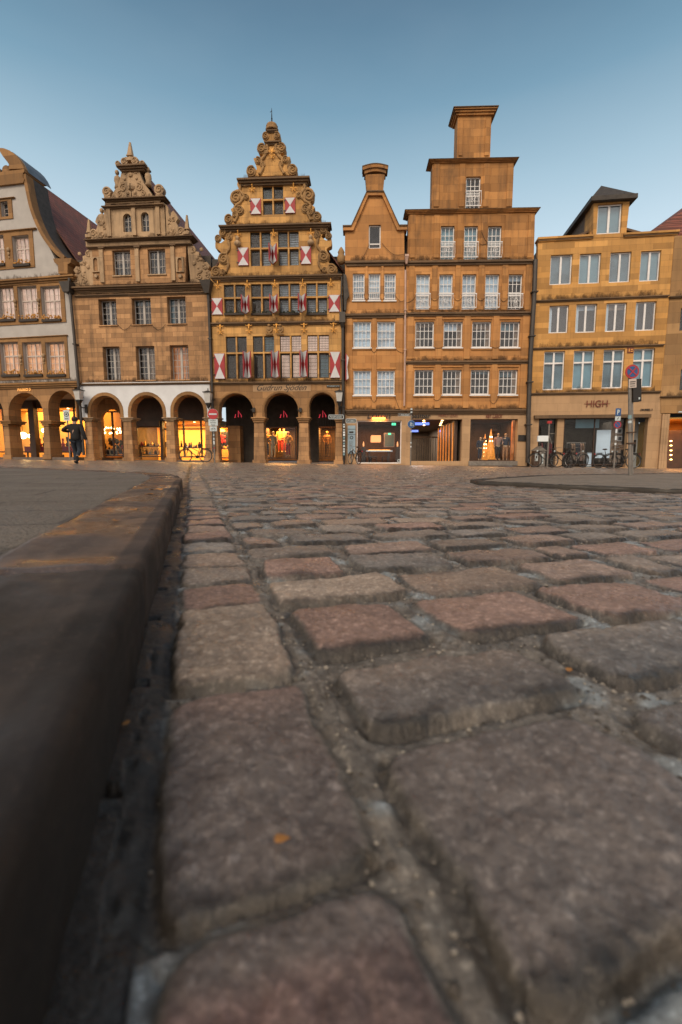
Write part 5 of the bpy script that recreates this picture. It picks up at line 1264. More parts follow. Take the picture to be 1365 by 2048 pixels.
for (a, ya, c, yc) in ((1073, 600.5, 1340, 588.5), (1067, 695.5, 1331, 687)): F.ledge(a, ya, c, yc, .12, .12, 'dark_ledge', 'string_course', 2, .02)
F.ledge(1062, 786.5, 1324, 780.5, .12, .12, 'dark_ledge', 'string_course', 2, .02)
# dormer
F.window((1195, 408, 1243.5, 467.5), 1, 1, 'white_frame', 'blind_teal', 'glass_mirror', rec=.1, fw=.07, mull=.11, th=.3)
dn = [(1186.5, 476), (1252, 474), (1259.5, 403), (1187.5, 405)]
F.wall(dn, 'golden_stone', -.02, .3, 'dormer_wall')
x0, x1 = F.p(1186.5, 440)[0], F.p(1256, 440)[0]; z0 = F.p(1215, 474)[1]; z1 = F.p(1215, 404)[1]
MB().mat('golden_stone').box(x0+.01, x1-.01, .301, 1.2, z0-.3, z1-.02).mat('timber').box(x0+.04, x1-.04, 1.2, 7.0, z0-.3, z1-.02).build('dormer_cheek', None, F.root)
za = F.p(1214, 372.5, 1.6)[1]; b = MB().mat('roof_dark').box(x0-.25, x1+.3, -.3, 7.2, z1-.02, z1+.2)
xm = (x0+x1)/2
v = [b.bm.verts.new(p) for p in ((x0-.2, -.25, z1+.201), (x1+.25, -.25, z1+.201), (x1+.25, 7.2, z1+.201), (x0-.2, 7.2, z1+.201), (xm, 1.5, za), (xm, 6, za))]
for q in ((0, 1, 4), (1, 2, 5, 4), (2, 3, 5), (3, 0, 4, 5)): b._f([v[i] for i in q])
b.build('dormer_roof', None, F.root)
F.gable_roof(.4, F.W+.2, F.p(1200, 474)[1]-.35, F.W*.5, F.p(1200, 440)[1], .55, 9, 'timber')
b = MB().mat('timber'); zz = F.p(1100, 474)[1]; b.slab([(.6, zz-.2), (x0+.05, zz-.2), (x0+.05, z1-1.0)], [], 1.0, 6.5); b.build('roof', None, F.root)
x0, x1, z0, z1 = F.rect(1255, 695.5, 1267, 706); MB().mat('rust_ink').box(x0, x1, -.04, -.002, z0, z1).mat('gold').box(x0+.06, x0+.1, -.055, -.041, z0+.06, z1-.06).box(x0+.15, x0+.26, -.055, -.041, z0+.06, z0+.1).box(x0+.15, x0+.26, -.055, -.041, z1-.12, z1-.08).build('year_plaque', None, F.root)
# shop storey
H = []
for r in ((1076.5, 836, 1113.5, 929), (1127, 836, 1255, 929), (1268, 833, 1294, 929)):
    x0, x1, z0, z1 = F.rect(*r); H.append((x0, x1, -.02, z1)); F.holes.append([(x0, .02), (x1, .02), (x1, z1), (x0, z1)])
F.wall([(1060, 936), (1334, 940), (1336, 828), (1322.5, 827), (1323, 781), (1061, 786)], 'pale_stone', .01, .35, 'shop_wall')
zc6 = H[1][3]
shopfront(F, .25, 1076.5, 1113.5, 836, 930, [], fw=.04); shopfront(F, .25, 1127, 1255, 836, 930, [1188], fw=.04)
room(F, H[0][0]-.1, H[1][1]+.1, .37, 5.0, 0, zc6+.05, 'room_dark'); area(F.root, ((H[0][0]+H[1][1])/2+1, 2.5, zc6-.02), 4, 2, 45, (1, .8, .6))
x0, x1, z0, z1 = H[2]; b = MB().mat('grey_frame').box(x0, x1, 1.0, 1.1, 0, z1); b.mat('black_metal').box(x1-.25, x1-.12, .9, 1.0, .9, 1.6); b.build('door', None, F.root); MB().mat('blind_teal').box(x0-.02, x0, .35, 1.0, 0, z1).build('door_jamb', None, F.root)
a, c, z0, z1 = F.rect(1068, 830, 1299, 836.5); MB().mat('dark_ledge').box(a, c, -.22, -.0, z0, z1).build('canopy', None, F.root)
text('HIGH', F.root, *F.p(1194, 807.5), 1.12, .37, 'rust_ink', y=-.05)
a, _, _, _ = F.rect(1168, 807, 1221, 808); c = F.rect(1168, 807, 1221, 808)[1]; z_ = F.p(1194, 807.5)[1]; MB().mat('rust_ink').box(a, c, -.035, -.025, z_-.008, z_+.012).build('lettering', None, F.root)
text('DRUBBEL 3', F.root, *F.p(1293, 819.5), .62, .11, 'ink', y=-.03, bold=.02)
# things on show, parts of the shop fittings
for (q, m_) in (((1152, 838, 1199, 856), 'blind_teal'), ((1193, 860, 1221, 916), 'blind_white')):
    x0, x1, z0, z1 = F.rect(*q, .6); MB().mat(m_).box(x0, x1, .6, .64, z0, z1).build('window_panel', None, F.root)
x0, x1, z0, z1 = F.rect(1228, 840, 1253, 925, .55); MB().mat('curtain_tan').box(x0, x1, .9, 1.0, z0, z1).build('display_wall', None, F.root)
for y_ in (862, 877, 893):
    x0, x1, z0, z1 = F.rect(1235, y_-5, 1245, y_+5, .85); MB().mat('cream_frame').box(x0, x1, .84, .88, z0, z1).mat('ink').box(x0+.05, x1-.05, .82, .838, z0+.05, z1-.05).build('picture', None, F.root)
for px in (1322, ):
    x0, x1, z0, z1 = F.rect(px-2, 881, px+10, 888); MB().mat('black_metal').box(x0, x1, -.03, .0, z0, z1).build('plaque', None, F.root)
F.body(F.p(1200, 784)[1], F.p(1200, 480)[1], 10, y0=.7)
F.pipe([(1324, 905), (1325, 925)], .03, y=-.05)

# ------------------------------------------------------------------ house 7: buff house cut by the right edge
F7 = F = Facade('corner_house', 1326, 25.75, 1560, 24.6, 'buff sandstone house cut by the right edge, red tiled roof and orange lit doorway')
for r in ((1362, 738, 1385, 780), (1362, 615, 1388, 660)): F.window(r, 1, 2, 'lead_came', 'room_dark', 'glass', rec=.15, th=.35)
F.wall([(1322, 793), (1540, 790), (1560, 470), (1351, 470), (1341, 590), (1332, 690)], 'buff_stone', .06, .4)
MB().mat('buff_stone').slab([F.p(*q) for q in ((1322.5, 838), (1540, 838), (1540, 793), (1322.5, 793))][::-1] and [F.p(*q) for q in ((1322.5, 826), (1540, 826), (1540, 793), (1322.5, 793))], [], .06, .4).build('shop_wall', None, F.root)
F.ledge(1323, 792, 1540, 787, .08, .1, 'dark_ledge', 'string_course', 2, .1); F.ledge(1341, 589, 1560, 581, .1, .1, 'dark_ledge', 'string_course', 2, .1)
x0, x1 = F.p(1338, 880)[0], F.p(1500, 880)[0]; z1 = F.p(1380, 836)[1]
room(F, x0, x1, .4, 4, .0, z1, 'shop_paint'); area(F.root, (x0+1.0, 1.4, z1-.03), 1.2, 1.2, 60, (1, .42, .12))
b = MB().mat('shopfront_brown').box(x0+.02, x1, 1.6, 1.7, 0, F.p(1360, 857)[1]); b.build('door', None, F.root)
for y_ in (882, 891, 901, 910, 919): x, z = F.p(1342.5, y_, 1.55); MB().mat('spot').ball((x, 1.55, z), .05, 7, (1.3, 1, .6)).build('shelf_light', None, F.root)
b = MB().mat('pale_stone')
for i in range(3): x0, x1, z0, z1 = F.rect(1321+i*5, 828, 1325.6+i*5, 934); b.box(x0, x1, -.05, .5, -.1, z1)
b.build('boarded_pier', None, F.root)
MB().mat('sign_white').tube([(F.p(1348, 826)[0], -.5, F.p(1348, 826)[1]), (F.p(1390, 825)[0], -.5, F.p(1390, 825)[1])], .04, 6).build('awning_roller', None, F.root)
b = MB().mat('roof_red'); q = [F.p(*a, 0.5) for a in ((1296, 463), (1340, 436), (1380, 408), (1450, 360), (1560, 470))]
za_, zb2 = F.p(1300, 466)[1], F.p(1400, 395, 6)[1]
vp = []
for (px, py, off) in ((1299, 464, 1.0), (1560, 474, .5), (1560, 300, 6), (1365, 416, 6)): X_, Z_ = F.p(px, py, off); vp.append((X_, off, Z_))
v = [b.bm.verts.new(p) for p in vp]
b._f(v); v2 = [b.bm.verts.new((p.co.x, p.co.y+.05, p.co.z-.15)) for p in v]; b._f(v2[::-1])
for i in range(4): b._f([v[i], v2[i], v2[(i+1) % 4], v[(i+1) % 4]])
b.build('roof', None, F.root)
F.body(z1+.2, F.p(1400, 480)[1], 9, x0=.2, y0=.7)
# ------------------------------------------------------------------ people and shop mannequins
def skin_mesh(name, V, edges, mat, parent, sub=1, root=0):
    """V: list of (x,y,z,r)"""
    me = bpy.data.meshes.new(name); me.from_pydata([v[:3] for v in V], edges, []); me.update()
    o = bpy.data.objects.new(name, me); sc.collection.objects.link(o); o.parent = parent
    m = o.modifiers.new('skin', 'SKIN'); m.use_smooth_shade = True
    sv = me.skin_vertices[0].data if me.skin_vertices else None
    if sv is None:
        bm = bmesh.new(); bm.from_mesh(me); bm.verts.layers.skin.verify(); bm.to_mesh(me); bm.free(); sv = me.skin_vertices[0].data
    for i, v in enumerate(V):
        r = v[3]; sv[i].radius = r if isinstance(r, tuple) else (r, r); sv[i].use_root = (i == root)
    s = o.modifiers.new('sub', 'SUBSURF'); s.levels = s.render_levels = sub
    dg = bpy.context.evaluated_depsgraph_get(); dg.update()
    me2 = bpy.data.meshes.new_from_object(o.evaluated_get(dg)); o.modifiers.clear(); o.data = me2; me2.name = name
    me2.materials.clear(); me2.materials.append(M[mat]); me2.polygons.foreach_set('use_smooth', [True]*len(me2.polygons)); return o
def lerp(a, b, t): return tuple(a[i]+(b[i]-a[i])*t for i in range(3))
def figure(root, J, skin='skin', hair='hair', top=None, bottom=None, shoes='black_cloth', hands=True, long_top=.0, face=True):
    """J joints: hip, chest, neck, head, sh_l, el_l, wr_l, ha_l ... kn_l, an_l, toe_l; forward is -y"""
    V, E_ = [], []
    def v(p, r): V.append((*p, r)); return len(V)-1
    def e(a, b): E_.append((a, b))
    hip = v(J['hip'], (.13, .10)); mid = v(lerp(J['hip'], J['chest'], .5), (.12, .09)); ch = v(J['chest'], (.15, .10)); nb = v(lerp(J['chest'], J['neck'], .75), (.075, .065)); nk = v(J['neck'], .055)
    e(hip, mid); e(mid, ch); e(ch, nb); e(nb, nk)
    hd = Vector(J['head']); nkv = Vector(J['neck']); up = (hd-nkv).normalized()
    h0 = v(tuple(nkv+up*.055), (.062, .07)); h1 = v(tuple(hd), (.078, .095)); h2_ = v(tuple(hd+up*.075), (.07, .085)); e(nk, h0); e(h0, h1); e(h1, h2_)
    for s in 'lr':
        sh = v(J['sh_'+s], .062); el = v(J['el_'+s], .043); wr = v(J['wr_'+s], .028); pm = v(lerp(J['wr_'+s], J['ha_'+s], .55), (.036, .02)); kn = v(J['ha_'+s], (.036, .016))
        e(ch, sh); e(sh, el); e(el, wr); e(wr, pm); e(pm, kn)
        if hands:
            d = (Vector(J['ha_'+s])-Vector(J['wr_'+s])).normalized(); side = d.cross(Vector((1, 0, 0))); side = side.normalized() if side.length > .1 else Vector((0, 1, 0)); nrm = d.cross(side)
            for k, (o_, l_) in enumerate(((-.027, .062), (-.009, .074), (.009, .07), (.026, .054))):
                p = Vector(J['ha_'+s])+side*o_; a = v(tuple(p+d*l_*.5+nrm*.006), .009); b = v(tuple(p+d*l_*.9+nrm*.024), .008); e(kn, a); e(a, b)
            t = Vector(lerp(J['wr_'+s], J['ha_'+s], .4)); a = v(tuple(t-side*.045+d*.02), .011); b = v(tuple(t-side*.055+d*.05), .009); e(pm, a); e(a, b)
        th = v(lerp(J['hip'], J['kn_'+s], .14)[:2] + (J['hip'][2]-.06,), .085) if False else v((J['kn_'+s][0]*.5+J['hip'][0]*.5 + (.05 if s == 'l' else -.05)*.5, J['hip'][1], J['hip'][2]-.07), .088)
        kn_ = v(J['kn_'+s], .055); ca = v(lerp(J['kn_'+s], J['an_'+s], .3), .054); an = v(J['an_'+s], .036); to = v(J['toe_'+s], (.038, .025)); e(hip, th); e(th, kn_); e(kn_, ca); e(ca, an); e(an, to)
    body = skin_mesh('body', V, E_, skin, root, 1)
    hv = Vector(J['head']); f = Vector(J.get('look', (0, -1, 0))).normalized(); r = f.cross(Vector((0, 0, 1))).normalized()
    if face:
        b = MB().mat(skin); b.ball(hv+f*.10-Vector((0, 0, .01)), .016, 6, (1, 1.2, 1.6)); b.ball(hv+r*.082, .022, 6, (.4, .8, 1.2)); b.ball(hv-r*.082, .022, 6, (.4, .8, 1.2)); b.mat('ink').ball(hv+f*.088+r*.03+Vector((0, 0, .022)), .008, 5); b.ball(hv+f*.088-r*.03+Vector((0, 0, .022)), .008, 5); b.mat('sign_red').ball(hv+f*.088-Vector((0, 0, .05)), .012, 6, (1.6, .5, .5))
        b.build('face', None, root, smooth=True)
    if hair: MB().mat(hair).ball(hv-f*.016+Vector((0, 0, .035)), .105, 10, (.86, 1.02, .98)).build('hair', None, root, smooth=True)
    if top:
        V, E_ = [], []
        hz = Vector(J['hip'])-Vector((0, 0, long_top))
        a = v(tuple(hz), (.185, .15)); a2 = v(tuple(Vector(J['hip'])+Vector((0, 0, .04))), (.18, .145)); b_ = v(lerp(J['hip'], J['chest'], .45), (.155, .115)); c = v(J['chest'], (.185, .125)); d = v(lerp(J['chest'], J['neck'], .72), (.095, .08)); e(a, a2); e(a2, b_); e(b_, c); e(c, d)
        for s in 'lr': sh = v(J['sh_'+s], .085); el = v(J['el_'+s], .064); wr = v(lerp(J['el_'+s], J['wr_'+s], .92), .048); e(c, sh); e(sh, el); e(el, wr)
        skin_mesh('jacket', V, E_, top, root, 1)
    if bottom:
        V, E_ = [], []
        a = v(J['hip'], (.145, .115))
        for s in 'lr': th = v((J['kn_'+s][0]*.5+J['hip'][0]*.5 + (.05 if s == 'l' else -.05)*.5, J['hip'][1], J['hip'][2]-.08), .103); kn_ = v(J['kn_'+s], .075); an = v(lerp(J['kn_'+s], J['an_'+s], .93), .06); e(a, th); e(th, kn_); e(kn_, an)
        skin_mesh('trousers', V, E_, bottom, root, 1)
    if shoes:
        for s in 'lr':
            an, to = Vector(J['an_'+s]), Vector(J['toe_'+s]); V, E_ = [], []
            a = v(tuple(an-(to-an)*.25), .05); b_ = v(tuple(lerp(an, to, .5)), (.05, .045)); c = v(tuple(to+(to-an)*.15), (.045, .03)); e(a, b_); e(b_, c); skin_mesh('shoe', V, E_, shoes, root, 1)
    return body
STAND = dict(hip=(0, 0, .95), chest=(0, -.01, 1.30), neck=(0, 0, 1.50), head=(0, -.02, 1.63), sh_l=(.19, 0, 1.41), el_l=(.25, .03, 1.13), wr_l=(.24, -.06, .89), ha_l=(.235, -.09, .80),
             sh_r=(-.19, 0, 1.41), el_r=(-.25, .03, 1.13), wr_r=(-.24, -.06, .89), ha_r=(-.235, -.09, .80), kn_l=(.10, -.02, .50), an_l=(.10, .02, .08), toe_l=(.11, -.15, .035), kn_r=(-.10, -.02, .50), an_r=(-.10, .02, .08), toe_r=(-.11, -.15, .035))
# the walker in black: seen from behind, left elbow raised out, right foot lifting. forward is +y in the world: rotate by pi
fp = at(155, 926.5, 16.2)
W1 = thing('person', (fp.x, fp.y, gz(fp.x)-.01), 'person in black jacket and jeans walking away, elbow raised, by the white house', 'person', math.pi + .15)
J = dict(STAND); J.update(hip=(.0, 0, .90), chest=(.02, -.05, 1.22), neck=(.03, -.07, 1.41), head=(.03, -.11, 1.53), sh_l=(-.17, -.05, 1.33), el_l=(-.36, -.22, 1.18), wr_l=(-.26, -.40, 1.30), ha_l=(-.2, -.44, 1.36)) 
J.update(sh_l=(.20, -.06, 1.33), el_l=(.44, -.12, 1.17), wr_l=(.26, -.30, 1.14), ha_l=(.19, -.34, 1.15), sh_r=(-.18, -.02, 1.32), el_r=(-.28, .12, 1.06), wr_r=(-.36, .10, .80), ha_r=(-.38, .08, .71),
         kn_l=(.09, -.14, .48), an_l=(.07, -.06, .08), toe_l=(.08, -.22, .035), kn_r=(-.10, -.02, .47), an_r=(-.12, .30, .26), toe_r=(-.12, .28, .10))
M['jacket'] = plain('black_jacket', (.009, .009, .009), .9, var=.3); M['jeans'] = plain('dark_blue_jeans', (.018, .026, .038), .9, var=.5, scale=9)
figure(W1, J, top='jacket', bottom='jeans', long_top=.13)
W1.scale = (1.10, 1.08, 1.0)
def mannequin(F, px, off, pyb, h, label, group, top, bottom, pose=None, rot=0., skin='dummy', hair=None, headless=False):
    x, z = F.p(px, pyb, off); w_ = F.world(x, off, z)
    r = thing('mannequin', tuple(w_), label, 'mannequin', F.root.rotation_euler.z + rot, group)
    J = dict(STAND); J.update(pose or {}); figure(r, J, skin, hair, top, bottom, shoes=None, hands=False, face=False); r.scale = (h/1.74,)*3
    MB().mat('black_metal').lathe([(.2, 0), (.2, .02), (.03, .03)], (0, 0.02, -.002), 14).build('base_plate', None, r); return r
M['cloth_cream'] = plain('cream_cloth', (.55, .40, .22), .9, var=.3, scale=8); M['cloth_plaid'] = plain('rust_plaid_cloth', (.5, .24, .1), .9, var=.6, scale=22); M['cloth_red'] = plain('dark_red_cloth', (.3, .03, .03), .9, var=.3, scale=8)
M['cloth_knit'] = plain('pink_beige_knit', (.33, .2, .15), .9, var=.2, scale=14); M['cloth_navy'] = plain('navy_cloth', (.03, .035, .05), .9, var=.2)
M['cloth_ochre'] = plain('ochre_patterned_cloth', (.6, .32, .08), .9, var=.55, scale=14)
A_ = dict(el_l=(.33, .02, 1.2), wr_l=(.22, -.18, 1.05), ha_l=(.17, -.24, 1.04)); B_ = dict(el_r=(-.34, .05, 1.2), wr_r=(-.18, -.1, .98), ha_r=(-.12, -.14, .98))
mannequin(F3, 534, 3.6, 914, 1.7, 'mannequin with a red cap, leftmost under the middle sandstone arch', None, 'cloth_ochre', 'cloth_navy', A_, .3, hair='sign_red')
mannequin(F3, 547.5, 3.5, 915, 1.72, 'mannequin in long cream coat and pale cap under the middle sandstone arch', None, 'cloth_cream', 'cloth_cream', B_, .0, hair='cloth_cream')
mannequin(F3, 561, 4.7, 905, 1.7, 'mannequin in an ochre dress, left of the two standing behind the front row', None, 'cloth_ochre', 'cloth_red', A_, .1)
mannequin(F3, 569, 4.75, 905, 1.7, 'mannequin in a rust plaid top, right of the two behind the front row', None, 'cloth_plaid', 'cloth_red', B_, -.2)
mannequin(F3, 577, 3.6, 914, 1.66, 'mannequin with an orange hat and dark red skirt, rightmost under the middle sandstone arch', None, 'cloth_ochre', 'cloth_red', A_, -.3, hair='neon_orange' if False else 'sign_red')
mannequin(F3, 655, 3.9, 913, 1.68, 'mannequin in a plaid jacket behind the roller grille of the right-hand sandstone arch', None, 'cloth_plaid', 'cloth_cream', B_, .0, hair='cloth_ochre')
mannequin(F5, 960, .9, 921, 1.42, 'mannequin bust with a grey jacket and raised arm left of the glowing cones', None, 'cloth_navy', 'cloth_navy', dict(el_l=(.4, -.1, 1.5), wr_l=(.2, -.15, 1.62), ha_l=(.12, -.15, 1.64)), .2)
mannequin(F5, 995, 1.0, 921, 1.66, 'mannequin in a pink beige sweater just right of the glowing cones', None, 'cloth_knit', 'black_cloth', A_, .1)
mannequin(F5, 1010, 1.0, 921, 1.66, 'mannequin in dark jacket and orange trousers, farthest right of the glowing cones', None, 'cloth_navy', 'cloth_plaid', B_, -.3)
mannequin(F6, 1208, .9, 921, 1.65, 'headless-looking mannequin in a black leather jacket before a white panel', None, 'black_cloth', 'black_cloth', A_, .2, skin='black_cloth')
# glowing cones in the window
def cone(F, px, off, pyb, pyt, wpx, label, seed):
    x, z = F.p(px, pyb, off); zt = F.p(px, pyt, off)[1]; w_ = F.world(x, off, z); a = F.p(px+wpx, pyb, off)[0]-x; h = zt-z
    r = thing('light_cone', tuple(w_), label, 'decoration', 0)
    MB().mat('cone_glow').lathe([(a, 0), (a*.72, h*.33), (a*.4, h*.62), (.01, h)], (0, 0, 0), 14).build('cone', None, r, smooth=True)
    for k, f in enumerate((.14, .30, .45, .6, .74)):
        for s in (-1, 1):
            rr = a*(1-f)*.8; MB().mat('bulb').ball((s*rr*.55, -rr*.85, h*f), .045, 6).build('bulb', None, r)
M['cone_glow'] = emis('glowing_amber_mesh', (1, .32, .04), .5, .75, 14)
cone(F5, 980.5, .75, 919, 858, 10.5, 'tall glowing amber cone studded with bulbs in the menswear window', 1); cone(F5, 969, .95, 920, 868, 7.5, 'shorter glowing amber cone left of the taller one in the menswear window', 2)
# ------------------------------------------------------------------ things on show in the lit shops
def shelf(F, px0, px1, py, off, label, n, seed, name='display_shelf'):
    x0, z = F.p(px0, py, off); x1 = F.p(px1, py, off)[0]; w_ = F.world(x0, off, z); r = thing(name, tuple(w_), label, 'shelf', F.root.rotation_euler.z)
    W = x1-x0; MB().mat('shopfront_brown').box(0, W, -.2, .25, -.05, 0).build('board', None, r)
    b = MB().mat('black_metal')
    for q in (.03, W-.07): b.box(q, q+.04, .2, .24, -.35, -.051)
    b.build('bracket', None, r)
    return r, W
def jars(F, r, W, n, seed, label, kind='display_item'):
    rr = random.Random(seed); 
    for k in range(n):
        x = W*(k+.5)/n + rr.uniform(-.05, .05); h = rr.uniform(.12, .42); rad = rr.uniform(.05, .11); c = r.matrix_world
        m = rr.choice(['ink', 'shopfront_brown', 'chrome', 'cloth_red', 'gold']); w_ = r.location + Matrix.Rotation(r.rotation_euler.z, 3, 'Z') @ Vector((x, 0, 0))
        t = MB().mat(m)
        if rr.random() < .5: t.lathe([(rad, 0), (rad*1.1, h*.4), (rad*.4, h*.8), (rad*.5, h)], (0, 0, 0), 10)
        else: t.box(-rad, rad, -rad*.6, rad*.6, 0.001, h*.7).ball((0, 0, h*.85), rad*.6, 7)
        o = t.build(kind); o.location = w_; o.rotation_euler = (0, 0, rr.uniform(-.5, .5)); tag(o, label, 'ornament', label[:40])
r_, W_s = shelf(F2, 281, 321, 892, 4.2, 'upper shelf of small ornaments in the left bright shop window', 6, 1); jars(F2, r_, W_s, 6, 11, 'small ornament on the upper shelf of the left bright shop window')
r_, W_s = shelf(F2, 279, 321, 908, 4.1, 'lower shelf of small ornaments in the left bright shop window', 7, 2); jars(F2, r_, W_s, 7, 12, 'small ornament on the lower shelf of the left bright shop window')
r_, W_s = shelf(F2, 330, 366, 893, 4.3, 'shelf behind the pillar in the bright shop', 5, 3); jars(F2, r_, W_s, 5, 13, 'small ornament on the shelf behind the pillar in the bright shop')
r_, W_s = shelf(F2, 371, 402, 895, 4.3, 'shelf above the parked bicycle in the bright shop window', 6, 4); jars(F2, r_, W_s, 6, 14, 'small ornament on the shelf above the parked bicycle')
r_, W_s = shelf(F3, 430, 458, 897, 4.2, 'counter of small goods in the bright bay left of the sandstone pier', 5, 5); jars(F3, r_, W_s, 5, 15, 'small ornament on the counter left of the sandstone pier')
x, z = F3.p(446, 878, 4.3); w_ = F3.world(x, 4.3, z); o = MB().mat('ink').box(-.45, .45, 0, .04, -.5, .5).mat('sign_red')
for a in range(7): o.ball((.2*math.cos(a*.9)*(a > 0), -.02, .2*math.sin(a*.9)*(a > 0)), .11, 8, (1, .4, 1))
o = o.build('picture'); o.location = w_; tag(o, 'dark framed picture of a red flower hanging in the bright bay', 'picture')
# chandelier in the dim bay
x, z = F2.p(225, 862, 4.6); w_ = F2.world(x, 4.6, z); r = thing('chandelier', tuple(w_), 'sputnik chandelier of many small glowing bulbs in the dim shop bay', 'chandelier')
b = MB().mat('black_metal').tube([(0, 0, 0), (0, 0, 1.2)], .012, 5); rr = random.Random(5); bp = []
for k in range(22): a, e_ = rr.uniform(0, 6.3), rr.uniform(-.5, .5); p = Vector((math.cos(a)*.55, math.sin(a)*.45, e_*.45)); bp.append(p); b.tube([(0, 0, 0), tuple(p)], .006, 4)
b.build('frame', None, r); bulb0 = None
for p in bp:
    if bulb0 is None: bulb0 = MB().mat('bulb').ball((0, 0, 0), .05, 6).build('bulb', None, r); bulb0.location = p
    else: c = bulb0.copy(); sc.collection.objects.link(c); c.parent = r; c.location = p
rr = random.Random(9)
for k in range(26):
    px, py = rr.uniform(208, 246), rr.uniform(880, 905); off = rr.uniform(4.0, 5.0); x, z = F2.p(px, py, off); w_ = F2.world(x, off, z)
    b = MB().mat(rr.choice(['ink', 'ink', 'shopfront_brown', 'cloth_ochre', 'cloth_red', 'leaf'])); s_ = rr.uniform(.07, .16)
    b.lathe([(s_*.6, -s_), (s_, 0), (s_*.7, s_), (s_*.3, s_*1.4)], (0, 0, 0), 9)
    o = b.build('ornament'); o.location = w_; tag(o, 'dark ornament in the crowded display of the dim shop bay', 'ornament', 'ornaments piled in the dim shop bay')
x, z = F2.p(227, 906, 4.3); t = thing('display_table', tuple(F2.world(x, 4.3, .0)), 'low dark display table heaped with ornaments in the dim shop bay', 'table', F2.root.rotation_euler.z)
MB().mat('shopfront_brown').box(-1.0, 1.0, -.4, .5, z-.06, z+.02).build('table_top', None, t)
for sx in (-.9, .9):
    for sy in (-.3, .4): MB().mat('shopfront_brown').box(sx-.04, sx+.04, sy-.04, sy+.04, 0, z-.061).build('leg', None, t)
for i, px in enumerate((217, 224.5, 232)):
    x, z = F2.p(px, 905, 3.9); o = MB().mat('cloth_cream').box(-.13, .13, -.02, .05, -.2, .22).mat('ink').box(-.08, .08, -.026, -.021, -.12, .14).build('card'); o.location = F2.world(x, 3.9, z); tag(o, 'cream card standing in a row of three at the foot of the dim window', 'card', 'cream cards in the dim window')
# house 1 shop: globe lamps, red table, chairs
for (px, py, off, rd, lab) in ((46, 871, 5.2, .30, 'large glowing globe lamp behind the dark door post'), (62, 872, 5.6, .2, 'smaller glowing globe lamp right of the dark door post'), (90, 861, 5.0, .22, 'flattened glowing lamp near the second pillar of the white house')):
    x, z = F1.p(px, py, off); r = thing('globe_lamp', tuple(F1.world(x, off, z)), lab, 'lamp'); MB().mat('bulb').ball((0, 0, 0), rd, 12, (1, 1, .8)).build('globe', None, r, smooth=True); MB().mat('black_metal').tube([(0, 0, rd*.75), (0, 0, 1.2)], .015, 5).build('cord', None, r)
for i, (px, lab) in enumerate(((82, 'long table under a red cloth in the amber shop'), (128, 'second table under a red cloth behind the walker'))):
    x = F1.p(px, 895, 4.8)[0]; t = thing('table', tuple(F1.world(x, 4.8, .0)), lab, 'table', F1.root.rotation_euler.z)
    MB().mat('cloth_red').box(-1.0, 1.0, -.4, .4, .35, .8).build('tablecloth', None, t)
    for sx in (-.85, .85):
        for sy in (-.3, .3): MB().mat('shopfront_brown').box(sx-.04, sx+.04, sy-.04, sy+.04, 0, .349).build('leg', None, t)
    for k in range(5):
        o = MB().mat(['ink', 'gold', 'cloth_red', 'leaf', 'shopfront_brown'][k]).lathe([(.1, 0), (.14, .15), (.05, .3), (.08, .38+.1*k)], (0, 0, 0), 9).build('vase'); o.location = F1.world(x-.75+.36*k, 4.8, .801); tag(o, ['vase on the red-clothed table of the amber shop, left of the second pillar', 'vase on the red-clothed table behind the walker'][i], 'vase', ['vases on the first red table', 'vases on the second red table'][i])
x, z = F1.p(69, 876, 4.3); o = MB().mat('ink').lathe([(0, -.02), (.24, -.02), (.24, .02), (0, .02)], (0, 0, 0), 16, 'y').build('wall_disc'); o.location = F1.world(x, 4.3, z); tag(o, 'dark round disc hanging in the amber shop window', 'decoration')
# house 4 shop: pendant, washstand, mirror
x, z = F4.p(752, 877.5, 1.6); r = thing('pendant_lamp', tuple(F4.world(x, 1.6, z)), 'square peach pendant shade on a long cord in the dark shop', 'lamp')
M['peach_shade'] = emis('peach_lamp_shade', (1, .36, .12), .75); MB().mat('peach_shade').frustum(-.31, .31, -.25, .25, -.22, -.30, .30, -.24, .24, .2).build('lamp_shade', None, r, bevel=.04); MB().mat('black_metal').tube([(0, 0, .2), (0, 0, 1.15)], .01, 5).build('cord', None, r)
x, z = F4.p(758.5, 902, 1.3); r = thing('counter', tuple(F4.world(x, 1.3, .0)), 'long pale counter lit from below under the peach pendant', 'counter')
MB().mat('blind_white').box(-.8, .8, -.3, .3, z-.04, z+.04).build('counter_top', None, r); MB().mat('neon_orange').box(-.66, .66, -.22, -.18, z+.045, z+.065).build('light_strip', None, r)
for s_ in (-.6, .6): MB().mat('shopfront_brown').box(s_-.05, s_+.05, -.2, .2, 0, z-.041).build('leg', None, r)
x, z = F4.p(779, 880, 2.4); o = MB().mat('cream_frame').box(-.34, .34, 0, .04, -.45, .45).mat('blind_teal').box(-.29, .29, -.01, -.001, -.4, .4).build('mirror'); o.location = F4.world(x, 2.4, z); tag(o, 'framed mirror at the back right of the dark shop', 'mirror')
for (px, lab) in ((727.5, 'orange bottle lamp left of the counter'), (795.5, 'orange bottle lamp at the right edge of the shop window')):
    x, z = F4.p(px, 893, 1.2); r = thing('table_lamp', tuple(F4.world(x, 1.2, z)), lab, 'lamp'); MB().mat('peach_shade').lathe([(.04, 0), (.05, .12), (.03, .24), (.015, .3)], (0, 0, 0), 8).build('lamp_shade', None, r); MB().mat('shopfront_brown').box(-.12, .12, -.1, .1, -z, -.001).build('stand', None, r)
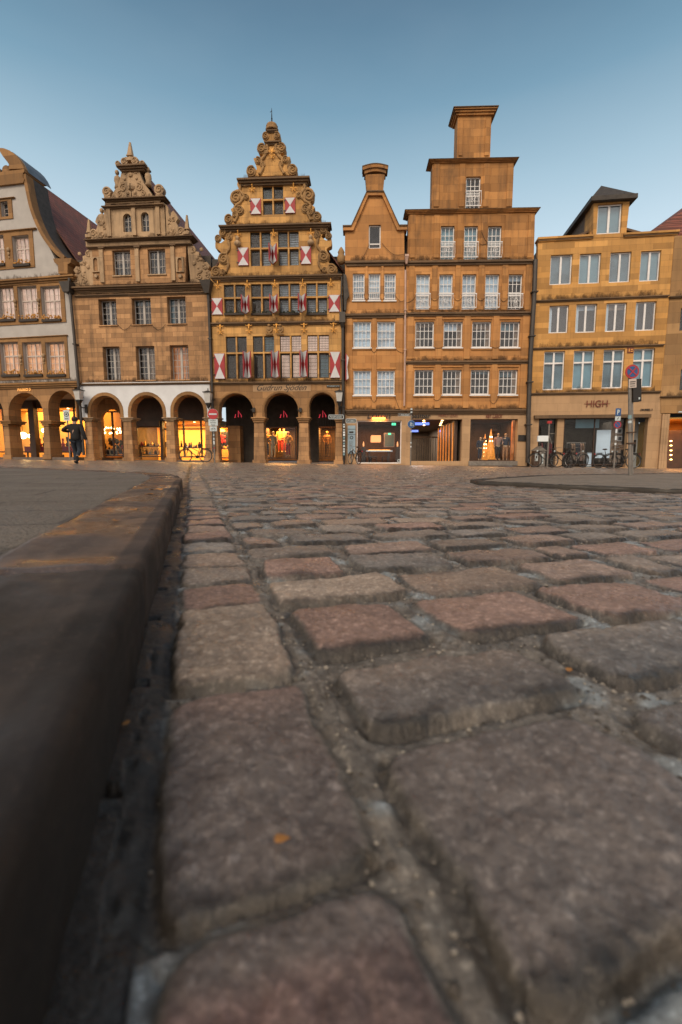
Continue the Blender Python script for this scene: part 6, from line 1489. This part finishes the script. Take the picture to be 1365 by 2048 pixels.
for (px, a) in ((737, .2), (748, -.2), (770, .1)):
    x, z = F4.p(px, 915, .9); r = thing('stool', tuple(F4.world(x, .9, .0)), {737: 'dark stool leftmost in front of the counter', 748: 'dark stool second from the left in front of the counter', 770: 'dark stool rightmost in front of the counter'}[px], 'stool')
    MB().mat('shopfront_brown').box(-.17, .17, -.17, .17, .44, .5).build('seat', None, r)
    for sx in (-.14, .14):
        for sy in (-.14, .14): MB().mat('black_metal').tube([(sx, sy, .44), (sx*1.2, sy*1.2, 0)], .015, 5).build('leg', None, r)
o = MB().mat('sign_white').lathe([(0, -.01), (.09, -.01), (.09, .01), (0, .01)], (0, 0, 0), 16, 'y').mat('ink').lathe([(0, -.015), (.05, -.015), (.05, -.011), (0, -.011)], (0, 0, 0), 12, 'y').build('sticker'); x, z = F4.p(798, 921.5, .08); o.location = F4.world(x, .08, z); tag(o, 'round white sticker low on the right of the shop glass', 'sticker')

# ------------------------------------------------------------------ street furniture
def lantern(F, px, py0, py1, label):
    x, z1 = F.p(px, py0, -.55); z0 = F.p(px, py1, -.55)[1]; w_ = F.world(x, -.55, z0); h = z1-z0; r = thing('wall_lantern', tuple(w_), label, 'lantern', F.root.rotation_euler.z)
    b = MB().mat('lantern_glass').frustum(-.13, .13, -.13, .13, 0, -.2, .2, -.2, .2, h*.93); b.build('lantern_glass', None, r)
    b = MB().mat('black_metal').box(-.25, .25, -.25, .25, h*.931, h).frustum(-.2, .2, -.2, .2, h+.001, -.03, .03, -.03, .03, h+.09).box(-.02, .02, -.02, .02, h+.09, h+.2); b.build('cap', None, r)
    MB().mat('black_metal').box(-.15, .15, -.15, .15, -.05, -.001).frustum(-.04, .04, -.04, .04, -.3, -.12, .12, -.12, .12, -.051).build('base', None, r)
    MB().mat('black_metal').tube([(0, 0, -.28), (0, .2, -.42), (0, .54, -.4)], .03, 6).box(-.08, .08, .5, .55, -.7, -.2).build('bracket', None, r)
lantern(F1, 157.5, 780, 800, 'milky wall lantern between the white house and the arched brown house'); lantern(F2, 416.5, 784, 806, 'milky wall lantern on the brown house beside the no-entry sign'); lantern(F3, 679, 783, 803, 'milky wall lantern on the sandstone house under the street name plate')
def post(px, pyb, Y, pyt, label, name='sign_post', r=.035, mat='grey_metal', cat='sign'):
    p = at(px, pyb, Y); p.z = gz(p.x); t = at(px, pyt, Y); o = thing(name, tuple(p), label, cat); h = t.z-p.z
    MB().mat(mat).lathe([(r, 0), (r, h), (r*.5, h+.02)], (0, 0, 0), 10).build('post', None, o, smooth=False); return o, (lambda py, q=px: (at(q, py, Y).x-p.x, at(q, py, Y).z-p.z))
# no entry
o, f = post(430, 926, 23.5, 818, 'no-entry sign with two small plates on a thin post before the arches')
(x, z) = f(828.5); rd = f(818)[1]-z
MB().mat('sign_red').disc((0, z), rd, -.07, -.05).mat('sign_white').disc((0, z), rd*1.03, -.049, -.04).box(-rd*.74, rd*.74, -.078, -.071, z-rd*.14, z+rd*.14).build('sign_disc', None, o)
z0, z1 = f(851.5)[1], f(838.5)[1]; w2 = .235; MB().mat('sign_white').box(-w2, w2, -.07, -.05, z0, z1).build('sign_plate', None, o)
for k, s_ in enumerate(('Liefer-', 'verkehr', 'frei')): text(s_, o, 0, z1-(z1-z0)*(k+.55)/3, w2*1.3*(.6 if k == 2 else 1), (z1-z0)*.2, 'ink', y=-.075, depth=.004)
z0, z1 = f(862.5)[1], f(853)[1]; MB().mat('sign_white').box(-.18, .18, -.07, -.05, z0, z1).build('sign_plate', None, o)
b = MB().mat('ink'); zm = (z0+z1)/2+.01
for sx in (-.07, .07): b.tube([(sx+.045*math.cos(a), -.075, zm-.03+.045*math.sin(a)) for a in np.linspace(0, 6.283, 12)], .007, 4)
b.tube([(-.07, -.075, zm-.03), (-.02, -.075, zm+.04), (.05, -.075, zm+.04), (.07, -.075, zm-.03)], .007, 4); b.build('bicycle_symbol', None, o)
for i, (a, c, m_) in enumerate(((869, 871.5, 'sign_white'), (876, 880, 'sign_white'), (882, 889, 'blind_white'), (895, 897, 'sign_red'))): MB().mat(m_).lathe([(.04, f(c)[1]), (.04, f(a)[1])], (0, 0, 0), 8).build('sticker', None, o)
# square notice near the walker
o, f = post(140.5, 916, 25.5, 820, 'white square notice with a black ring emblem behind the walker')
z0, z1 = f(841.5)[1], f(820.5)[1]; MB().mat('sign_white').box(-.17, .17, -.06, -.04, z0, z1).build('sign_plate', None, o); zm = z1-.22
MB().mat('ink').disc((0, zm), .135, -.066, -.061).mat('sign_white').disc((0, zm), .1, -.07, -.067).mat('ink').box(-.05, .05, -.075, -.071, zm-.04, zm+.04).tube([(0, -.075, zm), (.07, -.075, zm+.05)], .012, 4).box(-.1, .1, -.064, -.061, z0+.08, z0+.12).build('emblem', None, o)
# direction pointers
o, f = post(688.5, 926, 26.0, 826, 'street-name pointer post covered in stickers beside the drainpipe', r=.05, mat='black_metal')
def pointer(o, z, x0, x1, txt, arrow, h=.15):
    w_ = x1-x0; b = MB().mat('ink').box(x0, x1, -.04, -.02, z-h, z+h); b.mat('sign_white')
    b.box(x0, x1, -.046, -.041, z+h-.03, z+h).box(x0, x1, -.046, -.041, z-h, z-h+.03).box(x0, x0+.03, -.046, -.041, z-h, z+h).box(x1-.03, x1, -.046, -.041, z-h, z+h)
    q = b.build('pointer', None, o, bevel=.004); text(txt, o, (x0+x1)/2, z, w_*.78, h*.75, 'sign_white', y=-.05, depth=.004, bold=.01)
pointer(o, f(834)[1], f(834, 657.5)[0], f(834, 688)[0], 'PRINZIPALMARKT', 1, .12); pointer(o, f(842)[1], f(842, 692)[0], f(842, 713)[0], 'DRUBBEL', 1, .12)
rr = random.Random(2)
for k in range(12): zz = f(850+k*5.5)[1]; MB().mat(rr.choice(['sign_white', 'blind_white', 'sign_white', 'blind_teal'])).box(-.055, .05, -.058, -.051, zz, zz+rr.uniform(.05, .12)).build('sticker', None, o)
# information board
x0, x1, z0, z1 = F4.rect(695.8, 851, 711.3, 907, -.1); o = thing('notice_board', tuple(F4.world((x0+x1)/2, -.1, z0)), 'tall pale blue shop notice board with opening times between post and bicycle', 'sign', F4.root.rotation_euler.z); w_ = (x1-x0)/2; h = z1-z0
M['notice'] = plain('pale_blue_notice', (.30, .42, .50), .5, var=.1); MB().mat('notice').box(-w_, w_, 0, .04, 0, h).mat('ink').box(-w_, w_, -.004, -.001, h*.86, h*.875).box(-w_, w_, -.004, -.001, h*.67, h*.685).build('panel', None, o)
b = MB().mat('ink').box(-w_*.6, w_*.5, -.008, -.005, h*.73, h*.79).disc((0, h*.57), .1, -.008, -.005).mat('notice').disc((0, h*.57), .06, -.012, -.009); b.mat('shopfront_brown')
for k in range(9): b.box(-w_*.7, w_*(.2+.4*rr.random()), -.008, -.005, h*(.42-.04*k), h*(.42-.04*k)+.012)
b.build('print', None, o)
MB().mat('grey_metal').box(-.03, .03, .041, .09, -z0, h).build('post', None, o)
# blue pedestrian sign
o, f = post(821.5, 930, 25.8, 816, 'blue round footpath sign with adult and child on a post with a striped top'); 
(x, z) = f(848.5); rd = f(841)[1]-z; MB().mat('sign_blue').disc((0, z), rd, -.09, -.07).mat('sign_white').disc((0, z), rd*1.05, -.069, -.06).build('sign_disc', None, o)
b = MB().mat('sign_white'); s_ = rd*.9
b.ball((-.03, -.1, z+s_*.55), s_*.13, 6, (1, .4, 1)); b.tube([(-.03, -.1, z+s_*.4), (-.03, -.1, z-.02)], .03, 5); b.tube([(-.03, -.1, z), (-.07, -.1, z-s_*.6)], .018, 5); b.tube([(-.03, -.1, z), (.01, -.1, z-s_*.6)], .018, 5); b.tube([(-.02, -.1, z+s_*.3), (.06, -.1, z)], .014, 5)
b.ball((.09, -.1, z+.01), s_*.1, 6, (1, .4, 1)); b.tube([(.09, -.1, z-.03), (.09, -.1, z-s_*.35)], .022, 5); b.tube([(.09, -.1, z-s_*.3), (.07, -.1, z-s_*.6)], .013, 5); b.tube([(.09, -.1, z-s_*.3), (.12, -.1, z-s_*.6)], .013, 5); b.build('walker_symbol', None, o)
for k in range(4): zz = f(817+k*3)[1]; MB().mat('sign_white' if k % 2 == 0 else 'black_metal').lathe([(.06, zz-.085), (.06, zz)], (0, 0, 0), 10).build('stripe', None, o)
x0 = f(830, 796)[0]; zz = f(830)[1]; MB().mat('shopfront_brown').box(x0, -.06, -.04, -.02, zz-.06, zz+.06).mat('sign_white').box(x0, -.06, -.046, -.041, zz+.045, zz+.06).box(x0, -.06, -.046, -.041, zz-.06, zz-.045).build('pointer', None, o); text('DRUBBEL', o, x0*.45, zz, abs(x0)*.6, .06, 'sign_white', y=-.05, depth=.003)
for (a, m_) in ((862, 'sign_white'), (884, 'sign_white'), (892, 'blind_white')): zz = f(a)[1]; MB().mat(m_).lathe([(.04, zz-.08), (.04, zz)], (0, 0, 0), 8).build('sticker', None, o)
# parking sign
o, f = post(1228.5, 929, 21.0, 817, 'blue parking sign over an arrow plate and a no-stopping disc'); 
z0, z1 = f(832)[1], f(817)[1]; w2 = (z1-z0)*.37; MB().mat('sign_blue').box(-w2, w2, -.06, -.045, z0, z1).build('sign_plate', None, o); text('P', o, 0, (z0+z1)/2, w2*.85, (z1-z0)*.66, 'sign_white', y=-.066, depth=.004, bold=.03)
z0, z1 = f(841.5)[1], f(833)[1]; MB().mat('sign_white').box(-w2, w2, -.06, -.045, z0, z1).mat('ink').tube([(-.04, -.064, (z0+z1)/2-.04), (.03, -.064, (z0+z1)/2+.04)], .014, 4).build('arrow_plate', None, o)
def nostop(o, z, rd, cross, y=-.06):
    MB().mat('sign_red').disc((0, z), rd, y, y+.015).mat('sign_blue').disc((0, z), rd*.76, y-.005, y-.001).build('sign_disc', None, o); b = MB().mat('sign_red')
    for s_ in ((1, -1) if cross else (-1,)): b.slab([(s_*(-rd*.6-.0), z-rd*.5), (s_*(-rd*.5), z-rd*.6), (s_*rd*.6, z+rd*.5), (s_*rd*.5, z+rd*.6)][::(1 if s_ > 0 else -1)], [], y-.012-.004*(s_ > 0), y-.006-.004*(s_ > 0))
    b.build('red_bar', None, o)
zz = f(849.5)[1]; nostop(o, zz, f(842)[1]-zz, False)
for (a, c) in ((858, 866), (872, 880), (886, 890)): MB().mat('blind_white').lathe([(.04, f(c)[1]), (.04, f(a)[1])], (0, 0, 0), 8).build('sticker', None, o)
# tall no-stopping sign on the island
Y_ = 9.3; p = at(1262, 951, Y_); o = thing('sign_post', (p.x, p.y, gz(p.x)+IH), 'tall double grey post with a red no-stopping disc and a black box on the island', 'sign'); b0 = gz(p.x)+IH
o.rotation_euler = (0, -R(4.2), 0)   # the post leans
f = lambda py, q=1262: ((q-1262)/FPX*Y_, at(q, py, Y_).z-b0)
b = MB().mat('grey_metal').lathe([(.03, 0), (.03, f(745)[1])], (-.02, 0, 0), 10).lathe([(.022, 0), (.022, f(760)[1])], (.045, .03, 0), 10); b.build('post', None, o)
b = MB().mat('shopfront_brown').box(-.06, .09, -.035, .06, f(888)[1], f(885)[1]).box(-.06, .09, -.035, .06, f(866)[1], f(863.5)[1]).build('clamp', None, o)
zz = f(743.5, 1262)[1]; rd = (f(729.5)[1]-zz); 
nostop(o, zz, rd, True, -.05)
x0, x1 = f(763, 1255.5)[0], f(763, 1270)[0]; z0, z1 = f(776)[1], f(758.5)[1]; MB().mat('cream_frame').box(x0, x1, -.05, -.04, z0, z1).mat('ink').box(x0+.02, x1-.02, -.055, -.051, z1-.06, z1-.045).box(x0+.02, x1-.03, -.055, -.051, z1-.10, z1-.085).box(x0+.02, x1-.03, -.055, -.051, z0+.03, z0+.04).build('sign_plate', None, o)
x0, x1 = f(780, 1258.5)[0], f(780, 1281)[0]; z0, z1 = f(804)[1], f(758.5)[1]; MB().mat('black_metal').box(.03, x1, -.03, .08, z0, z1).mat('sign_white').box(x1-.06, x1-.03, -.036, -.031, z0+.04, z0+.08).build('sign_box', None, o, bevel=.01)
for (a, c, m_) in ((830, 837, 'blind_teal'), (841, 846, 'sign_white')): MB().mat(m_).lathe([(.034, f(c)[1]), (.034, f(a)[1])], (-.02, 0, 0), 8).build('sticker', None, o)
# column of posters and pale arm sign at the golden house
p = F6.world(*[F6.p(1076, 925, -.9)[0], -.9, 0]); o = thing('litter_column', (p.x, p.y, gz(p.x)), 'squat brown and grey column stuck with posters under a small pitched hood', 'street furniture'); s_ = p.y/FPX; h = 34*s_
MB().mat('shopfront_brown').box(-.30, .0, -.22, .22, 0, h*.92).mat('grey_metal').box(.001, .32, -.22, .22, 0, h*.92).build('drum', None, o, bevel=.03)
MB().mat('grey_metal').slab([(-.36, h*.93), (.38, h*.93), (.02, h*1.2)][::1], [], -.26, .26).build('hood', None, o)
b = MB().mat('sign_white').box(-.26, -.1, -.232, -.222, h*.35, h*.8).box(.1, .2, -.232, -.222, h*.2, h*.75).mat('ink').box(-.23, -.14, -.238, -.233, h*.5, h*.66).box(.11, .19, -.238, -.233, h*.3, h*.34).build('poster', None, o)
o, f = post(1094.8, 932, 22.5, 848, 'grey post with a pale horizontal sign box and a small red-topped head', name='shop_flag_post'); 
z0, z1 = f(883)[1], f(871.5)[1]; MB().mat('blind_white').box(f(877, 1075.5)[0], -.03, -.05, .05, z0, z1).build('sign_box', None, o); MB().mat('sign_red').box(-.1, .1, -.05, .05, f(847)[1], f(842)[1]).build('head', None, o)
MB().mat('grey_metal').tube([(0, 0, f(868)[1]), (f(888, 1104)[0], 0, f(888)[1])], .02, 6).box(0, f(867, 1112)[0], -.02, .0, f(868)[1], f(866.5)[1]).build('arm', None, o)
# ------------------------------------------------------------------ bicycles
def bicycle(loc, rz, label, frame='black_metal', basket=False, lean=.06, crate=False):
    r = thing('bicycle', loc, label, 'bicycle', rz, 'parked bicycles'); r.rotation_euler = (lean, 0, rz); R_ = .34; 
    for cx in (-.53, .53):
        w_ = MB().mat('rubber').tube([(R_*math.cos(a), 0, R_*math.sin(a)) for a in np.linspace(0, 2*math.pi, 29)[:-1]], .02, 6, closed=True).build('wheel', None, r, smooth=True); w_.location = (cx, 0, R_+.02)
        MB().mat('chrome').tube([((R_-.028)*math.cos(a), 0, (R_-.028)*math.sin(a)) for a in np.linspace(0, 2*math.pi, 29)[:-1]], .010, 5, closed=True).build('rim', None, w_)
        b = MB().mat('chrome')
        for k in range(14): a = 2*math.pi*k/14; b.tube([(0, .02*(-1)**k, 0), ((R_-.03)*math.cos(a), 0, (R_-.03)*math.sin(a))], .0025, 3)
        b.lathe([(.025, -.04), (.025, .04)], (0, 0, 0), 8, 'y'); b.build('spokes', None, w_)
        b = MB().mat(frame).tube([(cx+(R_+.045)*math.cos(a), 0, R_+.02+(R_+.045)*math.sin(a)) for a in np.linspace(.3, 2.9, 12)], .017, 5).build('mudguard', None, r)
    BB, HT, HB, ST, RA, FA = (-.08, 0, .3), (.36, 0, .86), (.39, 0, .68), (-.24, 0, .82), (-.53, 0, .36), (.53, 0, .36)
    b = MB().mat(frame).tube([BB, ST], .017, 6).tube([BB, HB], .019, 6).tube([lerp(BB, ST, .55), HT], .017, 6).tube([HT, HB], .022, 6).tube([BB, RA], .011, 5).tube([lerp(BB, ST, .85), RA], .010, 5).build('frame', None, r, smooth=True)
    MB().mat(frame).tube([HB, (.45, 0, .55), FA], .013, 5).build('fork', None, r)
    MB().mat('chrome').tube([HT, (.34, 0, 1.0)], .013, 5).tube([(.22, .28, 1.02), (.32, .2, 1.04), (.34, 0, 1.01), (.32, -.2, 1.04), (.22, -.28, 1.02)], .011, 5).build('handlebar', None, r)
    MB().mat('saddle').ball((-.27, 0, .94), .13, 8, (1.1, .6, .3)).tube([(-.24, 0, .8), (-.27, 0, .93)], .013, 5).build('saddle', None, r)
    MB().mat('black_metal').tube([(-.35, -.06, .76), (-.78, -.06, .76)], .008, 4).tube([(-.35, .06, .76), (-.78, .06, .76)], .008, 4).tube([(-.7, .06, .76), (-.53, .05, .36)], .007, 4).tube([(-.78, -.06, .76), (-.78, .06, .76)], .008, 4).build('rack', None, r)
    MB().mat('black_metal').lathe([(.09, -.01), (.09, .01)], (-.08, -.05, .3), 12, 'y').tube([(-.08, -.06, .3), (.06, -.09, .2)], .01, 4).tube([(-.08, .06, .3), (-.22, .09, .4)], .01, 4).build('pedals', None, r)
    MB().mat('sign_white').ball((.44, 0, .84), .045, 7).build('headlight', None, r)
    MB().mat('sign_red').box(-.82, -.79, -.03, .03, .68, .74).build('rear_light', None, r)
    if crate:
        b = MB().mat('timber'); b.box(.3, .62, -.2, .2, .92, .94)
        for z in (.97, 1.05, 1.13): b.box(.3, .31, -.2, .2, z, z+.05).box(.61, .62, -.2, .2, z, z+.05).box(.31, .61, -.2, -.19, z, z+.05).box(.31, .61, .19, .2, z, z+.05)
        b.build('crate', None, r)
    return r
def place_bike(px, pyb, Y, rz, label, **k):
    p = at(px, pyb, Y); return bicycle((p.x, p.y, gz(p.x)+.01), rz, label, **k)
place_bike(392, 922, 25.0, math.pi+.1, 'black city bicycle parked broadside before the bright shop between two arcade pillars')
place_bike(709, 927, 25.6, R(115), 'black bicycle with pale tyres parked nose out in front of the notice board', lean=.1)
place_bike(1092, 932, 23.6, R(150), 'dark bicycle half hidden behind the pale arm sign post')
place_bike(1122, 932, 23.4, R(118), 'bicycle with a high handlebar turned to the street beside the left pier')
place_bike(1150, 932, 23.4, R(20), 'bicycle with a white frame and mudguards left of the white door panel', frame='grey_metal')
place_bike(1216, 933, 22.8, R(10), 'black bicycle with a wooden crate on its front left of the tall grey post', crate=True)
place_bike(1243, 933, 22.6, R(170), 'black bicycle with a pale pannier directly behind the tall grey post')

# ------------------------------------------------------------------ scraps fallen on the stones
M['dry_leaf'] = plain('dry_orange_leaf', (.34, .15, .035), .7, var=.4, scale=60)
for i, (px, py, off, s_, lab) in enumerate(((562, 1655, .004, .007, 'orange leaf scrap on the large near gutter sett'), (252, 1436, .0, .006, 'tiny orange leaf scrap in the kerb channel'), (585, 1023, .0, .02, 'leaf scrap among the middle-distance setts'),
        (1138, 1330, .0, .007, 'tiny leaf scrap in the joint right of the dark flat sett'), (232, 1043, KH, .02, 'pale leaf lying on the kerb, nearest to the slabs'), (312, 981, KH, .04, 'orange leaf far along the kerb'), (298, 990, KH, .03, 'second orange leaf far along the kerb'), (268, 1020, KH, .02, 'pale leaf on the middle of the kerb'))):
    g_ = ground(px, py, off); h_ = (cobbles(np.array([g_.x]), np.array([g_.y]))[0][0] + gz(g_.x)) if off < .05 else g_.z
    b = MB().mat('dry_leaf'); n = 9; ring = []
    rr = random.Random(i)
    top = [b.bm.verts.new((s_*math.cos(2*math.pi*k/n)*rr.uniform(.6, 1.2), s_*.6*math.sin(2*math.pi*k/n)*rr.uniform(.6, 1.2), s_*rr.uniform(.0, .25))) for k in range(n)]; c_ = b.bm.verts.new((0, 0, s_*.1)); c2_ = b.bm.verts.new((0, 0, s_*.02))
    for k in range(n): b._f([top[k], top[(k+1) % n], c_]); b._f([top[(k+1) % n], top[k], c2_])
    o = b.build('leaf'); o.location = (g_.x, g_.y, h_+.0015); o.rotation_euler = (0, 0, i*1.3); tag(o, lab, 'leaf')

# ------------------------------------------------------------------ clothes in the golden house's shop
def rail(px0, px1, py, off, label, mats, seed):
    x0, z = F6.p(px0, py, off); x1 = F6.p(px1, py, off)[0]; w_ = F6.world(x0, off, 0); W = x1-x0; r = thing('clothes_rail', tuple(w_), label, 'clothes rail', F6.root.rotation_euler.z)
    MB().mat('chrome').tube([(0, 0, z), (W, 0, z)], .018, 6).tube([(.03, 0, z), (.03, 0, 0)], .018, 6).tube([(W-.03, 0, z), (W-.03, 0, 0)], .018, 6).build('rail', None, r)
    rr = random.Random(seed); n = int(W/.16)
    for k in range(n):
        x = .1+(W-.2)*(k+.5)/n; h = rr.uniform(.65, 1.05); MB().mat(rr.choice(mats)).frustum(x-.06, x+.06, -.24, .24, z-.08-h, x-.035, x+.035, -.17, .17, z-.12).frustum(x-.035, x+.035, -.17, .17, z-.119, x-.01, x+.01, -.03, .03, z-.02).build('garment', None, r, bevel=.01)
rail(1078, 1112, 884, 1.6, 'clothes rail with wine red garments in the narrow left window of the golden house', ['cloth_red', 'black_cloth', 'cloth_navy'], 1)
rail(1134, 1172, 886, 2.8, 'clothes rail of dark garments deep inside the golden house shop', ['black_cloth', 'cloth_navy', 'curtain_tan', 'cloth_knit'], 2)
x, z = F6.p(1180, 905, .7); w_ = F6.world(x, .7, .0); r = thing('notice_stand', tuple(w_), 'pale upright notice stand between the dark rails and the white panel', 'stand', F6.root.rotation_euler.z)
MB().mat('grey_frame').box(-.14, .14, 0, .04, .02, z).mat('blind_white').box(-.11, .11, -.008, -.001, .1, z-.06).build('panel', None, r); MB().mat('black_metal').box(-.18, .18, -.1, .14, 0, .019).build('foot', None, r)
